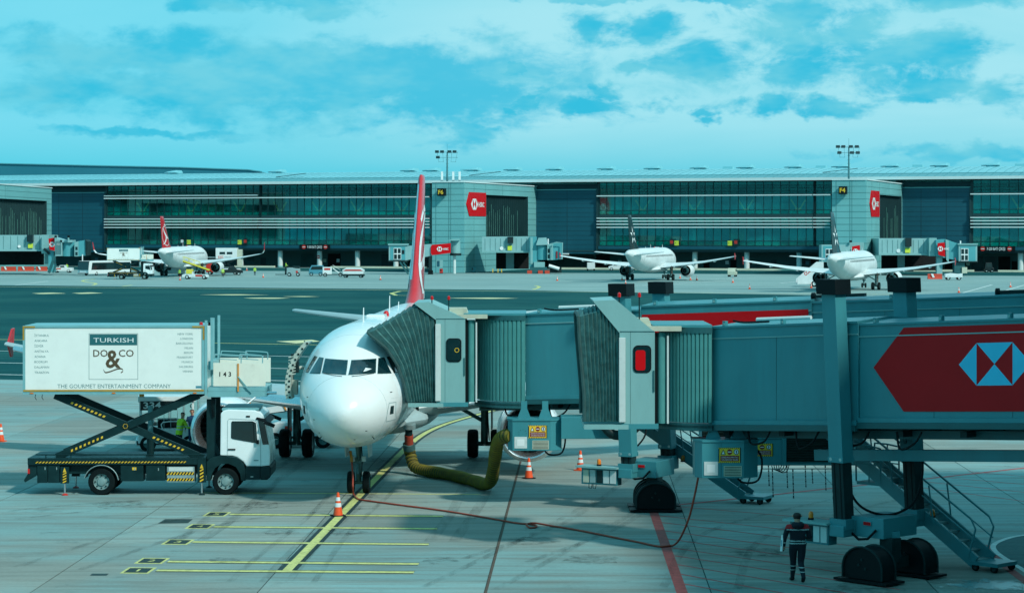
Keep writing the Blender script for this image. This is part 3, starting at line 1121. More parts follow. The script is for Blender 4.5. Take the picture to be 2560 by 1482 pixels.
def glass_run(p0, p1):
    t0, t1 = FT(p0), FT(p1)
    n = max(1, round((t1 - t0) / 2.0))
    w = (t1 - t0) / n
    fr = MB()
    zs = [Z['ls0'], Z['low0'], Z['low1'], Z['band0'], Z['sill0'], Z['up0'], Z['bar1'], 17.9, 18.65, 19.4, Z['top']]
    for i in range(n + 1):
        ww = 0.28 if i in (0, n) else 0.055
        fr.box(t0 + i * w - ww, t0 + i * w + ww, -0.30 if i in (0, n) else -0.16, 0.10, Z['ls0'], Z['top'] + 0.3, 'mullion')
    for z in zs:
        fr.box(t0, t1, -0.13, 0.09, z - 0.05, z + 0.05, 'mullion')
    # opaque spandrel behind the sunshade bars
    f = fr.build('glazing_frame', term)
    for i in range(n):
        x = t0 + i * w
        for z0, z1, mat in ((Z['up0'], Z['bar1'], 'pane_glass'), (Z['sill0'], Z['up0'], 'pane_green'), (Z['low0'], Z['low1'], 'pane_glass'), (Z['ls0'], Z['low0'], 'pane_green')):
            link('pane', pane_mesh(w, z1 - z0, mat), f, (x, -0.02, z0))
    # narrow louvre lights and the spandrel strip stay joined
    s = MB()
    for i in range(n):
        x = t0 + i * w
        for z0, z1 in ((Z['bar1'], 17.9), (17.9, 18.65), (18.65, 19.4), (19.4, Z['top'])):
            s.box(x + 0.04, x + w - 0.04, -0.02, 0.02, z0 + 0.05, z1 - 0.05, 'pane_green')
        s.box(x + 0.04, x + w - 0.04, -0.02, 0.02, Z['low1'] + 0.05, Z['band0'] - 0.05, 'pane_green')
    s.build('louvre_band', f)['kind'] = 'stuff'
    s = MB()
    for z in (17.35, 17.65, 18.1, 18.4, 18.85, 19.15):
        s.box(t0, t1, -0.5, -0.2, z - 0.03, z + 0.03, 'mullion')
    s.build('louvre_blade', f)['kind'] = 'stuff'
    MB().box(t0, t1, -0.25, -0.09, Z['band0'] + 0.05, Z['sill0'] - 0.05, 'clad_dark').build('spandrel', f)
    for z in (Z['bar1'] + 0.02, 11.9, 11.2, 10.5, 9.77):
        MB().box(t0 - 0.2, t1 - 0.4, -1.15, -0.62, z - 0.12, z + 0.12, 'bar_white').build('sunshade_bar', f)
    if p0 == 267:
        MB().box(t0 - 0.2, t1 - 0.4, -1.15, -0.62, Z['bar1'] + 0.55, Z['bar1'] + 0.78, 'bar_white').build('sunshade_bar', f)
    return f


for a, b in GL:
    glass_run(a, b)
# dark blind walls between the glass, panelled
for a, b in ((-200, 267), (1340, 1497), (2240, 2430)):
    t0, t1 = FT(a), FT(b)
    wl_ = MB().box(t0, t1, -0.1, 1.0, 3.6, 18.6, 'clad_navy').build('wall', term)
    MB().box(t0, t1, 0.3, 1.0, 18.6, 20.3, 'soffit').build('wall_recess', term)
    nn = max(2, round((t1 - t0) / 6.5))
    j = MB()
    for i in range(1, nn):
        j.box(t0 + (t1 - t0) * i / nn - 0.05, t0 + (t1 - t0) * i / nn + 0.05, -0.125, -0.10, 3.6, 18.6, 'clad_navy_joint')
    for k in range(1, 14):
        z = 3.6 + k * 15 / 14
        j.box(t0, t1, -0.12, -0.10, z - 0.03, z + 0.03, 'clad_navy_joint')
    j.build('panel_joint', wl_)['kind'] = 'stuff'
    MB().box(t0, t1, -0.3, -0.1, 18.5, 18.7, 'clad_light').build('coping', wl_)
    MB().box(t1 - 0.5, t1 - 0.1, -0.5, -0.12, 3.6, 18.6, 'clad_dark').build('corner_trim', wl_)
    # small wall lamps under the blind wall
    MB().box((t0 + t1) / 2 - 2, (t0 + t1) / 2 + 0.5, -0.7, -0.2, 3.4, 3.7, 'sign_white').build('wall_lamp', wl_)
# floors, ceilings, rear wall, interior columns
m = MB()
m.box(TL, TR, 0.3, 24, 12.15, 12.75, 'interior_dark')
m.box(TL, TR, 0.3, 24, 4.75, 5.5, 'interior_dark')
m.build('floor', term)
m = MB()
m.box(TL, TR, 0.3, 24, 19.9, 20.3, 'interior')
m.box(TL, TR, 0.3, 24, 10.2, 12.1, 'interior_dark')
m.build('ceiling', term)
MB().box(TL, TR, 10, 10.5, 4.5, 20.4, 'interior').build('rear_wall', term)
rng = random.Random(11)
for a, b in GL:
    t0, t1 = FT(a), FT(b)
    t = t0 + 1
    while t < t1 - 3:
        w = rng.uniform(2, 7)
        k = rng.random()
        if k < 0.5:
            z0 = rng.choice((5.5, 12.75))
            h = rng.uniform(1.2, 2.6) if z0 < 6 else rng.uniform(2.5, 5.5)
            d = rng.uniform(3, 8)
            mat = rng.choice(('interior_dark', 'interior_green', 'interior_green', 'interior_dark', 'clad_navy', 'interior_lime'))
            MB().box(t, min(t + w, t1 - 0.5), d, d + 1.5, z0, z0 + h, mat).build('interior_wall', term)
        t += w + rng.uniform(0.5, 5)
for px in (1830, 1852):
    t = FT(px)
    cm = MB()
    for k in range(6):
        cm.tube((t - 0.9 + k * 0.36, 1.6, 6.6), (t - 0.9 + k * 0.36, 1.6, 10.2), 0.2, 'interior_lime', 8)
    cm.build('curtain', term)
vs_px = (353.6, 475, 597, 697, 794, 891, 1003, 1604.6, 1733, 1862.6, 1994, 2550)
for px in vs_px:
    t = FT(px)
    v = MB()
    for s in (-1, 1):
        v.beam((t + s * 0.35, 0.8, 13.95), (t + s * 1.75, 0.8, 16.1), 0.34, 0.30, 'strut_yellow', up=(0, 1, 0))
        v.beam((t + s * 1.75, 0.8, 16.1), (t + s * 2.8, 0.8, 19.9), 0.26, 0.26, 'interior_green', up=(0, 1, 0))
    v.box(t - 0.7, t + 0.7, 0.6, 1.0, 13.6, 14.0, 'strut_yellow')
    v.tube((t, 0.8, 12.7), (t, 0.8, 13.6), 0.35, 'interior_green', 10)
    v.build('branching_strut', term)
    MB().tube((t, 1.6, 5.5), (t, 1.6, 10.2), 0.55, 'interior_green', 12).build('inner_column', term)
# lower edge beam, undercroft
m = MB()
for a, b in ((267, 1080), (1497, 2082), (2430, 2700)):
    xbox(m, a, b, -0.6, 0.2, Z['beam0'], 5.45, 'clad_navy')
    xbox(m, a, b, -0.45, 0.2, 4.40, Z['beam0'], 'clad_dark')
m.build('edge_beam', term)
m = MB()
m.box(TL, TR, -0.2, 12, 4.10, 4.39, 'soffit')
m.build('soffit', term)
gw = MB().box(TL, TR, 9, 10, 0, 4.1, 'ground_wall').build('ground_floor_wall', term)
rng = random.Random(3)
for px in range(170, 2560, 34):
    if rng.random() < 0.62:
        w, h = rng.choice(((2.6, 3.2), (1.4, 2.2), (3.4, 3.3), (1.8, 1.6)))
        z0 = 0 if h > 2 else 1.4
        MB().box(FT(px), FT(px) + w, 8.85, 8.99, z0 + 0.02, z0 + h, rng.choice(('void', 'clad_dark', 'interior_dark'))).build('doorway', gw)
    if rng.random() < 0.2:
        MB().box(FT(px) - 1.2, FT(px) - 0.4, 8.8, 8.98, 1.2, 2.0, rng.choice(('sign_white', 'vehicle_blue', 'beige'))).build('wall_box', gw)
for px in (348, 450, 597, 695.5, 794, 889, 985, 1605, 1734, 1864, 1995, 2550):
    m = MB()
    t = FT(px)
    m.tube((t, 1.2, 0.0), (t, 1.2, 4.1), 0.62, 'column_white', 18)
    m.tube((t, 1.2, 0.0), (t, 1.2, 0.35), 0.66, 'clad_light', 18)
    m.build('column', term, smooth=40)
for a, b in ((430, 560), (600, 700), (840, 1078), (1405, 1500), (1500, 2080), (2290, 2440), (2500, 2700)):
    m = MB()
    xbox(m, a, b, -3.2, -2.7, 0, 0.42, 'kerb_cream')
    m.build('kerb', term)
# exit signs on the edge beam
for px0, px1, txt in ((763, 817, 'F-500 BATI ÇIKIŞI'), (2458, 2525, 'F-200 BATI ÇIKIŞI')):
    t0, t1 = FT(px0), FT(px1)
    zc = 5.02
    m = MB()
    m.box(t0 - 1.2, t1 + 1.2, -0.75, -0.62, 4.42, 5.62, 'black')
    for t in (t0, t1):
        m.tube((t, -0.76, zc), (t, -0.80, zc), 0.52, 'vehicle_red', 20)
        m.box(t - 0.36, t + 0.36, -0.83, -0.805, zc - 0.09, zc + 0.09, 'sign_white')
    m.text(txt, 'sign_white', ((t0 + t1) / 2, -0.77, zc - 0.3), 0.6, (t1 - t0) - 1.9, align='CENTER', bold=0.015)
    m.build('exit_sign', term)
m = MB()
t = FT(794)
m.tube((t, 0.55, 2.6), (t, 0.5, 2.6), 0.42, 'vehicle_red', 18)
m.box(t - 0.3, t + 0.3, 0.46, 0.49, 2.52, 2.68, 'sign_white')
m.build('no_entry_disc', term)
# gate boards on the lower glass: lime plate and dark display
for p, q in ((476, 460), (603, 617.5), (1694, 1682), (1827, 1842)):
    m = MB()
    t = FT(p)
    m.box(t - 0.5, t + 0.5, -0.95, -0.8, 5.6, 6.7, 'sign_lime')
    m.text('F', 'black', (t - 0.3, -0.96, 6.0), 0.32)
    m.build('gate_plate', term)
    m = MB()
    t = FT(q)
    m.box(t - 0.5, t + 0.5, -1.0, -0.78, 5.5, 7.1, 'vehicle_black')
    m.box(t - 0.36, t + 0.36, -1.02, -1.0, 6.0, 6.75, 'vehicle_red' if q > 617 else 'sign_white')
    m.build('docking_display', term)


# ---- boarding towers projecting towards the taxiway
def tower(label, A, B, C, zt, sign_no, sign_pts, louvre_t, D_front):
    """A,B: front face ends (plan), C: far end of the receding face"""
    A, B, C = [Vector((q[0], q[1], 0)) for q in (A, B, C)]
    root = thing('gate_tower', label, 'building', (B.x, B.y, 0), 0)
    loc = lambda p, z: Vector((p.x - B.x, p.y - B.y, z))
    back = Vector((A.x + (C.x - B.x) * 0.9, C.y, 0))
    m = MB()
    u = (C - B).normalized()
    L = (C - B).length
    nrm = Vector((u.y, -u.x, 0))             # outward on the receding face
    if nrm.x < 0:
        nrm = -nrm
    l0, l1, lz0, lz1 = louvre_t
    P = lambda s, z, o=0.0: loc(B + u * s + nrm * o, z)
    # receding face with the louvre recess left open
    for s0, s1, z0, z1 in ((0, l0, 0, zt), (l0, l1, lz1, zt), (l0, l1, 0, lz0), (l1, L, 0, zt)):
        m.add([P(s0, z0), P(s1, z0), P(s1, z1), P(s0, z1)], [(0, 1, 2, 3)], 'clad_light')
    m.add([loc(A, 0), loc(B, 0), loc(B, zt), loc(A, zt)], [(0, 1, 2, 3)], 'clad_light')
    m.add([loc(A, 0), loc(back, 0), loc(back, zt), loc(A, zt)], [(0, 1, 2, 3)], 'clad_light')
    m.add([loc(A, zt), loc(B, zt), loc(C, zt), loc(back, zt)], [(0, 1, 2, 3)], 'clad_light')
    body = m.build('wall', root)
    r = MB()
    r.add([P(l0, lz0, -2.5), P(l1, lz0, -2.5), P(l1, lz1, -2.5), P(l0, lz1, -2.5)], [(0, 1, 2, 3)], 'clad_dark')
    for q in ([P(l0, lz0), P(l0, lz0, -2.5), P(l0, lz1, -2.5), P(l0, lz1)], [P(l1, lz0), P(l1, lz0, -2.5), P(l1, lz1, -2.5), P(l1, lz1)],
              [P(l0, lz0), P(l1, lz0), P(l1, lz0, -2.5), P(l0, lz0, -2.5)], [P(l0, lz1), P(l1, lz1), P(l1, lz1, -2.5), P(l0, lz1, -2.5)]):
        r.add(q, [(0, 1, 2, 3)], 'clad_dark')
    r.build('louvre_recess', root)
    nf = int((l1 - l0) / 1.5)
    for i in range(nf):
        s = l0 + (i + 0.5) * (l1 - l0) / nf
        hgt = random.uniform(0.45, 1.0)
        MB().beam(P(s, lz0 + 0.1, -0.9), P(s, lz0 + (lz1 - lz0) * 0.98, -0.9), 0.10, 0.7, 'clad_dark', up=nrm).build('louvre_fin', root)
        if hgt > 0.6:
            MB().beam(P(s, lz0 + 0.2, -0.52), P(s, lz0 + (lz1 - lz0) * hgt * 0.8, -0.52), 0.08, 0.12, 'fin_strip', up=nrm).build('light_strip', root)
    # cladding joints
    j = MB()
    f = (B - A).normalized()
    fn = Vector((f.y, -f.x, 0))
    FL = (B - A).length
    for k in range(1, 15):
        z = k * zt / 15
        a, b = A + fn * 0.012, B + fn * 0.012
        j.beam(loc(a, z), loc(b, z), 0.03, 0.09, 'clad_joint')
        for s0, s1 in (((0, L),) if z < lz0 or z > lz1 else ((0, l0), (l1, L))):
            j.beam(P(s0, z, 0.012), P(s1, z, 0.012), 0.03, 0.09, 'clad_joint')
    for q in (0.12, 0.52, 0.58):
        a = A + f * (FL * q) + fn * 0.014
        j.beam(loc(a, 0), loc(a, zt), 0.09, 0.03, 'clad_joint', up=fn)
    for s in (6.5, l0 - 0.4, l0 + 12):
        if s < L:
            zb = lz1 if l0 < s < l1 else 0
            j.beam(P(s, zb, 0.014), P(s, zt, 0.014), 0.09, 0.03, 'clad_joint', up=nrm)
    j.build('cladding_joint', body)['kind'] = 'stuff'
    cp = MB()
    cp.beam(loc(A, zt + 0.1), loc(B, zt + 0.1), 0.4, 0.22, 'eave_white')
    cp.beam(loc(B, zt + 0.1), loc(C, zt + 0.1), 0.4, 0.22, 'eave_white')
    cp.build('coping', root)
    # gate number cube standing off the front face
    if sign_no:
        c = A + f * (FL * 0.34) + fn * 0.0
        zc = zt - 2.1
        b = MB()
        M = Matrix(((f.x, fn.x, 0, 0), (f.y, fn.y, 0, 0), (0, 0, 1, 0), (0, 0, 0, 1)))
        b.box(-0.8, 0.8, 0.25, 1.6, -0.8, 0.8, 'black')
        b.box(-0.2, 0.2, 0.0, 0.25, -0.2, 0.2, 'dark_metal')
        b.xf(Matrix.Translation(loc(c, zc)) @ M)
        b.text(sign_no, 'hazard_yellow', loc(c, zc - 0.42) + fn * 1.62, 0.85, 1.15, right=f, align='CENTER', bold=0.03)
        b.build('gate_number_sign', root)
    if sign_pts:
        s0, s1, z0, z1 = sign_pts
        g = MB()
        sh = (z1 - z0)
        o = 0.12
        mid = (z0 + z1) / 2
        poly = [P(s0, mid, o), P(s0 + 2.0, z0, o), P(s1, z0, o), P(s1, z1, o), P(s0 + 2.0, z1, o)]
        polyb = [q - nrm * 0.1 for q in poly]
        g.add(poly + polyb, [tuple(range(5)), tuple(range(9, 4, -1))] + [(i, (i + 1) % 5, 5 + (i + 1) % 5, 5 + i) for i in range(5)], 'sign_red')
        hexagon_logo(g, P(s0 + (s1 - s0) * 0.40, mid), u, (0, 0, 1), sh * 0.46, nrm * (o + 0.03))
        g.text('HSBC', 'sign_white', P(s0 + (s1 - s0) * 0.60, mid - sh * 0.10, o + 0.03), sh * 0.19, (s1 - s0) * 0.30, right=u, bold=0.02)
        g.build('sign_panel', root)
    return root, P, u, nrm, L


def plan(px, D):
    return ((px - CX) / F * D, D)


t6 = tower('pale panelled tower with black gate sign F6 behind the red tail fin', plan(1080, 497), plan(1161, 495), plan(1348, 548), 19.35, 'F6',
           (1.0, 14.6, 12.15, 17.3), (15.0, 46.5, 7.7, 16.9), 495)
t4 = tower('pale panelled tower with black gate sign F4 behind the rightmost airliner', plan(2080, 474), plan(2166, 472), plan(2264, 521), 19.35, 'F4',
           (3.5, 15.6, 11.9, 17.3), (16.5, 46, 6.5, 16.6), 472)
tl = tower('pale panelled tower cut off by the picture edge beside the blind blue wall', plan(-110, 510), plan(-30, 508), plan(129, 568), 19.35, None,
           None, (3.0, 55, 6.7, 16.2), 508)


def mast(root_loc, label, h, left_lamps):
    r = thing('light_mast', label, 'floodlight', root_loc)
    m = MB()
    m.tube((0, 0, 0), (0, 0, h), 0.22, 'mast', 10, 0.12)
    for k in range(1, 8):
        m.tube((-0.3, 0, h * k / 8), (0.3, 0, h * k / 8), 0.03, 'mast', 6)
    m.tube((0, 0, h), (0, 0, h + 1.8), 0.025, 'mast', 6)
    m.build('pole', r)
    f = MB()
    for z in (h, h - 1.15):
        f.beam((-2.3, 0, z), (2.3, 0, z), 0.08, 0.08, 'mast')
    for x in (-2.2, -1.0, 1.0, 2.2):
        f.beam((x * 0.82, 0, h - 2.1), (x, 0, h), 0.05, 0.05, 'mast')
    f.beam((-1.9, 0, h - 2.1), (-0.8, 0, h - 2.1), 0.05, 0.05, 'mast')
    f.beam((0.8, 0, h - 2.1), (1.9, 0, h - 2.1), 0.05, 0.05, 'mast')
    f.build('crossarm', r)
    lamp = MB().box(-0.42, 0.42, -0.35, 0.2, -0.22, 0.18, 'lamp_dark').box(-0.36, 0.36, -0.38, -0.36, -0.17, 0.12, 'glass_dark').mesh('floodlight_head', bevel=0.05)
    for x, z in left_lamps:
        link('floodlight_head', lamp, r, (x, -0.3, h + z), (R(-20), 0, 0))
    return r


x, y = plan(1118, 500)
mast((x, y, 19.35), 'floodlight mast with five lamps on the tower with gate sign F6', 6.6, ((-2.2, 0.1), (-1.1, 0.1), (0.5, 0.1), (1.6, 0.1), (-2.0, -1.1)))
x, y = plan(2122, 478)
mast((x, y, 19.35), 'floodlight mast with seven lamps on the tower with gate sign F4', 6.9, ((-2.3, 0.1), (-1.2, 0.1), (0.35, 0.1), (1.6, 0.1), (-2.0, -1.15), (0.6, -1.15), (1.8, -1.15)))
for k, (px, lb) in enumerate(((1105, 'white antenna panel left of the mast on the F6 tower roof'), (1133, 'white antenna panel just right of the mast on the F6 tower roof'), (1149, 'white antenna panel farthest right of the mast on the F6 tower roof'))):
    x, y = plan(px, 499)
    r = thing('antenna', lb, 'antenna', (x, y, 19.35), 0, 'antenna panels on the F6 tower')
    MB().tube((0, 0, 0), (0, 0, 1.8), 0.07, 'mast', 8).beam((-0.5, 0.3, 0), (0, 0, 0.7), 0.06, 0.06, 'mast').beam((0.5, 0.3, 0), (0, 0, 0.7), 0.06, 0.06, 'mast').build('bracket', r)
    MB().box(-0.24, 0.24, -0.2, 0.05, 0.55, 2.35, 'sign_white').build('panel', r, bevel=0.04)

# ---- unseen pier behind the view and its right wing, added to shade the foreground
pier = thing('shade_pier', 'unseen terminal pier beside the viewpoint, added for shade, its right wing meeting the two jet bridges', 'terminal', (21.5, 0, 0))
MB().box(0, 40, -40, 69, 0, 20, 'clad_light').build('wing', pier)
MB().box(-120, -0.01, -40, -2.0, 0, 13.5, 'clad_light').build('main_block', pier)
for k in range(11):
    y_ = 8 + 5.6 * k
    MB().box(-0.06, -0.003, y_, y_ + 4.8, 8.5, 16.5, 'glass_dark').build('window', pier)
for k in range(18):
    x_ = -112 + 6.2 * k
    MB().box(x_, x_ + 5.4, -1.997, -1.94, 6.6, 12.3, 'glass_dark').build('window', pier)
MB().box(-0.9, 40.5, 2.0, 69.6, 20.002, 20.9, 'eave_white').build('eave', pier)
MB().box(-120.5, -0.91, -40, -1.2, 13.502, 14.2, 'eave_white').build('eave', pier)
# ------------------------------------------------------------------ twin-jet airliners
FY = [0.0, 0.06, 0.25, 0.6, 1.1, 1.7, 2.3, 2.9, 3.7, 4.8, 6.2, 24.0, 27.0, 30.0, 33.0, 35.5, 37.2, 37.57]
FW = [0.0, 0.26, 0.60, 0.95, 1.26, 1.51, 1.68, 1.79, 1.88, 1.94, 1.975, 1.975, 1.90, 1.60, 1.15, 0.68, 0.27, 0.20]
FT_ = [3.12, 3.36, 3.68, 3.99, 4.27, 4.56, 4.96, 5.32, 5.61, 5.80, 5.90, 5.90, 5.90, 5.86, 5.78, 5.62, 5.36, 5.30]
FB_ = [3.12, 2.88, 2.58, 2.29, 2.07, 1.93, 1.85, 1.80, 1.77, 1.76, 1.76, 1.76, 2.05, 2.75, 3.60, 4.30, 4.80, 4.88]
_ys = [q ** 0.5 for q in FY]


def fus(y):
    s = max(y, 0) ** 0.5
    return interp(_ys, FW, s), interp(_ys, FT_, s), interp(_ys, FB_, s)


def fus_inside(x, y, z):
    w, t, b = fus(y)
    c, h = (t + b) / 2, max((t - b) / 2, 1e-4)
    return (x / max(w, 1e-4)) ** 2 + ((z - c) / h) ** 2 <= 1


def fus_front(x, z):
    """distance aft at which the nose surface passes through (x, z)"""
    lo, hi = 0.0, 12.0
    for _ in range(40):
        md = (lo + hi) / 2
        if fus_inside(x, md, z):
            hi = md
        else:
            lo = md
    return hi


def fus_side(y, z, out=0.0):
    w, t, b = fus(y)
    c, h = (t + b) / 2, (t - b) / 2
    q = max(0.0, 1 - ((z - c) / h) ** 2)
    return w * math.sqrt(q) + out


AF = [(0, 0), (0.02, 0.032), (0.08, 0.058), (0.22, 0.078), (0.42, 0.074), (0.68, 0.045), (1.0, 0.004),
      (1.0, -0.004), (0.68, -0.030), (0.42, -0.045), (0.22, -0.046), (0.08, -0.036), (0.02, -0.022)]


def wing_ring(le, chord, x, z, thick=1.0, twist=0.0):
    return [Vector((x, le + c * chord, z + h * chord * thick - math.tan(twist) * c * chord)) for c, h in AF]


MESH = {}
material('gear_brown', (0.085, 0.070, 0.055), 0.6, var=0.3, scale=4)


def cached(key, fn):
    if key not in MESH:
        MESH[key] = fn()
    return MESH[key]


def wheel_mesh(r, w, rim='gear_grey'):
    def mk():
        m = MB()
        m.lathe([(r * 0.55, -w / 2), (r * 0.9, -w / 2), (r * 0.985, -w * 0.34), (r, 0), (r * 0.985, w * 0.34), (r * 0.9, w / 2), (r * 0.55, w / 2)], 'rubber', axis='x', n=28)
        m.lathe([(0.001, -w * 0.30), (r * 0.35, -w * 0.36), (r * 0.55, -w * 0.46), (r * 0.55, w * 0.46), (r * 0.35, w * 0.36), (0.001, w * 0.30)], rim, axis='x', n=20)
        return m.mesh('wheel', smooth=35)
    return cached(('wheel', r, w, rim), mk)


def airliner(label, nose, ang, livery, near=False, group=None, sharklet=False, slats=False):
    root = thing('airliner', label, 'airplane', (nose[0], nose[1], 0), ang, group)
    dirty = 'plane_white' if near else 'plane_dirty'

    def mk_fus():
        m = MB()
        NS = 72 if near else 48
        ys = [0.0] + [0.03 * (1.42 ** k) for k in range(14)]
        ys = [q for q in ys if q < 0.55] + [0.6 + 0.07 * k for k in range(46)] + [3.9 + 0.3 * k for k in range(9)] + [6.8 + 1.3 * k for k in range(24)] + [37.57]
        ys = sorted(set(q for q in ys if q <= 37.57))
        rings = []
        for y in ys:
            w, t, b = fus(max(y, 0.0008))
            c, h = (t + b) / 2, (t - b) / 2
            rings.append([Vector((w * math.sin(2 * math.pi * k / NS), y, c + h * math.cos(2 * math.pi * k / NS))) for k in range(NS)])
        m.loft(rings, dirty)
        return m.mesh('fuselage', smooth=30)
    fz = link('fuselage', cached(('fus', dirty), mk_fus), root)

    def mk_fairing():
        m = MB()
        rings = []
        for y, w, zt_, zb in ((10.6, 1.2, 2.3, 1.70), (11.6, 1.85, 2.6, 1.45), (13.5, 2.15, 2.8, 1.36), (17.5, 2.2, 2.8, 1.36), (19.6, 1.9, 2.6, 1.5), (21.2, 1.1, 2.2, 1.72)):
            rings.append([Vector((w * math.sin(2 * math.pi * k / 24), y, (zt_ + zb) / 2 + (zt_ - zb) / 2 * math.cos(2 * math.pi * k / 24))) for k in range(24)])
        return m.loft(rings, 'plane_grey' if near else dirty).mesh('belly_fairing', smooth=40)
    link('belly_fairing', cached(('fair', dirty), mk_fairing), root)

    # wings
    def mk_wing(s):
        m = MB()
        rings = []
        for x, le, ch, z, th in ((1.6, 11.7, 6.6, 2.45, 1.35), (3.0, 12.4, 5.9, 2.58, 1.3), (6.4, 14.15, 4.1, 2.92, 1.15), (10.0, 16.05, 3.1, 3.36, 1.05), (13.6, 18.15, 2.15, 3.96, 1.0), (16.2, 19.65, 1.5, 4.42, 0.9)):
            r_ = wing_ring(le, ch, s * x, z, th, 0.03)
            rings.append(r_)
        m.loft(rings, 'plane_grey' if near else 'plane_dirty')
        return m.mesh('wing', smooth=45)

    def mk_slat(s):
        m = MB()
        rings = []
        for x, le, z, ch in ((2.3, 11.85, 2.60, 0.42), (5.0, 13.25, 2.80, 0.40), (5.01, 13.26, 2.80, 0.40), (10.8, 16.4, 3.52, 0.34), (15.7, 19.25, 4.34, 0.26)):
            rings.append([Vector((s * x, le - 0.16 + a * ch, z - 0.10 + b * ch)) for a, b in ((0, 0), (0.15, 0.32), (0.6, 0.52), (1.0, 0.60), (0.75, 0.2), (0.55, -0.05), (0.3, -0.2), (0.08, -0.16))])
        return m.loft(rings, 'bare_metal').mesh('slat', smooth=40)
    for s in (-1, 1):
        wg = link('wing', cached(('wing', s, near), lambda: mk_wing(s)), root)
        if near:
            link('slat', cached(('slat', s), lambda: mk_slat(s)), wg)

        def mk_tip():
            m = MB()
            if sharklet:
                pts = []
                for x, y, z, c in ((16.2, 19.65, 4.42, 1.5), (16.8, 20.0, 4.62, 1.3), (17.15, 20.5, 5.2, 1.0), (17.3, 21.3, 6.75, 0.5)):
                    pts.append([Vector((s * x - 0.03, y, z)), Vector((s * x, y + c * 0.3, z)), Vector((s * x - 0.03, y + c, z)), Vector((s * x - 0.06, y + c * 0.3, z))])
                m.loft(pts[:3], 'plane_white')
                m.loft(pts[2:], 'fin_red')
            else:
                m.prism([(20.2, 4.42), (20.95, 5.02), (21.3, 5.04), (21.15, 4.42), (21.0, 3.85), (20.75, 3.85)], livery['tip'], 'yz', s * 16.21 - 0.035, s * 16.21 + 0.035)
            return m.mesh('wingtip_fence')
        link('wingtip_fence', cached(('tip', s, sharklet, livery['tip']), mk_tip), wg)

        def mk_flap():
            m = MB()
            for x, le, z, L in ((4.6, 16.6, 2.45, 2.6), (8.2, 17.2, 2.95, 2.3), (12.2, 18.6, 3.55, 1.9)):
                m.loft([[Vector((s * x + 0.16 * k_ * math.cos(a), le + y_, z + 0.2 * k_ * math.sin(a) - 0.04 * y_)) for a in [i * math.pi / 4 for i in range(8)]]
                        for y_, k_ in ((-1.2, 0.3), (-0.3, 0.95), (0.8, 1.0), (L, 0.12))], 'plane_grey')
            return m.mesh('flap_fairing', smooth=50)
        fl = link('flap_fairing', cached(('flap', s), mk_flap), wg)
        fl['kind'] = 'stuff'

        # engine
        def mk_nac():
            m = MB()
            prof = [(0.84, 0.55), (0.88, 0.20), (0.93, 0.04), (0.985, 0.0), (1.05, 0.06)]
            m.lathe([(0.855, 1.0)] + prof, 'bare_metal', axis='y', n=40)
            m.lathe([(1.05, 0.06), (1.12, 0.22), (1.185, 0.7), (1.20, 1.4), (1.16, 2.2), (1.05, 2.95), (0.97, 3.25), (0.93, 3.24)], 'plane_white' if near else dirty, axis='y', n=40)
            m.lathe([(0.93, 3.24), (0.85, 2.4)], 'dark_metal', axis='y', n=40)
            return m.mesh('nacelle', smooth=40)

        def mk_fan():
            m = MB()
            m.lathe([(0.86, 1.0), (0.86, 1.15), (0.02, 1.15)], 'void', axis='y', n=32)
            for i in range(24):
                a = 2 * math.pi * i / 24
                c_, s_ = math.cos(a), math.sin(a)
                t_ = Vector((-s_, 0, c_))
                r_ = Vector((c_, 0, s_))
                m.add([r_ * 0.22 + Vector((0, 0.92, 0)) - t_ * 0.03, r_ * 0.84 + Vector((0, 0.86, 0)) - t_ * 0.07, r_ * 0.84 + Vector((0, 1.06, 0)) + t_ * 0.07, r_ * 0.22 + Vector((0, 1.08, 0)) + t_ * 0.03], [(0, 1, 2, 3)], 'dark_metal')
            return m.mesh('fan')

        def mk_core():
            m = MB()
            m.lathe([(0.60, 2.4), (0.62, 3.2), (0.50, 3.9), (0.42, 4.1), (0.40, 4.08), (0.36, 3.6)], 'gear_grey', axis='y', n=28)
            m.lathe([(0.28, 3.6), (0.24, 4.0), (0.02, 4.6)], 'dark_metal', axis='y', n=20)
            m.lathe([(0.93, 2.5), (0.02, 2.5)], 'void', axis='y', n=28)
            return m.mesh('exhaust', smooth=40)
        en = link('engine', None, root, (s * 5.75, 10.4, 1.68))
        link('nacelle', cached(('nac', near), mk_nac), en)
        link('fan', cached('fan', mk_fan), en)
        link('spinner', cached('spinner', lambda: MB().lathe([(0.001, 0.55), (0.10, 0.68), (0.22, 0.98)], 'black', axis='y', n=20).mesh('spinner', smooth=50)), en)
        link('exhaust', cached('core', mk_core), en)
        link('pylon', cached('pylon', lambda: MB().prism([(1.2, 1.10), (0.9, 1.12), (3.5, 1.35), (6.0, 1.05), (4.6, 0.5), (3.3, 0.6)], 'plane_grey', 'yz', -0.16, 0.16).mesh('pylon')), en)
        if near:
            st = MB()
            st.prism([(0.9, 0.55), (1.9, 1.05), (2.1, 0.95), (1.6, 0.6)], 'plane_white', 'yz', -0.02, 0.02)
            o = st.build('nacelle_strake', en, rot=(0, R(45 * -s), 0), loc=(-s * 0.38, 0, 0.44))

        # tailplane
        def mk_htp():
            m = MB()
            m.loft([wing_ring(31.0, 3.9, s * 0.5, 4.72, 0.9), wing_ring(31.4, 3.7, s * 1.0, 4.78, 0.9), wing_ring(34.55, 1.45, s * 6.1, 5.30, 0.85), wing_ring(34.9, 1.0, s * 6.22, 5.31, 0.7)], 'plane_grey' if near else dirty)
            return m.mesh('tailplane', smooth=45)
        link('tailplane', cached(('htp', s, near), mk_htp), root)

    # fin
    def fin_at(z):
        k = (z - 5.75) / 6.05
        return 28.9 + 5.25 * k, 5.8 - 3.45 * k      # leading edge, chord
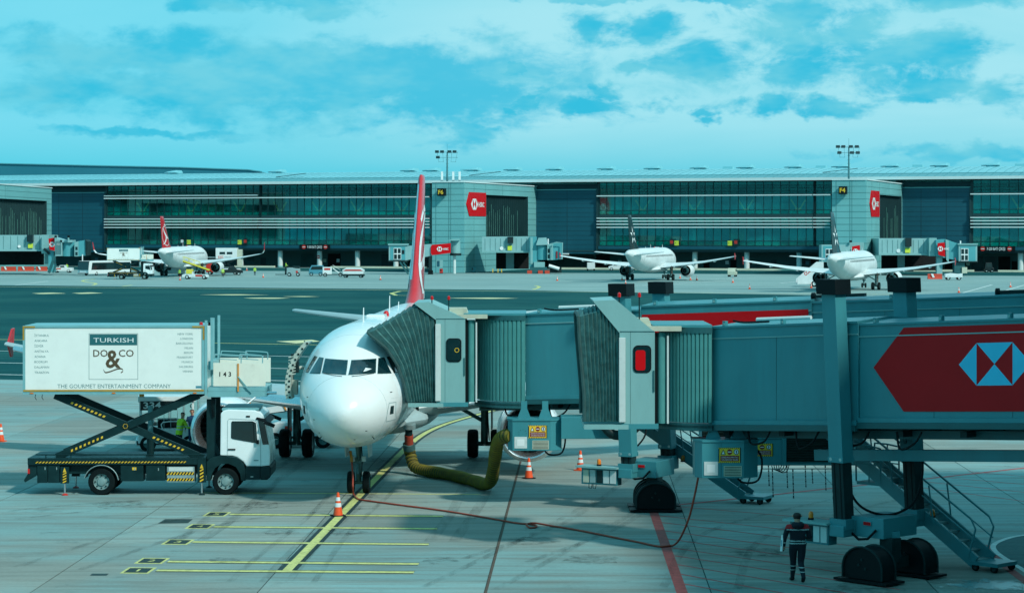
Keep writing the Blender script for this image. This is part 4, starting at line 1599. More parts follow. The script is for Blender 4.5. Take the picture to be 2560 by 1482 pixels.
    FA = [(0, 0), (0.015, 0.022), (0.06, 0.040), (0.2, 0.056), (0.42, 0.056), (0.7, 0.036), (1.0, 0.006)]

    def mk_fin():
        m = MB()
        rings = []
        for z in (5.55, 5.9, 6.4, 7.6, 9.0, 10.6, 11.62, 11.78):
            le, ch = fin_at(z)
            if z < 5.8:
                le -= 1.4
                ch += 1.4
            elif z < 6:
                le -= 0.6
                ch += 0.6
            k = 1.0 if z < 11.7 else 0.55
            rings.append([Vector((h * ch * k * 1.05, le + c * ch, z)) for c, h in FA] + [Vector((-h * ch * k * 1.05, le + c * ch, z)) for c, h in FA[:0:-1]])
        m.loft(rings, livery['fin'])
        return m.mesh('fin', smooth=45)
    fin = link('fin', cached(('fin', livery['fin']), mk_fin), root)

    def fin_pt(s, c, z, out=0.012):
        le, ch = fin_at(z)
        h = interp([q[0] for q in FA], [q[1] for q in FA], c)
        return Vector((s * (h * ch * 1.05 + out), le + c * ch, z))

    def mk_emblem():
        m = MB()
        for s in (-1, 1):
            def stroke(pts, w, mat='sign_white'):
                L, Q = [], []
                for i, (c, z) in enumerate(pts):
                    a, b = pts[max(i - 1, 0)], pts[min(i + 1, len(pts) - 1)]
                    le, ch = fin_at(z)
                    dy, dz_ = (b[0] - a[0]) * ch, b[1] - a[1]
                    n = max(math.hypot(dy, dz_), 1e-6)
                    ww = w[i] if isinstance(w, (list, tuple)) else w
                    oc, oz = -dz_ / n * ww / 2 / ch, dy / n * ww / 2
                    L.append(fin_pt(s, min(0.97, max(0.03, c + oc)), z + oz))
                    Q.append(fin_pt(s, min(0.97, max(0.03, c - oc)), z - oz))
                m.strip(L, Q, mat)
            if livery['emblem'] == 'ring':
                stroke([(0.49 + 0.45 * math.cos(a), 8.0 + 1.85 * math.sin(a)) for a in [R(q) for q in range(0, 361, 12)]], 0.34 if near else 0.13)
                stroke([(0.035, 7.5), (0.12, 7.5), (0.28, 7.7), (0.46, 8.1), (0.62, 8.9), (0.72, 9.7)], [0.1, 0.4, 0.5, 0.7, 0.4, 0.08])
                stroke([(0.40, 8.0), (0.55, 7.2), (0.75, 6.6), (0.9, 6.4)], [0.5, 0.4, 0.25, 0.05])
                stroke([(0.04, 9.6), (0.12, 9.95), (0.3, 10.2), (0.48, 10.1)], [0.25, 0.3, 0.35, 0.1])
            else:
                for k in range(5):
                    a = R(90 + 72 * k)
                    p = [(0.5 + 0.30 * math.cos(a + o_) * r_, 8.2 + 1.35 * math.sin(a + o_) * r_) for o_, r_ in ((-0.45, 0.5), (0.0, 1.25), (0.45, 0.5))]
                    m.add([fin_pt(s, c, z) for c, z in p], [(0, 1, 2)], 'sign_white')
        return m.mesh('fin_emblem')
    link('fin_emblem', cached(('emb', livery['emblem'], near), mk_emblem), fin)
    if near:
        m = MB()
        for z0, z1 in ((6.9, 11.3),):
            pts = []
            for k in range(9):
                z = z0 + (z1 - z0) * k / 8
                le, ch = fin_at(z)
                pts.append([Vector((x_ * ch * 1.05 + math.copysign(0.006, x_) if x_ else 0, le + c * ch - (0.008 if c == 0 else 0), z)) for c, x_ in ((0.05, -0.037), (0.02, -0.025), (0.008, -0.014))])
            m.loft(pts, 'bare_metal', caps=False, wrap=False)
        m.build('fin_leading_edge', fin)

    # cockpit windows cut as patches lying on the nose skin
    def patch(poly, mat, out, n=7):
        """quad in front view (x,z) corners a,b,c,d -> grid on the skin"""
        a, b, c, d = [Vector(q) for q in poly]
        vs, fs = [], []
        for i in range(n + 1):
            for j in range(n + 1):
                u, v = i / n, j / n
                p = a * (1 - u) * (1 - v) + b * u * (1 - v) + c * u * v + d * (1 - u) * v
                y = fus_front(p.x, p.y)
                vs.append((p.x * (1 + out * 0.25), y - out, p.y + out * 0.4))
        for i in range(n):
            for j in range(n):
                k = i * (n + 1) + j
                fs.append((k, k + 1, k + n + 2, k + n + 1))
        return vs, fs

    def grow(poly, g):
        c = sum((Vector(q) for q in poly), Vector((0, 0))) / 4
        return [tuple(c + (Vector(q) - c).normalized() * ((Vector(q) - c).length + g)) for q in poly]
    wins = [((0.055, 4.36), (0.885, 4.39), (0.845, 4.82), (0.075, 4.79)), ((0.965, 4.37), (1.37, 4.35), (1.10, 4.84), (0.935, 4.83)), ((1.445, 4.36), (1.57, 4.36), (1.32, 4.86), (1.185, 4.85))]
    if near:
        for s in (-1, 1):
            for k, wpoly in enumerate(wins):
                q = [(s * a, b) for a, b in wpoly]
                wdw = MB().add(*patch(grow(q, 0.022), 'gear_grey', 0.012), 'gear_grey').build('window_surround', root, smooth=60)
                MB().add(*patch(q, 'cockpit_glass', 0.020), 'cockpit_glass').build('cockpit_window', wdw, smooth=60)
        # wipers
        for s in (-1, 1):
            pts = [(s * 0.16, 4.30), (s * 0.45, 4.325), (s * 0.86, 4.37)]
            MB().path([(x, fus_front(x, z) - 0.025, z + 0.012) for x, z in pts], 0.009, 'black', 6).build('wiper', root)
        # a folded paper behind the glass
        MB().add(*patch([(0.50, 4.43), (0.60, 4.45), (0.76, 4.51), (0.56, 4.55)], 'sign_white', 0.028, 5), 'sign_white').build('paper', root)
        # access panels and probes on the nose flank
        for s in (-1, 1):
            MB().add(*patch([(s * 1.28, 2.78), (s * 1.56, 2.80), (s * 1.58, 3.42), (s * 1.38, 3.42)], 'plane_grey', 0.006, 5), 'plane_grey').build('panel_outline', root, smooth=60)
            MB().add(*patch([(s * 1.30, 2.81), (s * 1.54, 2.83), (s * 1.56, 3.39), (s * 1.39, 3.39)], 'plane_white', 0.010, 5), 'plane_white').build('access_panel', root, smooth=60)
            MB().add(*patch([(s * 1.40, 3.02), (s * 1.50, 3.03), (s * 1.52, 3.30), (s * 1.43, 3.30)], 'dark_metal', 0.014, 4), 'dark_metal').build('static_port', root)
            x, z = s * 0.85, 2.30
            MB().tube((x, fus_front(x, z), z), (x * 1.08, fus_front(x, z) - 0.16, z - 0.05), 0.016, 'dark_metal', 6).build('pitot_probe', root)
        # skin lap joints
        for yj in (3.6, 6.1, 8.6, 11.0):
            w_, t_, b_ = fus(yj)
            MB().path([(1.0008 * w_ * math.sin(a), yj, (t_ + b_) / 2 + 1.0008 * (t_ - b_) / 2 * math.cos(a)) for a in [2 * math.pi * k / 60 for k in range(60)]], 0.004, 'plane_grey', 4, closed=True).build('skin_joint', root)
        for zj in (2.55, 3.55, 5.25):
            for s in (-1, 1):
                MB().path([(s * fus_side(yj, zj, 0.001), yj, zj) for yj in [1.6 + 0.4 * k for k in range(24)] if fus(yj)[1] > zj + 0.05], 0.0035, 'plane_grey', 4).build('skin_joint', root)
        for s, zz_, xx_ in ((1, 2.55, 0.7), (-1, 2.45, 0.9), (1, 2.25, 0.3), (-1, 3.6, 1.35), (1, 3.75, 1.42), (-1, 2.9, 1.05)):
            x, z = s * xx_, zz_
            MB().add(*patch([(x - 0.03, z - 0.012), (x + 0.03, z - 0.012), (x + 0.03, z + 0.012), (x - 0.03, z + 0.012)], 'dark_metal', 0.006, 2), 'dark_metal').build('stencil', root)
        # radome joint
        rj = MB()
        w_, t_, b_ = fus(1.25)
        rj.path([(1.002 * w_ * math.sin(a), 1.25, (t_ + b_) / 2 + 1.002 * (t_ - b_) / 2 * math.cos(a)) for a in [2 * math.pi * k / 40 for k in range(40)]], 0.006, 'plane_grey', 5, closed=True)
        rj.build('radome_joint', root)
    else:
        for s in (-1, 1):
            q = [(s * 0.06, 4.38), (s * 1.6, 4.42), (s * 1.35, 4.9), (s * 0.08, 4.88)]
            MB().add(*patch(q, 'cockpit_glass', 0.02), 'cockpit_glass').build('cockpit_window', root, smooth=60)

    # cabin windows and doors
    def mk_win():
        m = MB()
        for s in (-1, 1):
            y = 6.6
            while y < 29.5:
                if not (14.2 < y < 14.5):
                    x0, x1 = fus_side(y, 4.32, 0.012), fus_side(y, 4.64, 0.012)
                    m.add([(s * x0, y - 0.12, 4.32), (s * x0, y + 0.12, 4.32), (s * x1, y + 0.12, 4.64), (s * x1, y - 0.12, 4.64)], [(0, 1, 2, 3)], 'glass_dark')
                y += 0.533
        return m.mesh('cabin_window_row')
    link('cabin_window_row', cached('cabwin', mk_win), root)['kind'] = 'stuff'

    def mk_door(y, s):
        m = MB()
        if True:
            n = 7
            for yy in (y, y + 0.82):
                for k in range(n):
                    z0, z1 = 3.4 + 1.85 * k / n, 3.4 + 1.85 * (k + 1) / n
                    m.add([(s * fus_side(yy, z0, 0.012), yy, z0), (s * fus_side(yy, z0, 0.012), yy + 0.05, z0), (s * fus_side(yy, z1, 0.012), yy + 0.05, z1), (s * fus_side(yy, z1, 0.012), yy, z1)], [(0, 1, 2, 3)], 'plane_grey')
        return m.mesh('door_outline')
    for y in (4.6, 29.9):
        for s in (-1, 1):
            link('door_outline', cached(('door', y, s), lambda: mk_door(y, s)), root)['kind'] = 'stuff'

    # blade antennas, beacons
    for y, h in ((6.6, 0.50), (17.2, 0.62), (21.5, 0.25)):
        w_, t_, b_ = fus(y)
        MB().prism([(y, t_ - 0.02), (y + 0.16, t_ + h), (y + 0.26, t_ + h), (y + 0.34, t_ - 0.02)], 'plane_white', 'yz', -0.012, 0.012).build('blade_antenna', root)
    MB().lathe([(0.11, -0.02), (0.11, 0.10), (0.07, 0.18), (0.001, 0.20)], 'lens_red', n=12, c=(0.25, 13.0, 5.88)).build('beacon', root, smooth=50)
    MB().box(-0.35, 0.35, 11.2, 12.2, 5.86, 5.98, 'plane_white').build('satcom_plate', root, bevel=0.04)

    # landing gear
    ng = link('nose_gear', None, root, (0, 5.07, 0))

    def mk_ngs():
        m = MB()
        m.tube((0, 0, 0.38), (0, 0.1, 1.95), 0.09, 'gear_grey', 12)
        m.tube((0, 0, 0.38), (0, 0.03, 0.95), 0.06, 'bare_metal', 12)
        m.tube((-0.30, 0, 0.375), (0.30, 0, 0.375), 0.055, 'gear_grey', 10)
        m.tube((0, 0.02, 1.05), (0, -0.9, 1.9), 0.055, 'gear_grey', 8)
        m.path([(0, -0.10, 0.45), (0, -0.30, 0.70), (0, -0.10, 0.98)], 0.035, 'gear_grey', 6)
        m.box(-0.18, 0.18, -0.12, 0.12, 1.05, 1.22, 'gear_grey')
        m.path([(0.1, -0.1, 1.8), (0.14, -0.14, 1.2), (0.10, -0.12, 0.6)], 0.018, 'black', 5)
        m.box(-0.26, -0.12, -0.2, -0.1, 1.12, 1.3, 'galvanised')
        m.box(0.12, 0.26, -0.2, -0.1, 1.12, 1.3, 'galvanised')
        return m.mesh('strut', smooth=40)
    link('strut', cached('ngs', mk_ngs), ng)
    for s in (-1, 1):
        link('wheel', wheel_mesh(0.385, 0.225), ng, (s * 0.27, 0, 0.385))
        MB().prism([(-0.9, 1.84), (0.55, 1.78), (0.55, 1.25), (-0.5, 1.3)], 'plane_grey', 'yz', s * 0.40 - 0.02, s * 0.40 + 0.02).build('gear_door', ng)
    for s in (-1, 1):
        mg = link('main_gear', None, root, (s * 3.795, 17.7, 0))

        def mk_mgs():
            m = MB()
            m.tube((0, 0, 0.55), (0, 0.05, 2.6), 0.15, 'gear_grey', 14)
            m.tube((0, 0, 0.5), (0, 0, 1.2), 0.10, 'bare_metal', 12)
            m.tube((-0.62, 0, 0.57), (0.62, 0, 0.57), 0.09, 'gear_grey', 10)
            m.tube((0, 0, 1.45), (-s * 1.5, 0, 2.3), 0.08, 'gear_grey', 8)
            m.path([(0, 0.2, 0.65), (0, 0.48, 1.0), (0, 0.2, 1.35)], 0.05, 'gear_grey', 6)
            m.path([(0.12, -0.15, 2.4), (0.16, -0.2, 1.4), (0.2, -0.12, 0.7)], 0.025, 'black', 5)
            return m.mesh('strut', smooth=40)
        link('strut', cached(('mgs', s), mk_mgs), mg)
        link('gear_door', cached(('mgd', s), lambda: MB().prism([(-0.55, 2.65), (0.75, 2.65), (0.6, 1.15), (-0.35, 1.15)], 'gear_brown', 'yz', s * 0.30 - 0.02, s * 0.30 + 0.02).mesh('gear_door')), mg)
        for k in (-1, 1):
            link('wheel', wheel_mesh(0.575, 0.41), mg, (k * 0.465, 0, 0.575))
    return root


TK = dict(fin='fin_red', emblem='ring', tip='fin_red')
SA_ = dict(fin='fin_black', emblem='star', tip='fin_red')
MAIN_ANG = R(-2.0)
NOSE = Vector((-5.52, 75.6, 0))
plane = airliner('white twin-jet airliner seen head-on with red tail fin, docked at the jet bridge', NOSE, MAIN_ANG, TK, near=True)
# open service door on the truck side, swung forward along the skin
m = MB()
ringo, ringi = [], []
for k in range(11):
    z = 3.38 + 1.95 * k / 10
    xo = -fus_side(5.0, z) - 0.34
    ringo.append((xo - 0.10, z))
    ringi.append((xo + 0.09, z))
prof = ringo + ringi[::-1]
m.prism(prof, 'door_liner', 'xz', 3.55, 4.38)
dr = m.build('open_door', plane, smooth=30)
m = MB()
for k in range(11):
    z = 3.44 + 1.84 * k / 10
    xo = -fus_side(5.0, z) - 0.34
    m.box(xo + 0.015, xo + 0.075, 3.525, 3.549, z - 0.03, z + 0.03, 'black')
    m.box(xo - 0.07, xo - 0.02, 3.53, 3.549, z + 0.06, z + 0.10, 'gear_grey')
m.build('door_latch_row', dr)['kind'] = 'stuff'
m = MB()
m.path([(-fus_side(5, 4.4) - 0.25, 4.38, 4.35), (-fus_side(5, 4.4) - 0.1, 4.5, 4.4), (-fus_side(5, 4.4) + 0.1, 4.7, 4.4)], 0.06, 'door_liner', 8)
m.box(-2.28, -2.02, 4.0, 4.36, 3.5, 4.0, 'door_liner')
m.box(-2.22, -1.98, 3.9, 4.3, 4.25, 4.9, 'dark_metal')
for k in range(7):
    m.tube((-2.26, 3.56, 4.2 + 0.1 * k), (-2.02, 3.6, 4.24 + 0.1 * k), 0.02, 'door_liner', 6)
m.build('door_hinge', dr)
m = MB()
m.text('SAPANCA', 'navy_text', (0, 0, 0), 0.24, 1.35, right=(0, 1, 0), up=(0, 0, 1))
for i, v in enumerate(m.v):
    y, z = 2.95 + v.y, 3.32 + v.z
    m.v[i] = Vector((fus_side(y, z, 0.015), y, z))
m.build('lettering', plane)


def far_plane(label, tail, h, livery, **kw):
    """tail: plan point of the tail tip; h: heading in degrees to the right of straight away"""
    hh = R(h)
    nose = (tail[0] + math.sin(hh) * 37.57, tail[1] + math.cos(hh) * 37.57)
    return airliner(label, nose, math.pi - hh, livery, **kw)


p1 = far_plane('white airliner with red tail fin parked nose-in at the far terminal', plan(397, 442), 5, TK, sharklet=True)
p2 = far_plane('white airliner with black tail fin parked nose-in, between the two gate towers', plan(1566, 404), 15.5, SA_)
p3 = far_plane('white airliner with black tail fin parked in front of the tower with gate sign F4', plan(2073, 337), 17.5, SA_)
for p, txt, yy in ((p1, 'TURKISH AIRLINES', 8.5), (p2, 'TURKISH AIRLINES', 8.5), (p3, 'STAR ALLIANCE', 8.5)):
    m = MB()
    L = 9.0
    m.text(txt, 'navy_text', (0, 0, 0), 0.85 if p is p1 else 0.6, L, right=(0, -1, 0), up=(0, 0, 1))
    for i, v in enumerate(m.v):
        y, z = yy + L + v.y, 4.72 + v.z
        m.v[i] = Vector((fus_side(y, z, 0.02), y, z))
    m.build('lettering', p)
# ------------------------------------------------------------------ the two near jet bridges
def root_matrix(o):
    return Matrix.Translation(o.location) @ Matrix.Rotation(o.rotation_euler.z, 4, 'Z')


def wbuild(mb, name, parent, **kw):
    """shapes given in world space, parented to a placed and turned thing"""
    mb.xf(root_matrix(parent).inverted())
    return mb.build(name, parent, **kw)


def warning_sticker(m, o, r, u, w, h):
    """yellow hazard label with three pictograms over a dark red text block"""
    o, r, u = Vector(o), Vector(r), Vector(u)
    n = r.cross(u)

    def P(a, b, d):
        return o + r * (a * w) + u * (b * h) + n * d

    def rect(a0, a1, b0, b1, d, mat):
        m.add([P(a0, b0, d), P(a1, b0, d), P(a1, b1, d), P(a0, b1, d)], [(0, 1, 2, 3)], mat)
    rect(-0.5, 0.5, -0.5, 0.5, 0.004, 'black')
    for k in range(11):
        for b0, b1 in ((-0.5, -0.44), (0.44, 0.5)):
            rect(-0.5 + k / 11, -0.5 + (k + 0.55) / 11, b0, b1, 0.006, 'sign_yellow')
    rect(-0.46, 0.46, -0.44, 0.44, 0.007, 'sign_yellow')
    rect(-0.42, 0.42, -0.40, -0.02, 0.009, 'sign_maroon')
    for t, b in (('İZİNSİZ KULLANMAYINIZ', -0.18), ('YAKLAŞMAYINIZ TEHLİKE', -0.34)):
        m.text(t, 'sign_white', P(0, b, 0.011), h * 0.09, w * 0.74, right=r, up=u, align='CENTER')
    m.add([P(-0.40, 0.04, 0.010), P(-0.18, 0.04, 0.010), P(-0.29, 0.40, 0.010)], [(0, 1, 2)], 'black')
    m.add([P(-0.355, 0.075, 0.012), P(-0.225, 0.075, 0.012), P(-0.29, 0.31, 0.012)], [(0, 1, 2)], 'sign_white')
    for cx, mat in ((0.0, 'sign_maroon'), (0.30, 'navy_text')):
        m.add([P(cx + 0.115 * math.cos(q), 0.22 + 0.19 * math.sin(q), 0.010) for q in [2 * math.pi * i / 16 for i in range(16)]], [tuple(range(16))], mat)
        if cx:
            m.add([P(cx + 0.085 * math.cos(q), 0.22 + 0.14 * math.sin(q), 0.012) for q in [2 * math.pi * i / 16 for i in range(16)]], [tuple(range(16))], 'sign_white')
            rect(cx - 0.025, cx + 0.025, 0.12, 0.32, 0.014, 'navy_text')
    rect(-0.08, 0.08, 0.19, 0.25, 0.013, 'sign_white')


def stair(root, x0, z0, x1, z1, y, w, rails=True):
    """service stair: from foot (x0,z0) up to (x1,z1) along the tunnel, centred at y"""
    st = link('service_stair', None, root)
    for s in (-1, 1):
        MB().beam((x0, y + s * w / 2, z0 + 0.12), (x1, y + s * w / 2, z1 + 0.12), 0.06, 0.36, 'bridge').build('stringer', st)
    n = max(4, int(abs(z1 - z0) / 0.21))
    tm = MB().box(-0.14, 0.14, -w / 2 + 0.035, w / 2 - 0.035, -0.02, 0.02, 'galvanised').mesh('tread')
    for k in range(n):
        t = (k + 0.5) / n
        link('tread', tm, st, (x0 + (x1 - x0) * t, y, z0 + (z1 - z0) * t + 0.05))
    if rails:
        for s in (-1, 1):
            m = MB()
            d = Vector((x1 - x0, 0, z1 - z0)).normalized()
            yy = y + s * (w / 2 + 0.02)
            pts = [Vector((x0 + d.x * 0.25, yy, z0 + 0.25)), Vector((x0 - d.x * 0.02, yy, z0 + 1.02)), Vector((x0 + d.x * 0.15, yy, z0 + 1.28)), Vector((x1, yy, z1 + 1.05))]
            m.path(curve_pts([tuple(p) for p in pts[:1]] + [tuple(p) for p in pts[1:]], 1), 0.028, 'bridge', 8)
            MB().tube((x0, yy, z0 + 0.72), (x1, yy, z1 + 0.6), 0.02, 'bridge', 8).build('knee_rail', st)
            for t in (0.25, 0.5, 0.75, 0.97):
                p = Vector((x0 + (x1 - x0) * t, yy, z0 + (z1 - z0) * t))
                MB().tube(p + Vector((0, 0, 0.2)), p + Vector((d.x * 0.18, 0, 1.13 + 0.08)), 0.022, 'bridge', 8).build('rail_post', st)
            m.build('handrail', st, smooth=40)
    # wheeled foot platform
    m = MB()
    sx = 1 if x0 > x1 else -1
    m.box(min(x0 - sx * 0.15, x0 + sx * 0.75), max(x0 - sx * 0.15, x0 + sx * 0.75), y - w / 2 - 0.06, y + w / 2 + 0.06, z0 + 0.06, z0 + 0.16, 'bridge')
    m.build('foot_platform', st)
    cw = wheel_mesh(0.11, 0.07, 'dark_metal')
    for dx_ in (0.0, 0.6):
        for s in (-1, 1):
            link('caster', cw, st, (x0 + sx * dx_, y + s * w / 2, 0.11), (0, 0, R(90)))
    return st


def bog_h(k):
    return 0.40 + 0.54 * math.sin(math.pi * k / 14)


def pod(root, c, ang):
    """arched wheel cover with the tyre inside"""
    p = link('wheel_pod', None, root, c, (0, 0, ang))
    arch = [(-0.62, 0.12)] + [(0.62 * -math.cos(math.pi * k / 14), bog_h(k)) for k in range(15)] + [(0.62, 0.12)]
    m = MB()
    m.prism(arch, 'black', 'xz', -0.27, 0.27)
    for k in (-0.29, 0.29):
        rim = [Vector((a * 1.02, k, b * 1.01)) for a, b in arch]
        m.path(rim, 0.03, 'dark_metal', 6)
    m.build('wheel_cover', p, smooth=40)
    MB().box(-0.85, 0.85, -0.40, 0.40, 0.04, 0.10, 'black').build('guard_skirt', p)
    link('wheel', wheel_mesh(0.43, 0.36), p, (0, 0, 0.43), (0, 0, R(90)))
    for a, b in ((-0.12, 0.48), (0.10, 0.40), (-0.02, 0.62)):
        MB().tube((a, -0.30, b), (a, -0.262, b), 0.035, 'dark_metal', 8).build('bolt', p)
    return p


def amber(root, c, sc=1.0):
    a = MB().lathe([(0.08 * sc, 0), (0.08 * sc, 0.05 * sc)], 'black', c=c, n=12)
    a.lathe([(0.065 * sc, 0.05 * sc), (0.07 * sc, 0.15 * sc), (0.05 * sc, 0.21 * sc), (0.001, 0.23 * sc)], 'lens_amber', c=c, n=12)
    return a.build('warning_beacon', root, smooth=40)


def jet_bridge(label, col, ang, slope, zb, zt, secs, cab, bog):
    """col: plan of the near lift column; ang: tunnel bearing; zb/zt: wall foot and top at the column"""
    root = thing('jet_bridge', label, 'jet bridge', (col[0], col[1], 0), ang)
    k = math.tan(slope)
    SH = Matrix(((1, 0, 0, 0), (0, 1, 0, 0), (k, 0, 1, 0), (0, 0, 0, 1)))
    SC = Matrix(((1, 0, -k, k * zb), (0, 1, 0, 0), (0, 0, 1, 0), (0, 0, 0, 1)))

    def tb(m, name, parent=root, **kw):
        m.xf(SH)
        return m.build(name, parent, **kw)
    y0, y1 = 0.34, 2.95
    for i, (xa, xb, red) in enumerate(secs):
        e = 0.07 * i
        up = 0.20 if (zt < 6.5 and i) else 0.0
        sec = MB()
        a, b, zz0, zz1 = y0 + e, y1 - e, zb + e, zt - e + up
        sec.box(xa, xb, a, a + 0.06, zz0, zz1, 'bridge')
        sec.box(xa, xb, b - 0.06, b, zz0, zz1, 'bridge')
        sec.box(xa, xb, a + 0.06, b - 0.06, zz0, zz0 + 0.12, 'bridge_beam')
        sec.box(xa, xa + 0.05, a + 0.06, b - 0.06, zz0 + 0.12, zz1, 'bridge')
        tun = tb(sec, 'tunnel_section')
        rf = MB()
        rf.prism([(a - 0.04, zz1 + 0.002), (a - 0.04, zz1 + 0.06), ((a + b) / 2, zz1 + 0.16), (b + 0.04, zz1 + 0.06), (b + 0.04, zz1 + 0.002)], 'bridge', 'yz', xa, xb)
        tb(rf, 'tunnel_roof', tun)
        tr = MB()
        tb(MB().box(xa, xb, a - 0.03, a - 0.002, zz1 - 0.30, zz1 - 0.27, 'bridge_light'), 'trim_line', tun)
        tr.box(xa, xb, a - 0.09, a - 0.003, zz0 - 0.02, zz0 + 0.10, 'bridge')
        tr.box(xa, xb, a - 0.13, a - 0.003, zz0 - 0.18, zz0 - 0.022, 'bridge_beam')
        tb(tr, 'tunnel_sill', tun)
        tb(MB().box(xa, xb, b - 0.25, b, zz0 - 0.18, zz0 - 0.002, 'bridge_beam'), 'tunnel_sill', tun)
        j = MB()
        x = xa + 2.4
        while x < xb - 0.6:
            j.box(x - 0.006, x + 0.006, a - 0.006, a - 0.0005, zz0 + 0.1, zz1 - 0.3, 'bridge_beam')
            x += 2.4
        if j.v:
            tb(j, 'panel_seam', tun)['kind'] = 'stuff'
        # roof rail, posts and pipe
        x = xa + 0.5
        clip = MB().box(-0.05, 0.05, -0.06, 0.06, 0, 0.17, 'bridge').box(-0.03, 0.03, -0.075, -0.062, 0.05, 0.12, 'bridge_light').mesh('roof_clip')
        while x < min(xb, 9):
            link('roof_clip', clip, tun, (x, a + 0.05, zz1 + 0.03 + k * x))
            x += 2.1
        if i == 0:
            tb(MB().tube((xa + 0.6, (a + b) / 2, zz1 + 0.2), (xa + 2.4, (a + b) / 2 + 0.2, zz1 + 0.2), 0.06, 'post_white', 8), 'roof_pipe', tun)
            tb(MB().path(curve_pts([(xa + 0.5, a + 0.4, zz1 + 0.2), (xa + 0.9, a + 0.4, zz1 + 0.14), (xa + 1.8, a + 0.4, zz1 + 0.14)], 4), 0.03, 'black', 6), 'roof_cable', tun)
        else:
            tb(MB().box(xa + 5.9, xa + 7.6, a + 0.25, a + 0.5, zz1 + 0.10, zz1 + 0.2, 'dark_metal').tube((xa + 5.85, a + 0.3, zz1 + 0.16), (xa + 5.95, a + 0.3, zz1 + 0.16), 0.12, 'black', 12), 'cable_chain', tun)
        if red == 'logo':
            g = MB()
            yy = a - 0.018
            poly = [(0.82, 5.53 - k * 0.82), (1.80, 4.42 - k * 1.8), (16.0, 4.42 - k * 1.8), (16.0, 6.61 - k * 1.8), (1.80, 6.61 - k * 1.8)]
            g.prism(poly, 'sign_red', 'xz', yy, yy + 0.014)
            hexagon_logo(g, (4.62, yy - 0.006, 5.78 - k * 4.62), (1, 0, 0), (0, 0, 1), 1.08, (0, 0, 0), 'sign_cyan')
            g.text('HSBC', 'sign_cyan', (6.1, yy - 0.006, 5.46 - k * 4.62), 0.64, 2.7, bold=0.02)
            tb(g, 'sign_panel', tun)
        elif red == 'stripe':
            g = MB()
            g.box(xa + 0.05, xb - 0.1, a - 0.045, a - 0.032, zz0 + 0.5, zz1 - 0.24, 'sign_red')
            tb(g, 'sign_panel', tun)
    # lift columns
    for yc in (0.0, 3.12):
        lc = link('lift_column', None, root)
        m = MB()
        m.box(-0.23, 0.23, yc - 0.23, yc + 0.23, bog['z_out'], bog['z_cap'], 'bridge')
        for s in (-1, 1):
            m.box(-0.25, 0.25, yc + s * 0.225 - 0.02, yc + s * 0.225 + 0.02, bog['z_out'], bog['z_out'] + 0.14, 'bridge')
        m.xf(SC).build('outer_tube', lc, bevel=0.012)
        MB().box(-0.33, 0.33, yc - 0.33, yc + 0.33, bog['z_cap'] - 0.002, bog['z_cap'] + 0.40, 'black').xf(SC).build('cap', lc, bevel=0.01)
        m = MB()
        m.box(-0.19, 0.19, yc - 0.19, yc + 0.19, 1.45, bog['z_out'] + 0.2, 'dark_metal')
        for s in (-0.09, 0.09):
            m.box(s - 0.015, s + 0.015, yc - 0.20, yc - 0.188, 1.45, bog['z_out'] - 0.002, 'black')
        m.xf(SC).build('inner_tube', lc)
        MB().box(-0.27, 0.27, yc - 0.27, yc + 0.27, 1.25, 1.52, 'bridge').xf(SC).build('foot', lc)
        for s in (-1, 1):
            MB().tube((s * 0.16, yc - 0.25, bog['z_out'] + 0.09), (s * 0.16, yc - 0.222, bog['z_out'] + 0.09), 0.045, 'galvanised', 8).xf(SC).build('bolt', lc)
    xb_ = k * (zb - 1.2)
    # carriage
    cg = link('carriage', None, root, (xb_, 1.56, 0), (0, 0, 0))
    m = MB()
    m.box(-0.24, 0.24, -1.9, 1.9, 1.06, 1.36, 'bridge')
    m.build('cross_beam', cg, bevel=0.02)
    m = MB()
    m.box(-0.55, 0.5, -0.9, 0.55, 1.07, 1.60, 'bridge')
    m.box(-0.15, 0.12, -0.93, -0.902, 1.38, 1.50, 'sign_red')
    m.box(-0.42, -0.38, -0.93, -0.902, 1.1, 1.5, 'black')
    m.build('drive_box', cg, bevel=0.015, loc=(bog['off'][0] * 0.6, bog['off'][1] * 0.5, 0))
    m = MB()
    m.path([(-0.5, -0.95, 1.15), (-0.2, -1.05, 1.02), (0.1, -1.05, 1.06), (0.3, -0.95, 1.3)], 0.035, 'black', 8)
    m.build('cable', cg, smooth=40, loc=(bog['off'][0] * 0.6, bog['off'][1] * 0.5, 0))
    # control cabinet shelf at the near end
    m = MB()
    m.box(-1.75, -0.25, -2.0, -1.32, 1.34, 1.40, 'bridge_light')
    m.build('shelf', cg)
    m = MB()
    m.box(-1.6, -0.3, -1.86, -1.5, 0.80, 1.33, 'bridge')
    m.build('cabinet', cg, bevel=0.01)
    for q in range(5):
        xq = -1.52 + 0.245 * q
        MB().box(xq, xq + 0.2, -1.89, -1.862, 0.86, 1.28, ('beige', 'galvanised', 'dark_metal', 'post_white', 'post_white')[q]).build('control_unit', cg)
    for q in (-1.35, -1.2):
        MB().path([(q, -1.8, 0.82), (q + 0.02, -1.85, 0.68), (q + 0.1, -1.83, 0.66), (q + 0.12, -1.8, 0.82)], 0.012, 'black', 5).build('cable', cg)
    amber(cg, (-1.05, -1.66, 1.40))
    amber(cg, (0.45, 1.75, 1.30))
    MB().box(-0.2, 0.2, -0.2, 0.2, 0.45, 1.08, 'dark_metal').build('pivot_post', cg, loc=(*bog['off'], 0))
    MB().beam((0, 0, 1.14), (bog['off'][0], bog['off'][1], 1.14), 0.5, 0.2, 'bridge').build('outrigger_beam', cg)
    bo = link('bogie', None, cg, (*bog['off'], 0), (0, 0, bog['yaw']))
    MB().beam((0, -0.6, 0.45), (0, 0.6, 0.45), 0.30, 0.30, 'dark_metal').build('axle', bo)
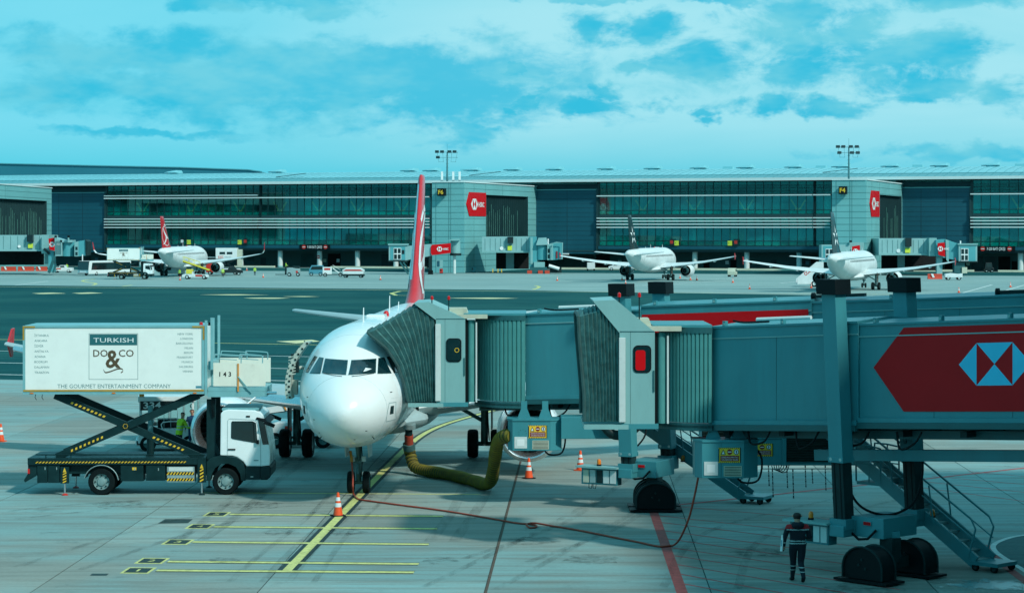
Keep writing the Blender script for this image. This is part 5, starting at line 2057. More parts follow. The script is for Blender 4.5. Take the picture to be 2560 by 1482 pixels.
    for s in (-1, 1):
        pod(bo, (0, s * bog['sep'], 0), 0)
    MB().add([(-0.3, -0.35, 0.85), (0.3, -0.35, 0.85), (0, -0.35, 0.35), (-0.3, -0.33, 0.85), (0.3, -0.33, 0.85), (0, -0.33, 0.35)], [(0, 1, 2), (5, 4, 3), (0, 3, 4, 1), (1, 4, 5, 2), (2, 5, 3, 0)], 'slat').build('warning_triangle', bo, loc=(-0.05, 0.2, 0), rot=(0, 0, R(-8)))

    # ---------------- cab (world axes, facing the aircraft)
    Dn, wd, cz0, cz1 = cab['D'], cab['w'], cab['z0'], cab['z1']
    s = F / Dn
    X = lambda px: (px - CX) / s
    Zp = lambda py: HC - (py - HY) / s
    x1, x2, xc, rad = X(cab['post']), X(cab['wall_r']), X(cab['cx']), cab['r']
    Dc = Dn + rad
    m = MB()
    wx0, wx1, wz0, wz1 = X(cab['win'][0]), X(cab['win'][2]), Zp(cab['win'][3]), Zp(cab['win'][1])
    m.box(x1, x2, Dn, Dn + 0.08, cz0, cz1, 'bridge_light')
    wbuild(m, 'cab_wall', root)
    wbuild(MB().box(x1, x2, Dn + wd - 0.08, Dn + wd, cz0, cz1, 'bridge_light'), 'cab_wall', root)

    def rounded(x0_, x1_, z0_, z1_, r_):
        out = []
        for cx_, cz_, a0_ in ((x1_ - r_, z1_ - r_, 0), (x0_ + r_, z1_ - r_, 90), (x0_ + r_, z0_ + r_, 180), (x1_ - r_, z0_ + r_, 270)):
            out += [(cx_ + r_ * math.cos(R(a0_ + 18 * q)), cz_ + r_ * math.sin(R(a0_ + 18 * q))) for q in range(6)]
        return out
    wbuild(MB().prism(rounded(wx0 - 0.035, wx1 + 0.035, wz0 - 0.035, wz1 + 0.035, 0.13), 'black', 'xz', Dn - 0.025, Dn - 0.002), 'cab_window', root)
    wbuild(MB().prism(rounded(wx0, wx1, wz0, wz1, 0.10), 'glass_dark', 'xz', Dn - 0.032, Dn - 0.026), 'pane', root)
    if cab.get('redin'):
        wbuild(MB().prism(rounded(wx0 + 0.03, wx1 - 0.13, wz0 + 0.03, wz1 - 0.10, 0.07), 'sign_red', 'xz', Dn - 0.037, Dn - 0.033), 'red_blind', root)
    else:
        wbuild(MB().path([(wx1 - 0.12 + 0.07 * math.cos(q), Dn - 0.036, (wz0 + wz1) / 2 + 0.07 * math.sin(q)) for q in [2 * math.pi * i / 14 for i in range(14)]], 0.012, 'hazard_yellow', 6, closed=True), 'steering_ring', root)
    # handle and seam on the wall
    m = MB()
    m.box(x2 - 0.05, x2 - 0.01, Dn - 0.03, Dn - 0.002, cz0 + 0.9, cz0 + 1.5, 'bridge_beam')
    m.box(x1 + 0.30, x1 + 0.308, Dn - 0.004, Dn - 0.0005, cz0, cz1, 'bridge_beam')
    wbuild(m, 'wall_seam', root)
    # white corner post
    wbuild(MB().box(x1 - 0.02, x1 + 0.16, Dn - 0.09, Dn - 0.003, cz0 + 0.05, cz1 - 0.18, 'post_white'), 'corner_post', root, bevel=0.015)
    # raised hood roof
    hx0, hx1, hz = X(cab['hood'][0]), X(cab['hood'][1]), Zp(cab['hood'][2])
    m = MB()
    m.prism([(hx0, hz - 0.03), (hx0, hz), (hx1, hz + 0.03), (x2 - 0.08, cz1 + 0.04), (x2, cz1), (x1, cz1), (x1 - 0.0, cz1 - 0.05)], 'bridge_light', 'xz', Dn - 0.03, Dn + wd + 0.03)
    wbuild(m, 'cab_roof', root)
    wbuild(MB().box(x1 + 0.05, x2 + 0.1, Dn - 0.05, Dn + wd + 0.05, cz0 - 0.14, cz0, 'bridge'), 'cab_floor', root)
    # beige air unit and red lamps on the roof
    m = MB()
    ax_ = X(cab['ac'])
    m.prism([(ax_ - 0.36, cz1 + 0.1), (ax_ - 0.28, cz1 + 0.34), (ax_ + 0.28, cz1 + 0.34), (ax_ + 0.36, cz1 + 0.1)], 'beige', 'xz', Dn + 0.5, Dn + 1.3)
    m.box(ax_ - 0.22, ax_ + 0.22, Dn + 0.6, Dn + 1.2, cz1 - 0.02, cz1 + 0.1, 'bridge_light')
    wbuild(m, 'air_unit', root)
    for q in (0.22, 0.85):
        xx = hx1 + q * 0.9 - 0.1
        m = MB().tube((xx, Dn + 0.2, cz1 + 0.1), (xx, Dn + 0.2, hz + 0.10), 0.02, 'dark_metal', 6)
        m.lathe([(0.05, 0), (0.05, 0.1), (0.001, 0.14)], 'lens_red', c=(xx, Dn + 0.2, hz + 0.10), n=10)
        wbuild(m, 'roof_lamp', root)
    # curtain: corner tube, thin post and individual slats round the turning circle
    tx = x2 + 0.20
    wbuild(MB().tube((tx, Dn + 0.25, cz0), (tx, Dn + 0.25, cz1 - 0.05), 0.13, 'slat', 16), 'curtain_drum', root, smooth=40)
    wbuild(MB().box(x2 + 0.005, x2 + 0.08, Dn + 0.12, Dn + 0.3, cz0, cz1 - 0.05, 'black'), 'curtain_gap', root)
    wbuild(MB().box(tx + 0.15, tx + 0.20, Dn + 0.10, Dn + 0.16, cz0, cz1 - 0.12, 'post_white'), 'thin_post', root)
    nsl = 17
    a0, a1 = R(cab['arc'][0]), R(cab['arc'][1])
    w_ = rad * (a1 - a0) / nsl
    sm = MB().prism([(-w_ / 2, 0), (-w_ * 0.3, -0.035), (w_ * 0.3, -0.035), (w_ * 0.42, 0), (w_ * 0.5, 0.02), (-w_ / 2, 0.02)], 'slat', 'xy', cz0 + 0.03, cz1 - 0.06).mesh('slat')
    inv = root_matrix(root).inverted()
    for i in range(nsl):
        a = a0 + (a1 - a0) * (i + 0.5) / nsl
        p = inv @ Vector((xc + rad * math.cos(a), Dc + rad * math.sin(a), 0))
        link('slat', sm, root, p, (0, 0, a + R(90) - root.rotation_euler.z))
    m = MB()
    arc_ = [(xc + (rad + 0.06) * math.cos(a0 + (a1 - a0) * i / 12), Dc + (rad + 0.06) * math.sin(a0 + (a1 - a0) * i / 12)) for i in range(13)]
    for zz, hh in ((cz1 - 0.06, 0.12), (cz0 - 0.12, 0.13)):
        wbuild(MB().strip([(a, b, zz) for a, b in arc_], [(a, b, zz + hh) for a, b in arc_], 'bridge_beam'), 'curtain_rail', root)
    poly = [(a, b) for a, b in arc_] + [(xc + 0.2, Dc), (xc - rad * 0.6, Dc + rad * 0.8)]
    wbuild(MB().prism(poly, 'bridge_beam', 'xy', cz1 + 0.06, cz1 + 0.10), 'turntable_roof', root)
    m.prism(poly, 'bridge_beam', 'xy', cz0 - 0.2, cz0 - 0.05)
    wbuild(m, 'turntable', root)
    wbuild(MB().box(x2 - 0.05, xc + 0.1, Dn + 0.1, Dn + wd, cz1 + 0.10, cz1 + 0.17, 'bridge'), 'roof_plate', root)
    wbuild(MB().box(x2 - 0.3, x2 + 0.75, Dn - 0.02, Dn + 0.5, cz1 - 0.0, cz1 + 0.14, 'beige'), 'lintel_box', root)
    # pleated canopy: a fan of arches from the aircraft side back to the cab
    fc, bc, N = cab['front'], cab['back'], cab['pleats']
    far = Dn + wd - 0.1
    for side_mat, step in (('bellows', 1),):
        rings = []
        for i in range(N * 2 + 1):
            u = min(1.0, (i // 2 + (0.84 if i % 2 else 0.0)) / N)
            arc2 = []
            for (fx, fy), (bx, by) in zip(fc, bc):
                px = fx + (bx - fx) * (u ** 0.85)
                py = fy + (by - fy) * u
                t = len(arc2) / (len(fc) - 1)
                py -= cab['ridge'] * (t ** 2) * (u / 0.66 if u < 0.66 else (1 - u) / 0.34)
                arc2.append((px, py))
            o = (0.055 if i % 2 else -0.015)
            ring = [Vector((X(px), Dn + 0.06 - o, Zp(py))) for px, py in arc2]
            tp = ring[-1]
            ring += [tp + Vector((0, 0.5, 0.06 + o)), tp + Vector((0, wd - 0.6, 0.06 + o)), Vector((tp.x, far, tp.z))]
            ring += [Vector((q.x, far + o, q.z)) for q in ring[len(fc) - 2::-1]]
            rings.append(ring)
        mm = MB()
        mm.loft(rings, 'bellows', caps=False, wrap=False)
        cn = wbuild(mm, 'canopy', root)
        hem = MB().path([q + Vector((-0.02, -0.02, 0)) for q in rings[0]], 0.05, 'bellows_dark', 6)
        wbuild(hem, 'canopy_hem', root)
    wbuild(MB().box(X(fc[0][0]) - 0.02, x1 + 0.25, Dn - 0.06, Dn + wd, cz0 - 0.15, cz0 - 0.02, 'bridge_light'), 'cab_bumper', root)
    return root, SH, tb, k


A_COL = ((1565 - CX) / F * 75.9, 75.9)
A_ANG = math.atan2(-0.47, 0.88)
brA, SHA, tbA, kA = jet_bridge(
    'jet bridge with fan-pleated canopy docked to the airliner, a second bridge in front of it', A_COL, A_ANG, R(2.7), 3.66, 6.47,
    [(-3.9, 0.35, None), (0.35, 6.3, 'stripe'), (6.3, 22, None)],
    dict(D=77.9, w=3.3, z0=3.36, z1=6.18, post=1090, wall_r=1163, cx=1309, r=1.62, arc=(183, 272), win=(1118, 848, 1151, 902), hood=(1036, 1072, 757), ac=1144,
         front=[(1022, 1005), (1012, 962), (996, 915), (968, 872), (920, 832)], back=[(1089, 1003), (1089, 950), (1088, 900), (1087, 850), (1086, 800)], ridge=44, pleats=11),
    dict(z_out=1.75, z_cap=7.0, yaw=R(28), sep=0.55, off=(0.7, -1.1)))
B_COL = ((2099 - CX) / F * 61.5, 61.5)
B_ANG = math.atan2(-0.72, 0.69)
brB, SHB, tbB, kB = jet_bridge(
    'nearest jet bridge with a large red logo panel, its canopy folded and not docked', B_COL, B_ANG, R(3.3), 3.98, 6.66,
    [(-4.85, 0.35, None), (0.35, 21.5, 'logo')],
    dict(D=65.0, w=3.2, z0=3.72, z1=6.32, post=1549, wall_r=1637, cx=1772, r=1.30, arc=(186, 274), win=(1586, 866, 1625, 928), hood=(1484, 1540, 752), ac=1600, redin=True,
         front=[(1462, 1054), (1462, 990), (1456, 920), (1450, 850), (1447, 792)], back=[(1549, 1054), (1548, 990), (1547, 920), (1546, 860), (1546, 805)], ridge=30, pleats=10),
    dict(z_out=3.0, z_cap=7.45, yaw=R(0), sep=0.92, off=(1.2, -1.15)))


def hung_unit(root, label_name, px, D, w, z0, z1, depth, cham=0.28, hang=0.6):
    """air-conditioning unit hung below the tunnel: chamfered cabinet, sticker, grille, data plate"""
    s = F / D
    xc = (px - CX) / s
    m = MB()
    hw = w / 2
    plan_ = [(xc - hw, D + cham), (xc - hw + cham * 0.55, D), (xc + hw - cham * 1.3, D), (xc + hw, D + cham * 0.8), (xc + hw, D + depth), (xc - hw, D + depth)]
    m.prism(plan_, 'bridge', 'xy', z0, z1)
    u = wbuild(m, label_name, root, bevel=0.012)
    m = MB().prism([(a, b) for a, b in [(xc - hw - 0.03, D + cham), (xc - hw + cham * 0.55, D - 0.03), (xc + hw - cham * 1.3, D - 0.03), (xc + hw + 0.03, D + cham * 0.8), (xc + hw + 0.03, D + depth), (xc - hw - 0.03, D + depth)]], 'bridge', 'xy', z1 + 0.002, z1 + 0.06)
    wbuild(m, 'unit_lid', root)
    a, b = xc - hw + cham * 0.55, xc + hw - cham * 1.3
    L = b - a
    m = MB()
    warning_sticker(m, (a + L * 0.66, D - 0.004, z0 + (z1 - z0) * 0.64), (1, 0, 0), (0, 0, 1), 0.62, 0.42)
    wbuild(m, 'warning_sticker', root)
    m = MB().box(a + L * 0.05, a + L * 0.38, D - 0.02, D - 0.002, z0 + 0.08, z0 + 0.46, 'post_white')
    m.box(a + L * 0.12, a + L * 0.31, D - 0.026, D - 0.021, z0 + 0.16, z0 + 0.38, 'sign_white')
    wbuild(m, 'inspection_cover', root)
    g = MB().box(a + L * 0.52, a + L * 0.95, D - 0.014, D - 0.002, z0 + 0.05, z0 + 0.34, 'beige')
    for k in range(6):
        g.box(a + L * 0.54, a + L * 0.93, D - 0.02, D - 0.015, z0 + 0.075 + k * 0.045, z0 + 0.09 + k * 0.045, 'dark_metal')
    wbuild(g, 'grille', root)
    m = MB()
    for q in (a + L * 0.46,):
        m.box(q - 0.006, q + 0.006, D - 0.004, D - 0.0005, z0 + 0.02, z1 - 0.02, 'bridge_beam')
    wbuild(m, 'panel_seam', root)
    # hangers
    for q in (xc - 0.35, xc + 0.35):
        m = MB()
        m.prism([(q - 0.22, z1 + 0.06), (q - 0.1, z1 + hang * 0.6), (q - 0.1, z1 + hang), (q + 0.1, z1 + hang), (q + 0.1, z1 + hang * 0.6), (q + 0.22, z1 + 0.06)], 'bridge', 'xz', D + 0.45, D + 0.55)
        wbuild(m, 'hanger', root)
    # cable loop under it
    m = MB().path(curve_pts([(xc + hw - 0.1, D + 0.5, z1 - 0.1), (xc + hw + 0.12, D + 0.3, z0 + 0.5), (xc + hw + 0.02, D + 0.3, z0 - 0.08), (xc + hw - 0.4, D + 0.35, z0 - 0.16), (xc + hw - 0.6, D + 0.4, z0 + 0.03)], 5), 0.03, 'black', 7)
    wbuild(m, 'cable', root, smooth=40)
    return u


hung_unit(brA, 'cooling_unit', 1337, 76.4, 1.78, 1.88, 2.86, 1.1, hang=0.62)
hung_unit(brB, 'cooling_unit', 1818, 64.6, 1.76, 2.24, 3.24, 1.1, 0.32, hang=0.5)
# long duct box under tunnel A
wbuild(MB().box((1403 - CX) / 75.9, (1530 - CX) / 75.9, 76.3, 77.4, 2.28, 3.0, 'bridge'), 'duct_box', brA, bevel=0.02)
m = MB().path(curve_pts([((1500 - CX) / 75.5, 76.2, 2.9), ((1530 - CX) / 75.5, 76.1, 2.45), ((1570 - CX) / 75.5, 76.1, 2.5), ((1605 - CX) / 75.5, 76.2, 2.9)], 6), 0.16, 'dark_metal', 10)
wbuild(m, 'flexible_duct', brA, smooth=40)
# chiller slung below tunnel A with louvred radiators
Dq = 72.6
s_ = F / Dq
cx0, cx1 = (1755 - CX) / s_, (2150 - CX) / s_
zq0, zq1 = HC - (1163 - HY) / s_, HC - (1052 - HY) / s_
ch = wbuild(MB().box(cx0, cx1, Dq, Dq + 1.3, zq0, zq1, 'bridge'), 'chiller', brA, bevel=0.015)
for pa, pb in ((1755, 1850), (1966, 2100)):
    a, b = (pa - CX) / s_, (pb - CX) / s_
    g = MB().box(a, b, Dq - 0.03, Dq - 0.002, zq0 + 0.12, zq1 - 0.06, 'void')
    n = 22
    for k in range(n):
        z = zq0 + 0.14 + (zq1 - zq0 - 0.22) * k / n
        g.obox(((a + b) / 2, Dq - 0.045, z + 0.015), (b - a - 0.04, 0.05, 0.008), 'louvre', (R(35), 0, 0))
    wbuild(g, 'radiator_louvre', brA)
g = MB()
for k in range(24):
    z = zq0 + 0.1 + (zq1 - zq0 - 0.15) * k / 24
    g.obox(((2135 - CX) / s_, Dq - 0.03, z), (0.34, 0.06, 0.02), 'bridge_light', (R(30), 0, 0))
wbuild(g, 'side_louvre', brA)
m = MB()
for a in (1858, 1958, 1963):
    x = (a - CX) / s_
    m.box(x - 0.03, x + 0.03, Dq - 0.05, Dq - 0.003, zq0, zq1, 'bridge')
x0_, x1_ = (1862 - CX) / s_, (1954 - CX) / s_
m.box(x0_, x1_, Dq - 0.012, Dq - 0.002, (zq0 + zq1) / 2 + 0.12, (zq0 + zq1) / 2 + 0.14, 'bridge_beam')
wbuild(m, 'cabinet_frame', brA)
m = MB()
warning_sticker(m, ((1905 - CX) / s_, Dq - 0.006, HC - (1124 - HY) / s_), (1, 0, 0), (0, 0, 1), 0.70, 0.40)
wbuild(m, 'warning_sticker', brA)
# hanging chains and drain rail under the chiller
rail = MB().tube(((1905 - CX) / s_, Dq + 0.1, HC - (1172 - HY) / s_), ((2090 - CX) / s_, Dq + 0.1, HC - (1172 - HY) / s_), 0.018, 'galvanised', 6)
wbuild(rail, 'drain_rail', brA)
for px, y0_, y1_ in ((1921, 1163, 1215), (1931, 1172, 1243), (1967, 1163, 1220), (1982, 1172, 1246), (2013, 1163, 1218), (2030, 1172, 1208), (2063, 1163, 1226), (2081, 1172, 1248)):
    a, b = W(px, y0_, Dq + 0.1), W(px + 2, y1_, Dq + 0.1)
    c = MB()
    n = 9
    for k in range(n):
        p, q = a + (b - a) * (k / n), a + (b - a) * ((k + 0.85) / n)
        c.tube(p, q, 0.014 if k % 2 else 0.022, 'dark_metal', 5)
    wbuild(c, 'chain', brA)
for k in range(4):
    x = (1930 + 6 * k - CX) / s_
    c = MB().path(curve_pts([(x, Dq + 0.2, zq0 + 0.1), (x + 0.05, Dq + 0.2, zq0 - 0.12 - 0.03 * k), (x + 0.26, Dq + 0.2, zq0 - 0.14 - 0.02 * k), (x + 0.36, Dq + 0.2, zq0 + 0.1)], 5), 0.014, 'black', 6)
    wbuild(c, 'cable', brA, smooth=40)

# underframe of each tunnel: rails, brackets, trays
for br, tb_, x0_, x1_, zb_ in ((brA, tbA, -6.0, 3.0, 3.66), (brB, tbB, -4.8, 8.0, 3.98)):
    m = MB().box(x0_, x1_, 0.9, 1.1, zb_ - 0.42, zb_ - 0.19, 'bridge_beam').box(x0_, x1_, 2.2, 2.4, zb_ - 0.42, zb_ - 0.19, 'bridge_beam')
    tb_(m, 'underframe', br)
    for k in range(7):
        x = x0_ + 0.4 + (x1_ - x0_ - 0.8) * k / 6
        tb_(MB().box(x - 0.1, x + 0.1, 0.5, 2.8, zb_ - 0.34, zb_ - 0.185, 'dark_metal'), 'cross_member', br)
    for k in range(4):
        x = x0_ + 1.2 + k * 1.7
        m = MB().path(curve_pts([(x, 0.5, zb_ - 0.2), (x + 0.15, 0.45, zb_ - 0.55 - 0.1 * (k % 2)), (x + 0.6, 0.45, zb_ - 0.5), (x + 0.8, 0.5, zb_ - 0.2)], 5), 0.03, 'black', 6)
        tb_(m, 'cable', br, smooth=40)
# long cable-carriage beam below tunnel B
m = MB()
m.beam((-2.0, 1.55, 2.95), (5.2, 1.55, 3.42), 0.28, 0.30, 'bridge')
tb_x = m.build('carriage_beam', brB, bevel=0.01)
m = MB()
m.prism([(5.0, 3.22), (5.6, 2.82), (14, 3.15), (14, 3.55), (6.6, 3.2), (6.1, 3.57), (5.0, 3.57)], 'bridge', 'xz', 1.2, 1.9)
m.build('end_bracket', brB, bevel=0.01)
m = MB().path(curve_pts([(-0.1, 0.3, 3.6), (0.05, 0.2, 2.6), (0.35, 0.4, 1.85), (0.9, 0.9, 1.6), (1.35, 1.4, 1.9), (1.5, 1.6, 2.6), (1.5, 1.6, 3.3)], 7), 0.035, 'black', 7)
m.build('cable', brB, smooth=40)
m = MB().path(curve_pts([(0.2, 0.6, 3.4), (0.5, 0.5, 2.6), (0.3, 0.3, 2.1), (0.0, 0.2, 2.0)], 7), 0.03, 'black', 7)
m.build('cable', brA, smooth=40)
# service stairs on the far side
stair(brA, 2.75, 0.1, -1.6, 2.7, 3.75, 0.75)
st = stair(brB, 2.05, 0.1, -3.4, 3.55, 3.65, 0.80)
# mid landing with gate on the nearer stair
lg = MB()
lg.box(-1.95, -1.1, 3.25, 4.05, 2.02, 2.10, 'bridge')
lg.build('landing', st)
gt = MB()
for y_ in (3.23, 4.07):
    gt.path(curve_pts([(-1.95, y_, 2.1), (-1.95, y_, 3.0), (-1.85, y_, 3.12), (-1.2, y_, 3.08), (-1.1, y_, 2.95), (-1.1, y_, 2.1)], 2), 0.026, 'bridge', 8)
    gt.tube((-1.95, y_, 2.6), (-1.1, y_, 2.58), 0.02, 'bridge', 6)
    gt.tube((-1.5, y_, 2.1), (-1.5, y_, 3.1), 0.02, 'bridge', 6)
gt.build('landing_rail', st, smooth=40)
m = MB()
for a, b in (((-0.3, 0.55, 3.95), (0.0, 0.05, 3.2)), ((0.0, 2.6, 3.95), (0.0, 3.0, 3.2))):
    m.beam(a, b, 0.1, 0.1, 'bridge_beam')
m.build('knee_brace', brB)
# ------------------------------------------------------------------ scissor-lift catering trucks
def tx(X):
    return X * 0.004738 - 0.8575


def tz(Y):
    return 6.601 - 0.004739 * Y


def hazard_strip(m, x0, x1, z0, z1, y, n, vertical=False, base='black', lean=0.6):
    """diagonal yellow bars on a dark strip, in the xz plane facing -y"""
    m.add([(x0, y, z0), (x1, y, z0), (x1, y, z1), (x0, y, z1)], [(0, 1, 2, 3)], base)
    for k in range(n):
        if vertical:
            a, b = z0 + (z1 - z0) * k / n, z0 + (z1 - z0) * (k + 0.5) / n
            h = (z1 - z0) / n * lean
            m.add([(x0, y - 0.003, a), (x1, y - 0.003, min(a + h, z1)), (x1, y - 0.003, min(b + h, z1)), (x0, y - 0.003, b)], [(0, 1, 2, 3)], 'hazard_yellow')
        else:
            a, b = x0 + (x1 - x0) * k / n, x0 + (x1 - x0) * (k + 0.5) / n
            h = (x1 - x0) / n * lean
            m.add([(a, y - 0.003, z0), (b, y - 0.003, z0), (min(b + h, x1), y - 0.003, z1), (min(a + h, x1), y - 0.003, z1)], [(0, 1, 2, 3)], 'hazard_yellow')


material('hub', (0.30, 0.33, 0.33), 0.5, 0.2, var=0.2, scale=6, dirt=0.35)


def truck_wheel():
    def mk():
        m = MB()
        r, w = 0.46, 0.28
        m.lathe([(r * 0.60, -w / 2), (r * 0.93, -w / 2), (r, -w * 0.36), (r, w * 0.36), (r * 0.93, w / 2), (r * 0.6, w / 2)], 'rubber', axis='y', n=30)
        m.lathe([(r * 0.60, -w / 2 + 0.01), (r * 0.55, -w * 0.30), (r * 0.34, -w * 0.26), (r * 0.30, -w * 0.42), (r * 0.14, -w * 0.46), (0.001, -w * 0.46)], 'hub', axis='y', n=24)
        for k in range(8):
            a = 2 * math.pi * k / 8
            m.tube((0.215 * math.sin(a), -w * 0.44, 0.215 * math.cos(a)), (0.215 * math.sin(a), -w * 0.26, 0.215 * math.cos(a)), 0.028, 'dark_metal', 6)
        m.lathe([(r * 0.6, w / 2 - 0.01), (0.001, w * 0.3)], 'dark_metal', axis='y', n=20)
        return m.mesh('wheel', smooth=35)
    return cached('truck_wheel', mk)


def catering_truck(label, loc, rz, number, lettered=True):
    t = thing('catering_truck', label, 'truck', loc, rz)
    WD = 2.4
    # --- chassis
    m = MB()
    m.box(tx(200), tx(1500), 0.25, 0.55, 0.72, 1.05, 'truck_green').box(tx(200), tx(1500), WD - 0.55, WD - 0.25, 0.72, 1.05, 'truck_green')
    m.box(tx(200), tx(1490), 0.02, WD - 0.02, 1.05, 1.29, 'truck_green')
    for k in range(6):
        x = tx(240) + k * 1.1
        m.box(x, x + 0.1, 0.55, WD - 0.55, 0.75, 1.0, 'truck_green')
    ch = m.build('chassis', t, bevel=0.015)
    m = MB()
    hazard_strip(m, tx(255), tx(1355), tz(1158), tz(1146), 0.012, 46)
    m.build('hazard_strip', ch)
    m = MB()
    m.tube((tx(255), 0.1, tz(1098)), (tx(1480), 0.1, tz(1100)), 0.022, 'truck_green', 6)
    for k in (330, 405, 512, 1060):
        m.tube((tx(k), 0.1, 1.28), (tx(k), 0.1, tz(1098)), 0.02, 'truck_green', 6)
    m.build('side_rail', ch)
    # side lockers
    for a, b, c, d in ((268, 343, 1172, 1302), (347, 432, 1172, 1302), (875, 1040, 1178, 1292), (1060, 1200, 1180, 1288)):
        lk = MB().box(tx(a), tx(b), 0.06, 0.70, tz(d), 1.045, 'truck_green').build('locker', t, bevel=0.015)
        MB().box(tx((a + b) / 2 + 18), tx((a + b) / 2 + 24), 0.04, 0.058, tz(c + 35), tz(c + 15), 'galvanised').build('latch', lk)
    MB().box(tx(960), tx(990), 0.045, 0.058, tz(1210), tz(1190), 'hazard_yellow').build('sticker', t)
    # folding step
    sp = MB().box(tx(1212), tx(1412), 0.10, 0.6, tz(1300), tz(1186), 'galvanised').build('step', t)
    for c, d in ((1247, 1226), (1291, 1271)):
        m = MB()
        hazard_strip(m, tx(1209), tx(1410), tz(c), tz(d), 0.085, 9)
        m.build('step_edge', sp)
    MB().box(tx(1225), tx(1400), 0.09, 0.099, tz(1220), tz(1190), 'post_white').build('tread_plate', sp)
    # outriggers
    for X0 in (470, 1467):
        for yy in (0.0, WD - 0.12):
            og = MB().box(tx(X0 - 30), tx(X0 + 30), yy, yy + 0.12, tz(1305 if X0 < 600 else 1300), tz(1185 if X0 < 600 else 1120), 'truck_green').build('outrigger', t)
            MB().tube((tx(X0), yy + 0.06, 0.05), (tx(X0), yy + 0.06, tz(1305)), 0.035, 'bare_metal', 10).build('jack', og)
            MB().lathe([(0.11, 0.0), (0.11, 0.025), (0.05, 0.06), (0.035, 0.07)], 'vehicle_red' if X0 < 600 else 'dark_metal', c=(tx(X0), yy + 0.06, 0.0), n=14).build('pad', og)
            if yy == 0:
                m = MB()
                hazard_strip(m, tx(X0 - 13), tx(X0 + 13), tz(1303 if X0 < 600 else 1298), tz(1225 if X0 < 600 else 1198), -0.006, 4, True)
                m.add([(tx(X0 - 13), -0.009, tz(1224 if X0 < 600 else 1197)), (tx(X0 + 13), -0.009, tz(1224 if X0 < 600 else 1197)), (tx(X0), -0.009, tz(1190 if X0 < 600 else 1165))], [(0, 1, 2)], 'hazard_yellow')
                m.build('hazard_arrow', og)
    # tail
    m = MB()
    m.prism([(tx(200), 1.24), (tx(200), 0.75), (tx(170), 0.52), (tx(178), 0.44), (tx(215), 0.55), (tx(265), 0.72), (tx(265), 1.2)], 'truck_green', 'xz', 0.1, WD - 0.1)
    m.build('rear_bumper', t, bevel=0.01)
    MB().box(tx(199), tx(214), 0.06, 0.1, tz(1235), tz(1200), 'lens_red').build('tail_lamp', t)
    # wheels and guards
    for X0 in (735, 1640):
        for yy in ((0.2, WD - 0.2) if X0 > 1000 else (0.2, 0.52, WD - 0.52, WD - 0.2)):
            link('wheel', truck_wheel(), t, (tx(X0), yy, 0.46), (0, 0, 0 if yy < 1.2 else math.pi))
        MB().tube((tx(X0), 0.3, 0.46), (tx(X0), WD - 0.3, 0.46), 0.09, 'dark_metal', 10).build('axle', t)
    for s0, s1 in ((0.03, 0.62), (WD - 0.62, WD - 0.03)):
        a = [R(q) for q in range(8, 175, 12)]
        o_ = [(tx(735) + 0.60 * math.cos(q), 0.44 + 0.60 * math.sin(q)) for q in a]
        i_ = [(tx(735) + 0.57 * math.cos(q), 0.44 + 0.57 * math.sin(q)) for q in a]
        MB().prism(o_ + i_[::-1], 'truck_green', 'xz', s0, s1).build('mudguard', t, smooth=40)
        MB().path([(a_, s0 - 0.01, b_) for a_, b_ in o_], 0.016, 'galvanised', 6).build('mudguard_trim', t)
    # --- scissor arms
    for yy in (0.30, WD - 0.42):
        for k, (a, b) in enumerate((((400, 1118), (1440, 668)), ((385, 668), (1470, 1130)))):
            y_ = yy + 0.07 * k
            arm = MB().beam((tx(a[0]), y_, tz(a[1])), (tx(b[0]), y_, tz(b[1])), 0.10, 0.25, 'truck_green', up=(0, 0, 1)).build('scissor_arm', t, bevel=0.012)
            if yy < 1:
                d = Vector((tx(b[0]) - tx(a[0]), 0, tz(b[1]) - tz(a[1])))
                L = d.length
                d.normalize()
                u_ = Vector((-d.z, 0, d.x))
                segs = ((0.10, 0.34),) if k == 0 else ((0.11, 0.35), (0.66, 0.88))
                for s0, s1 in segs:
                    n = int((s1 - s0) * L / 0.145)
                    hm_ = MB()
                    for i in range(n):
                        p = Vector((tx(a[0]), y_ - 0.056, tz(a[1]))) + d * (L * s0 + (s1 - s0) * L * i / n)
                        hm_.add([p - u_ * 0.045, p + d * 0.075 - u_ * 0.045, p + d * 0.105 + u_ * 0.03, p + d * 0.03 + u_ * 0.03], [(0, 1, 2, 3)], 'hazard_yellow')
                    hm_.build('hazard_strip', arm)['kind'] = 'stuff'
    c = Vector((tx(905), 0, tz(893)))
    pv = MB().tube(c + Vector((0, 0.22, 0)), c + Vector((0, WD - 0.22, 0)), 0.10, 'truck_green', 16).build('pivot', t)
    pt = MB()
    for k in range(10):
        a = 2 * math.pi * k / 10
        pt.tube(c + Vector((0.078 * math.cos(a), 0.225, 0.078 * math.sin(a))), c + Vector((0.078 * math.cos(a), 0.212, 0.078 * math.sin(a))), 0.014, 'sign_yellow', 6)
    pt.build('pivot_bolt', pv)['kind'] = 'stuff'
    m = MB()
    m.tube((tx(1060), 1.2, 1.25), (tx(1060), 1.2, tz(760)), 0.09, 'truck_frame', 12)
    m.tube((tx(1060), 1.2, 1.25), (tx(1060), 1.2, tz(960)), 0.13, 'truck_green', 12)
    m.build('hydraulic_ram', t)
    # --- box body
    bx = link('box_body', None, t)
    X0, X1, Z0, Z1 = tx(166), tx(1487), tz(656), tz(172)
    MB().box(X0 + 0.03, X1 - 0.03, 0.03, WD - 0.03, Z0 + 0.06, Z1 + 0.02, 'truck_white').build('box_panel', bx)
    m = MB()
    m.box(X0, X1, 0.0, WD, Z0, Z0 + 0.09, 'truck_frame')
    for x in (X0, X1 - 0.085):
        for y_ in (0.0, WD - 0.08):
            m.box(x, x + 0.085, y_, y_ + 0.08, Z0 + 0.0905, Z1 - 0.0005, 'truck_frame')
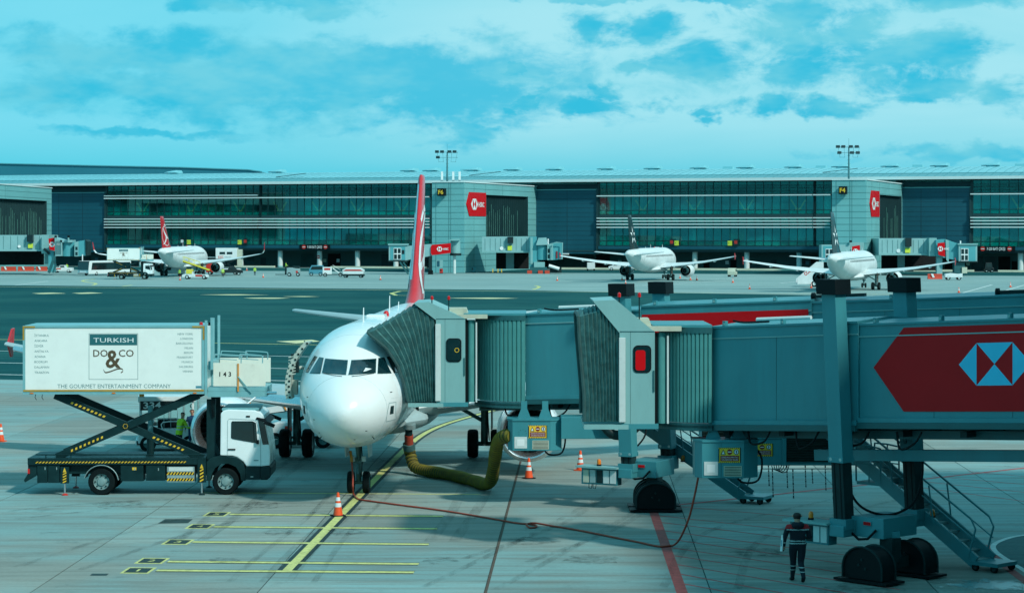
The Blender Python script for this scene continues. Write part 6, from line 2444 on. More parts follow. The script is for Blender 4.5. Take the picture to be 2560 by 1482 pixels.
    for y_ in (0.0, WD - 0.08):
        m.box(X0, X1, y_, y_ + 0.08, Z1, Z1 + 0.07, 'truck_frame')
    m.build('box_frame', bx)
    MB().box(X0 + 0.04, X1 - 0.04, 0.081, WD - 0.081, Z1 + 0.021, Z1 + 0.08, 'truck_frame').build('box_roof', bx, bevel=0.02)
    MB().box(X0 + 0.02, X1 - 0.02, -0.016, -0.002, Z0 + 0.095, Z0 + 0.155, 'ochre').build('side_stripe', bx)
    for a, s in ((X0, 1), (X1, -1)):
        m = MB().box(min(a, a + s * 0.42), max(a, a + s * 0.42), -0.012, -0.002, Z1 - 0.0, Z1 + 0.055, 'ochre')
        m.box(min(a, a + s * 0.055), max(a, a + s * 0.055), -0.012, -0.002, Z1 - 0.42, Z1 - 0.001, 'ochre')
        m.build('corner_guard', bx)
    for X_ in (232, 827, 1418):
        MB().box(tx(X_ - 12), tx(X_ + 12), -0.03, -0.002, Z0 + 0.02, Z0 + 0.06, 'lens_amber').build('side_marker', bx)
    for X_ in (255, 305):
        MB().path([(tx(X_), 0.1, Z0), (tx(X_ - 3), 0.08, Z0 - 0.12), (tx(X_ + 8), 0.08, Z0 - 0.2)], 0.012, 'black', 5).build('hook', bx)
    MB().lathe([(0.07, 0), (0.06, 0.09), (0.001, 0.11)], 'lens_red', c=(tx(1455), 0.3, Z1 + 0.08), n=10).build('roof_beacon', bx)
    y = 0.027
    if lettered:
        left = ['İSTANBUL', 'ANKARA', 'İZMİR', 'ANTALYA', 'ADANA', 'BODRUM', 'DALAMAN', 'TRABZON']
        right = ['NEW YORK', 'LONDON', 'BARCELONA', 'MILAN', 'BERLIN', 'FRANKFURT', 'MUNICH', 'SALZBURG', 'VIENNA']
        m = MB()
        for k, s in enumerate(left):
            m.text(s, 'print_grey', (tx(250), y, tz(236 + 38.5 * k)), 0.075)
        m.build('lettering', bx)['kind'] = 'stuff'
        m = MB()
        for k, s in enumerate(right):
            m.text(s, 'print_grey', (tx(1403), y, tz(226 + 34.0 * k)), 0.070, align='RIGHT')
        m.build('lettering', bx)['kind'] = 'stuff'
    m = MB()
    # framed company mark
    a, b, c, d = tx(645), tx(1003), tz(550), tz(214)
    for q in ((a, b, c, c + 0.014), (a, b, d - 0.014, d), (a, a + 0.014, c, d), (b - 0.014, b, c, d)):
        m.add([(q[0], y, q[2]), (q[1], y, q[2]), (q[1], y, q[3]), (q[0], y, q[3])], [(0, 1, 2, 3)], 'print_grey')
    m.add([(a + 0.03, y - 0.001, tz(300)), (b - 0.03, y - 0.001, tz(300)), (b - 0.03, y - 0.001, tz(220)), (a + 0.03, y - 0.001, tz(220))], [(0, 1, 2, 3)], 'print_teal')
    m.text('TURKISH', 'sign_white', (tx(824), y - 0.004, tz(279)), 0.155, tx(972) - tx(680), align='CENTER')
    m.text('DO', 'print_brown', (tx(677), y, tz(383)), 0.235, tx(782) - tx(677), bold=0.012)
    m.text('CO', 'print_brown', (tx(862), y, tz(383)), 0.235, tx(972) - tx(862), bold=0.012)
    m.text('&', 'print_brown', (tx(822), y - 0.002, tz(462)), 0.60, tx(880) - tx(770), align='CENTER', bold=0.02)
    fl = curve_pts([(tx(752), 0, tz(478)), (tx(765), 0, tz(498)), (tx(800), 0, tz(492)), (tx(850), 0, tz(474)), (tx(885), 0, tz(472)), (tx(894), 0, tz(488)), (tx(878), 0, tz(500))], 5)
    L_ = [Vector((p.x, y - 0.002, p.z + 0.022)) for p in fl]
    Q_ = [Vector((p.x, y - 0.002, p.z - 0.022)) for p in fl]
    m.strip(L_, Q_, 'print_brown')
    m.build('company_mark', bx)
    m = MB()
    m.text('THE GOURMET ENTERTAINMENT COMPANY', 'print_grey', (tx(829), y, tz(612)), 0.135, tx(1242) - tx(417), align='CENTER')
    m.build('lettering', bx)
    MB().add([(tx(1423), y, tz(614)), (tx(1465), y, tz(614)), (tx(1465), y, tz(597)), (tx(1423), y, tz(597))], [(0, 1, 2, 3)], 'vehicle_blue').build('badge', bx)
    # --- front gantry and platform
    g = link('platform', None, t)
    for X_, top in ((1498, 120), (1540, 100)):
        for y_ in (0.0, WD - 0.09):
            MB().box(tx(X_ - 9), tx(X_ + 9), y_, y_ + 0.09, tz(665 if X_ < 1520 else 480), tz(top), 'truck_frame').build('gantry_post', g)
    MB().box(tx(1512), tx(1545), 0.1, WD - 0.1, tz(480), tz(420), 'truck_frame').build('gantry_beam', g)
    MB().box(tx(1512), tx(1530), 0.09, 0.22, tz(158), tz(135), 'black').build('camera', g)
    fl_ = MB()
    fl_.box(tx(1508), tx(1940), 0.12, WD - 0.12, tz(640), tz(608), 'truck_frame')
    fl_.box(tx(1508), tx(1900), 0.10, 0.2, tz(680), tz(641), 'truck_frame').box(tx(1900), tx(1940), 0.12, WD - 0.12, tz(676), tz(641), 'truck_frame')
    fl_.build('platform_floor', g, bevel=0.01)
    pn = MB()
    pn.box(tx(1550), tx(1727), 0.09, 0.12, tz(600), tz(430), 'white_panel')
    pn.build('side_panel', g)
    MB().prism([(tx(1736), tz(600)), (tx(1930), tz(600)), (tx(1934), tz(500)), (tx(1912), tz(440)), (tx(1736), tz(432))], 'white_panel', 'xz', 0.09, 0.12).build('side_panel', g)
    MB().box(tx(1550), tx(1930), WD - 0.15, WD - 0.12, tz(600), tz(418), 'white_panel').build('side_panel', g)
    MB().beam((tx(1731), 0.07, tz(640)), (tx(1731), 0.07, tz(435)), 0.03, 0.05, 'orange_paint', up=(1, 0, 0)).build('edge_post', g)
    MB().beam((tx(1731), 0.06, tz(530)), (tx(1830), 0.06, tz(650)), 0.03, 0.04, 'truck_frame', up=(0, 1, 0)).build('brace', g)
    for y_ in (0.1, WD - 0.14):
        for a, b in ((1556, 1752), (1738, 1908)):
            m = MB()
            m.path(curve_pts([(tx(a), y_, tz(405)), (tx(a + 6), y_, tz(372)), (tx(a + 22), y_, tz(368)), (tx(b - 20), y_, tz(376)), (tx(b), y_, tz(388)), (tx(b), y_, tz(432))], 3), 0.02, 'truck_frame', 6)
            m.tube((tx(a + 8), y_, tz(400)), (tx(b - 30), y_, tz(408)), 0.016, 'truck_frame', 6)
            m.build('handrail', g, smooth=40)
    m = MB()
    m.text(number, 'black', (tx(1594), 0.084, tz(529)), 0.155, tx(1680) - tx(1594), bold=0.02)
    m.build('lettering', g)
    MB().tube((tx(1940), 0.2, tz(650)), (tx(2010), 0.2, tz(650)), 0.05, 'bare_metal', 10).build('bumper_roller', g)
    # --- cab
    cb = link('cab', None, t)
    prof = [(1600, 1105), (1604, 800), (1622, 778), (1660, 770), (1850, 776), (1895, 790), (1918, 815), (1945, 950), (1960, 1040), (1966, 1100), (1962, 1180), (1895, 1186), (1790, 1186), (1770, 1150), (1725, 1118), (1690, 1108)]
    MB().prism([(tx(a), tz(b)) for a, b in prof], 'cab_white', 'xz', 0.06, WD - 0.06).build('cab_shell', cb, bevel=0.04)
    # side door with window
    for y_, sg in ((0.055, -1), (WD - 0.055, 1)):
        d = MB()
        dp = [(1652, 1112), (1655, 850), (1668, 838), (1840, 845), (1866, 858), (1893, 990), (1897, 1183), (1795, 1183), (1770, 1150), (1725, 1120)]
        pts = [Vector((tx(a), y_, tz(b))) for a, b in dp]
        d.path(pts, 0.006, 'print_grey', 4, closed=True)
        door = d.build('door', cb)
        wn_ = [(1680, 975), (1682, 862), (1690, 855), (1835, 855), (1862, 868), (1872, 1000), (1868, 1016), (1720, 990), (1690, 984)]
        MB().prism([(tx(a), tz(b)) for a, b in wn_], 'glass_dark', 'xz', min(y_, y_ + sg * 0.012), max(y_, y_ + sg * 0.012)).build('window', door)
        MB().beam((tx(1842), y_ + sg * 0.015, tz(858)), (tx(1850), y_ + sg * 0.015, tz(1008)), 0.02, 0.02, 'black').build('window_bar', door)
        MB().box(tx(1658), tx(1712), min(y_, y_ + sg * 0.03), max(y_, y_ + sg * 0.03), tz(1065), tz(1056), 'black').build('handle', door)
        MB().box(tx(1790), tx(1818), min(y_, y_ + sg * 0.02), max(y_, y_ + sg * 0.02), tz(826), tz(815), 'black').build('roof_marker', door)
        m = MB().box(tx(1845), tx(1880), y_ + sg * 0.005 if sg > 0 else y_ - 0.007, y_ + sg * 0.007 if sg > 0 else y_ - 0.005, tz(1145), tz(1138), 'print_grey')
        m.build('badge', door)
        MB().box(tx(1866), tx(1884), min(y_, y_ + sg * 0.12), max(y_, y_ + sg * 0.12), tz(1020), tz(992), 'black').build('mirror_arm', door)
        # big mirror on its bracket in front
        mm = MB().path([(tx(1880), y_, tz(840)), (tx(1925), y_ + sg * 0.22, tz(850)), (tx(1985), y_ + sg * 0.28, tz(882))], 0.03, 'black', 7)
        mm.obox((tx(1965), y_ + sg * 0.27, tz(872)), (0.38, 0.09, 0.12), 'black', (0, R(22), 0))
        mm.build('mirror', cb)
        # fender and sill
        fo = [(1500, 1150), (1540, 1120), (1600, 1108), (1690, 1110), (1740, 1130), (1772, 1165), (1785, 1215), (1785, 1290)]
        fi = [(1752, 1290), (1745, 1240), (1715, 1190), (1660, 1165), (1610, 1168), (1565, 1195), (1540, 1240), (1528, 1290), (1500, 1290)]
        MB().prism([(tx(a), tz(b)) for a, b in fo + fi], 'truck_green', 'xz', y_ if sg < 0 else y_ - 0.5, y_ + 0.5 if sg < 0 else y_).build('fender', cb, bevel=0.015)
        MB().prism([(tx(1786), tz(1188)), (tx(1892), tz(1188)), (tx(1892), tz(1282)), (tx(1786), tz(1282))], 'truck_green', 'xz', y_ if sg < 0 else y_ - 0.4, y_ + 0.4 if sg < 0 else y_).build('sill', cb, bevel=0.015)
        MB().box(tx(1822), tx(1842), y_ - 0.01 if sg < 0 else y_, y_ if sg < 0 else y_ + 0.01, tz(1264), tz(1257), 'galvanised').build('step_trim', cb)
        lm = MB().lathe([(0.001, 0.0), (0.075, 0.01), (0.08, 0.05)], 'bare_metal', axis='x', c=(tx(1955), y_ - sg * 0.16, tz(1222)), n=14)
        lm.build('headlamp', cb, smooth=40)
    MB().prism([(tx(1893), tz(1190)), (tx(1963), tz(1182)), (tx(1971), tz(1200)), (tx(1968), tz(1262)), (tx(1945), tz(1284)), (tx(1893), tz(1284))], 'truck_green', 'xz', 0.045, WD - 0.045).build('bumper', cb, bevel=0.03)
    ws = [(1872, 838), (1898, 842), (1922, 870), (1950, 1010), (1952, 1024), (1908, 1026), (1893, 960)]
    MB().prism([(tx(a) + 0.015, tz(b)) for a, b in ws], 'glass_dark', 'xz', 0.045, WD - 0.045).build('windscreen', cb)
    MB().prism([(tx(1858), tz(842)), (tx(1868), tz(826)), (tx(1925), tz(838)), (tx(1960), tz(868)), (tx(1955), tz(876)), (tx(1915), tz(856))], 'black', 'xz', 0.03, WD - 0.03).build('sun_visor', cb)
    MB().box(tx(1612), tx(1880), 0.1, WD - 0.1, tz(777), tz(762), 'truck_frame').build('roof_plate', cb)
    # dark stack behind the cab
    m = MB().box(tx(1495), tx(1560), 0.35, 0.5, 1.2, tz(700), 'truck_green')
    m.beam((tx(1520), 0.42, tz(960)), (tx(1590), 0.42, tz(1120)), 0.12, 0.12, 'truck_green')
    m.build('support_frame', t)
    MB().box(tx(1495), tx(1560), WD - 0.5, WD - 0.35, 1.2, tz(700), 'truck_green').build('support_frame', t)
    MB().tube((tx(1545), 0.75, tz(1090)), (tx(1545), 0.75, tz(960)), 0.12, 'dark_metal', 12).build('air_intake', t)
    for k in range(3):
        MB().path([(tx(1535 + 10 * k), 0.2, tz(670)), (tx(1530 + 10 * k), 0.25, tz(740)), (tx(1540 + 6 * k), 0.3, tz(830))], 0.016, 'black', 5).build('hose', t)
    return t


x, y = G(62, 1238)
catering_truck('large white catering truck in front, box raised on a black scissor lift, panel number 143', (x, y, 0), R(1.2), '1 4 3')
x, y = G(268, 697.5)
catering_truck('small distant catering truck with raised white box beside the red-tailed airliner', (x, y, -0.045), R(0), '1 1 6', lettered=False)
# ------------------------------------------------------------------ people: one skinned surface each
material('band_grey', (0.40, 0.46, 0.46), 0.5, var=0.08)


def person_mesh(pose, zones, lev=2):
    """pose: joint positions in metres (x right, y away, z up); zones(p, n) -> material name"""
    J = pose
    chains = [
        (['pelvis', 'belly', 'chest', 'neck0', 'neck1', 'head0', 'head1', 'head2'], [0.150, 0.140, 0.165, 0.075, 0.058, 0.078, 0.100, 0.075]),
    ]
    for s in ('L', 'R'):
        chains.append((['pelvis', 'hip' + s, 'knee' + s, 'calf' + s, 'ankle' + s, 'heel' + s, 'toe' + s], [0.150, 0.105, 0.072, 0.066, 0.048, 0.050, 0.040]))
        chains.append((['chest', 'shoulder' + s, 'elbow' + s, 'wrist' + s, 'palm' + s], [0.165, 0.078, 0.055, 0.036, 0.036]))
    vid, verts, rad, edges = {}, [], [], []
    for names, rs in chains:
        prev = None
        for nme, r in zip(names, rs):
            if nme not in vid:
                vid[nme] = len(verts)
                verts.append(Vector(J[nme]))
                rad.append(r)
            if prev is not None:
                edges.append((prev, vid[nme]))
            prev = vid[nme]
    # five fingers from each palm
    for s in ('L', 'R'):
        p, w = Vector(J['palm' + s]), Vector(J['wrist' + s])
        d = (p - w).normalized()
        side = Vector(J.get('side' + s, (0, -1, 0)))
        side = (side - d * side.dot(d)).normalized()
        curl = d.cross(side)
        if s == 'L':
            curl = -curl
        for k, L in enumerate((0.068, 0.078, 0.072, 0.056)):
            o = p + side * (0.030 - 0.020 * k)
            a = o + d * (L * 0.55) + curl * 0.008
            b = a + d * (L * 0.40) + curl * 0.028
            i0 = len(verts)
            verts += [o, a, b]
            rad += [0.011, 0.0095, 0.008]
            edges += [(vid['palm' + s], i0), (i0, i0 + 1), (i0 + 1, i0 + 2)]
        o = w + (p - w) * 0.55 + side * 0.036
        a = o + (d * 0.6 + side * 0.8).normalized() * 0.035
        b = a + (d + side * 0.25).normalized() * 0.030
        i0 = len(verts)
        verts += [o, a, b]
        rad += [0.013, 0.011, 0.009]
        edges += [(vid['wrist' + s], i0), (i0, i0 + 1), (i0 + 1, i0 + 2)]
    me = bpy.data.meshes.new('body')
    me.from_pydata(verts, edges, [])
    ob = bpy.data.objects.new('body', me)
    COL.objects.link(ob)
    sk = ob.modifiers.new('skin', 'SKIN')
    sk.use_smooth_shade = True
    for i, r in enumerate(rad):
        d = me.skin_vertices[0].data[i]
        d.radius = (r, r)
        d.use_root = (i == vid['pelvis'])
    # torso wider than deep
    for nme, k in (('chest', 1.28), ('belly', 1.15), ('pelvis', 1.12)):
        d = me.skin_vertices[0].data[vid[nme]]
        d.radius = (rad[vid[nme]] * k, rad[vid[nme]] * 0.86)
    sd = ob.modifiers.new('sub', 'SUBSURF')
    sd.levels = sd.render_levels = lev
    dg = bpy.context.evaluated_depsgraph_get()
    out = bpy.data.meshes.new_from_object(ob.evaluated_get(dg))
    bpy.data.objects.remove(ob)
    names = []
    idx = []
    out.materials.clear()
    for p in out.polygons:
        k = zones(p.center, p.normal)
        if k not in names:
            names.append(k)
        idx.append(names.index(k))
    for k in names:
        out.materials.append(MATS[k])
    out.polygons.foreach_set('material_index', idx)
    out.shade_smooth()
    return out


def base_pose(stride=0.0, lean=0.0, armL=(0, 0), armR=(0, 0)):
    """arm*: (elbow forward, wrist forward) in metres; facing +y"""
    h = Vector((0, lean, 0))
    J = dict(pelvis=(0, 0, 0.95), belly=(0, lean * 0.3, 1.12), chest=(0, lean * 0.7, 1.34), neck0=(0, lean, 1.47), neck1=(0, lean + 0.01, 1.53), head0=(0, lean + 0.03, 1.60), head1=(0, lean + 0.03, 1.68), head2=(0, lean + 0.015, 1.755))
    for s, sg, st, ar in (('L', -1, stride, armL), ('R', 1, -stride, armR)):
        J['hip' + s] = (sg * 0.10, 0, 0.88)
        J['knee' + s] = (sg * 0.105, st * 0.55 + 0.03, 0.50)
        J['calf' + s] = (sg * 0.107, st * 0.75 - 0.015, 0.36)
        J['ankle' + s] = (sg * 0.11, st - (0.03 if st < 0 else 0), 0.10 + (0.05 if st < 0 else 0))
        J['heel' + s] = (sg * 0.11, st - 0.03, 0.055 + (0.05 if st < 0 else 0))
        J['toe' + s] = (sg * 0.13, st + 0.15, 0.04)
        J['shoulder' + s] = (sg * 0.195, lean * 0.85, 1.40)
        J['elbow' + s] = (sg * 0.27, lean * 0.7 + ar[0], 1.13)
        J['wrist' + s] = (sg * 0.27, lean * 0.6 + ar[1], 0.90 + max(0, ar[1] - ar[0]) * 0.9)
        w = Vector(J['wrist' + s])
        e = Vector(J['elbow' + s])
        J['palm' + s] = tuple(w + (w - e).normalized() * 0.075)
    return J


def uniform_zones(lime=False):
    def z_(p, n):
        z = p.z
        if z > 1.50:
            if z > 1.60 and (p.y < 0.075 or z > 1.70):
                return 'hair'
            return 'skin'
        if z > 0.80 and abs(p.x) > 0.235 and z < 0.90:
            return 'skin'
        if lime:
            if z > 0.86:
                if 1.04 < z < 1.09 or 1.17 < z < 1.21:
                    return 'band_grey'
                return 'cloth_lime'
            return 'cloth_navy' if z > 0.12 else 'black'
        if z > 1.36 and abs(p.x) > 0.07:
            return 'cloth_red'
        if 1.325 < z < 1.352 and abs(p.x) < 0.24:
            return 'band_grey'
        if 0.985 < z < 1.012 or 1.045 < z < 1.07:
            if abs(p.x) < 0.22 or 0.985 < z < 1.012:
                return 'band_grey'
        if 0.39 < z < 0.41 or 0.29 < z < 0.308:
            return 'band_grey'
        if z < 0.115:
            return 'black'
        return 'cloth_navy'
    return z_


def blue_zones(p, n):
    if p.z > 1.50:
        return 'hair' if (p.z > 1.62 and p.y < 0.06) or p.z > 1.7 else 'skin'
    if abs(p.x) > 0.235 and p.z < 0.9:
        return 'skin'
    return 'cloth_blue' if p.z > 0.12 else 'black'


def face(root, J):
    """eyes, nose, mouth and ears on the head's front"""
    c = Vector(J['head1'])
    for s in (-1, 1):
        MB().lathe([(0.001, 0.0), (0.012, 0.004), (0.014, 0.012)], 'hair', axis='y', c=(c.x + s * 0.035, c.y + 0.085, c.z + 0.0), n=8).build('eye', root)
        MB().lathe([(0.001, -0.012), (0.03, -0.004), (0.03, 0.006), (0.001, 0.012)], 'skin', axis='x', c=(c.x + s * 0.098, c.y, c.z - 0.01), n=10).build('ear', root)
    MB().add([(c.x - 0.012, c.y + 0.092, c.z - 0.03), (c.x + 0.012, c.y + 0.092, c.z - 0.03), (c.x, c.y + 0.118, c.z - 0.03), (c.x, c.y + 0.092, c.z + 0.01)], [(0, 1, 2), (0, 2, 3), (1, 3, 2), (0, 3, 1)], 'skin').build('nose', root)
    MB().box(c.x - 0.022, c.x + 0.022, c.y + 0.075, c.y + 0.094, c.z - 0.062, c.z - 0.054, 'cloth_red').build('mouth', root)


def person(label, loc, rz, J, zones, scale=1.0, faced=True, group=None, lev=2):
    r = thing('person', label, 'person', loc, rz, group)
    link('body', person_mesh(J, zones, lev), r)
    if faced:
        face(r, J)
    r.scale = (scale,) * 3
    return r


# ground worker walking away on the right, carrying a white board under the left arm
J = base_pose(stride=0.24, lean=0.04, armL=(0.02, 0.10), armR=(0.05, 0.26))
J['wristR'] = (0.20, 0.24, 1.10)
J['elbowR'] = (0.275, 0.02, 1.12)
J['palmR'] = (0.17, 0.30, 1.13)
J['wristL'] = (-0.285, 0.09, 0.90)
J['palmL'] = (-0.27, 0.12, 0.835)
J['sideL'] = (0.3, 1, 0)
for q in ('knee', 'calf', 'ankle', 'heel', 'toe'):
    for sd_ in ('L', 'R'):
        a_, b_, c_ = J[q + sd_]
        J[q + sd_] = (a_ * 0.62, b_, c_)
J['kneeR'] = (0.07, 0.02, 0.50)
J['calfR'] = (0.07, -0.12, 0.37)
J['ankleR'] = (0.075, -0.26, 0.20)
J['heelR'] = (0.075, -0.30, 0.17)
J['toeR'] = (0.08, -0.17, 0.045)
x, y = G(1994, 1455)
w1 = person('person in dark navy uniform with red shoulders and reflective bands walking away', (x, y, 0.0), R(4), J, uniform_zones(), 1.0, lev=4)
# hood on the collar as clothing
m = MB()
m.lathe([(0.05, 1.34), (0.13, 1.40), (0.145, 1.47), (0.10, 1.525), (0.07, 1.535)], 'cloth_navy', c=(0, -0.015, 0), n=16)
m.build('hood', w1, smooth=60)
w1.scale = (1.22, 1.15, 1.03)
bd = thing('document_board', 'white board held under the arm of the person walking away', 'board', (x, y, 0), R(4))
MB().obox((-0.395, 0.11, 1.01), (0.025, 0.20, 0.42), 'sign_white', (R(-8), R(6), 0)).build('board', bd, bevel=0.006)
MB().obox((-0.411, 0.09, 1.015), (0.006, 0.10, 0.16), 'vehicle_blue', (R(-8), R(6), 0)).build('printed_patch', bd)

# loader in lime jacket behind the catering truck, back to us and bent forward
J = base_pose(stride=0.05, lean=0.16, armL=(0.14, 0.38), armR=(0.14, 0.40))
x, y = G(447, 1138)
person('person in lime reflective jacket standing behind the black scissor lift', (x, y, 0), R(-50), J, uniform_zones(True), 1.0, lev=3)
J = base_pose(stride=0.03, lean=0.0, armL=(0.10, 0.30), armR=(0.05, 0.1))
x, y = G(481, 1128)
person('person in blue overalls between the grey container and the engine', (x, y, 0), R(160), J, blue_zones, 1.0)
# far ground crew
for px, py, a, lb in ((557, 692, 200, 'distant person in lime vest under the wing of the red-tailed airliner'),
                      (637, 688, 180, 'distant person in lime vest standing alone near a cone'),
                      (167, 678, 180, 'distant person in lime vest beside the tug under the leftmost jet bridge'),
                      (449, 694, 150, 'distant person in white and lime beside the yellow belt loader')):
    J = base_pose(stride=0.06, armL=(0.02, 0.08), armR=(0.02, 0.05))
    x, y = G(px, py)
    person(lb, (x, y, -0.045), R(a), J, uniform_zones(True), 1.0, faced=False, group='distant ground crew')
# ------------------------------------------------------------------ cones, hose, cable
def cone_mesh(base):
    def mk():
        m = MB()
        h = 0.76
        pr = [(0.175, 0.04), (0.150, 0.16)]
        rad = lambda z: 0.165 - 0.125 * (z / h)
        segs = [(0.03, 0.30, 'cone_orange'), (0.30, 0.43, 'reflective'), (0.43, 0.50, 'cone_orange'), (0.50, 0.62, 'reflective'), (0.62, h, 'cone_orange')]
        for a, b, k in segs:
            m.lathe([(rad(a), a), (rad(b), b)], k, n=18)
        m.lathe([(rad(h), h), (0.02, h + 0.012), (0.018, h - 0.05)], 'cone_orange', n=18)
        pts = [(-0.22, -0.16), (-0.16, -0.22), (0.16, -0.22), (0.22, -0.16), (0.22, 0.16), (0.16, 0.22), (-0.16, 0.22), (-0.22, 0.16)]
        m.prism(pts, base, 'xy', 0.0, 0.035)
        return m.mesh('traffic_cone', smooth=40)
    return cached(('cone', base), mk)


def cone(px, py, label, base='cone_orange', z=0.0, sc=1.0, tilt=0.0):
    x, y = G(px, py)
    o = link('traffic_cone', cone_mesh(base), None, (x, y, z), (tilt, 0, random.uniform(0, 1.5)))
    o.scale = (sc,) * 3
    tag(o, label, 'traffic cone', 'traffic cones on the apron')


cone(845, 1289, 'orange traffic cone standing on the yellow centre line by stop bar five', 'black', sc=0.98)
cone(1322, 1195, 'orange traffic cone on a black base below the right engine', 'black', sc=0.98)
cone(1451, 1175, 'orange traffic cone with orange base right of the engine, in the open', sc=0.98)
cone(2, 1103, 'orange traffic cone cut by the left picture edge', sc=1.0)
for px, py, lb, b in ((951, 699, 'tiny distant cone on a wide black base left of the tail fin', 'black'), (658, 693, 'tiny distant cone right of the lone person in lime vest', 'cone_orange'),
                      (450, 700, 'tiny distant cone in front of the yellow belt loader', 'black'), (617, 676, 'tiny distant cone on the service road behind the winglet', 'cone_orange'),
                      (1393, 701, 'tiny distant cone below the black-tailed airliner wingtip on its left', 'cone_orange'), (1555, 700, 'tiny distant cone by the left engine of the middle airliner', 'cone_orange'),
                      (1700, 695, 'tiny distant cone just left of the right engine of the middle airliner', 'cone_orange'), (1726, 699, 'tiny distant cone under the right engine of the middle airliner', 'cone_orange'),
                      (1742, 700, 'tiny dark distant cone right of the right engine of the middle airliner', 'black'), (1832, 706, 'tiny distant cone alone between the two black-tailed airliners, farther one', 'cone_orange'),
                      (1874, 722, 'tiny distant cone alone between the two black-tailed airliners, nearer one', 'cone_orange'), (2028, 719, 'tiny distant cone beside the white passenger stairs', 'cone_orange'),
                      (2067, 737, 'tiny distant cone just left of the tall black column cap', 'cone_orange'), (2237, 721, 'tiny distant cone under the right engine of the rightmost airliner', 'cone_orange'),
                      (2397, 731, 'tiny distant cone near the white diagonal lines on the right', 'cone_orange'), (2526, 717, 'tiny distant cone close to the right picture edge', 'cone_orange'),
                      (1564, 710, 'tiny distant cone above the bridge column cap', 'cone_orange')):
    cone(px, py, lb, b, z=-0.045, sc=1.05)

# yellow air duct from the hung unit to the belly
hose_pts = [W(1022, 1058, 86.5), W(1022, 1085, 86.6), W(1023, 1120, 86.8)]
for px, py, D, z in ((1026, 0, 86.9, 0.75), (1036, 0, 86.6, 0.32), (1062, 0, 86.0, 0.235), (1105, 0, 85.0, 0.23), (1150, 0, 83.8, 0.225), (1188, 0, 82.4, 0.225), (1213, 0, 81.2, 0.25), (1228, 0, 80.3, 0.50), (1234, 0, 79.4, 1.0), (1239, 0, 78.5, 1.6), (1246, 0, 77.6, 2.1), (1262, 0, 76.9, 2.32), (1280, 0, 76.6, 2.35)):
    hose_pts.append(Vector(((px - CX) / F * D, D, z)))
hp = curve_pts(hose_pts, 16)
hz = thing('air_hose', 'ribbed yellow air duct lying from the airliner belly up to the hung unit', 'hose', (hp[0].x, hp[0].y, 0))
# resample evenly
L = [0.0]
for a, b in zip(hp[:-1], hp[1:]):
    L.append(L[-1] + (b - a).length)
tot = L[-1]


def at_len(s):
    s = min(max(s, 0), tot)
    for i in range(len(L) - 1):
        if L[i + 1] >= s:
            return hp[i] + (hp[i + 1] - hp[i]) * ((s - L[i]) / max(L[i + 1] - L[i], 1e-6))
    return hp[-1]


n = int(tot / 0.045)
pts, rs = [], []
for i in range(n + 1):
    pts.append(at_len(i * tot / n))
    rs.append(0.208 + 0.012 * math.sin(i * 0.31) * math.sin(i * 0.07))
m = MB()
rr, pp = [], []
step = 0.040
ns = int((tot - 20 * tot / n) / step)
for i in range(ns + 1):
    pp.append(at_len(20 * tot / n + i * step))
    rr.append((0.222, 0.195, 0.178, 0.195)[i % 4] + 0.010 * math.sin(i * 0.13))
m.path(pp, rr, 'hose_yellow', 16)
m.move(-Vector((hp[0].x, hp[0].y, 0))).build('duct', hz, smooth=80)
m = MB()
for i in range(2, ns - 2, 4):
    d = (pp[i + 1] - pp[i - 1]).normalized()
    q = d.orthogonal().normalized()
    u_ = d.cross(q)
    m.path([pp[i] + (q * math.cos(t) + u_ * math.sin(t)) * (rr[i] + 0.006) for t in [2 * math.pi * k / 14 for k in range(14)]], 0.022, 'hose_rib', 4, closed=True)
m.move(-Vector((hp[0].x, hp[0].y, 0))).build('wire_rib', hz)['kind'] = 'stuff'
m = MB().path(pts[10:21], [0.17] * 11, 'cable_red', 12).path(pts[4:11], [0.14] * 7, 'dark_metal', 12).path(pts[18:24], [0.235] * 6, 'gear_grey', 14)
m.path([p + Vector((0.02, 0, 0)) for p in pts[0:5]], [0.24] * 5, 'galvanised', 14)
m.move(-Vector((hp[0].x, hp[0].y, 0))).build('coupling', hz, smooth=50)
m = MB()
q0 = pts[-22]
for k in range(9):
    a = 2 * math.pi * k / 9
    o = Vector((0.21 * math.cos(a), 0, 0.21 * math.sin(a)))
    m.tube(q0 + o, pts[-1] + o * 0.6 + Vector((0.35, -0.2, 0.1)), 0.015, 'hose_rib', 5)
m.move(-Vector((hp[0].x, hp[0].y, 0))).build('tie_strap', hz)['kind'] = 'stuff'

# red ground-power cable
cp = [W(876, 1128, 80.4), W(879, 1150, 80.2), W(882, 1190, 79.9), W(882, 1215, 79.6)]
for px, py in ((884, 1238), (895, 1249), (925, 1254), (1000, 1264), (1100, 1277), (1200, 1293), (1290, 1309)):
    cp.append(Vector((*G(px, py), 0.03)))
loop = [(1325, 1312), (1341, 1316), (1338, 1320), (1325, 1321), (1316, 1318), (1322, 1314.5), (1340, 1313.5)]
for i, (px, py) in enumerate(loop):
    cp.append(Vector((*G(px, py), 0.03 + (0.05 if i > 3 else 0))))
for px, py in ((1390, 1318), (1450, 1328), (1530, 1344), (1600, 1358), (1648, 1368), (1680, 1366)):
    cp.append(Vector((*G(px, py), 0.03)))
for px, py, D in ((1700, 1345, 66.4), (1722, 1295, 65.9), (1736, 1240, 65.5), (1746, 1190, 65.2)):
    cp.append(W(px, py, D))
cb_ = thing('power_cable', 'orange-red power cable running along the ground from the nose gear with a small loop', 'cable', (cp[5].x, cp[5].y, 0))
cc = curve_pts([tuple(p) for p in cp], 8)
for q in cc:
    q.z = max(q.z, 0.034)
MB().path(cc, 0.030, 'cable_red', 8).move(-cb_.location).build('cable', cb_, smooth=60)
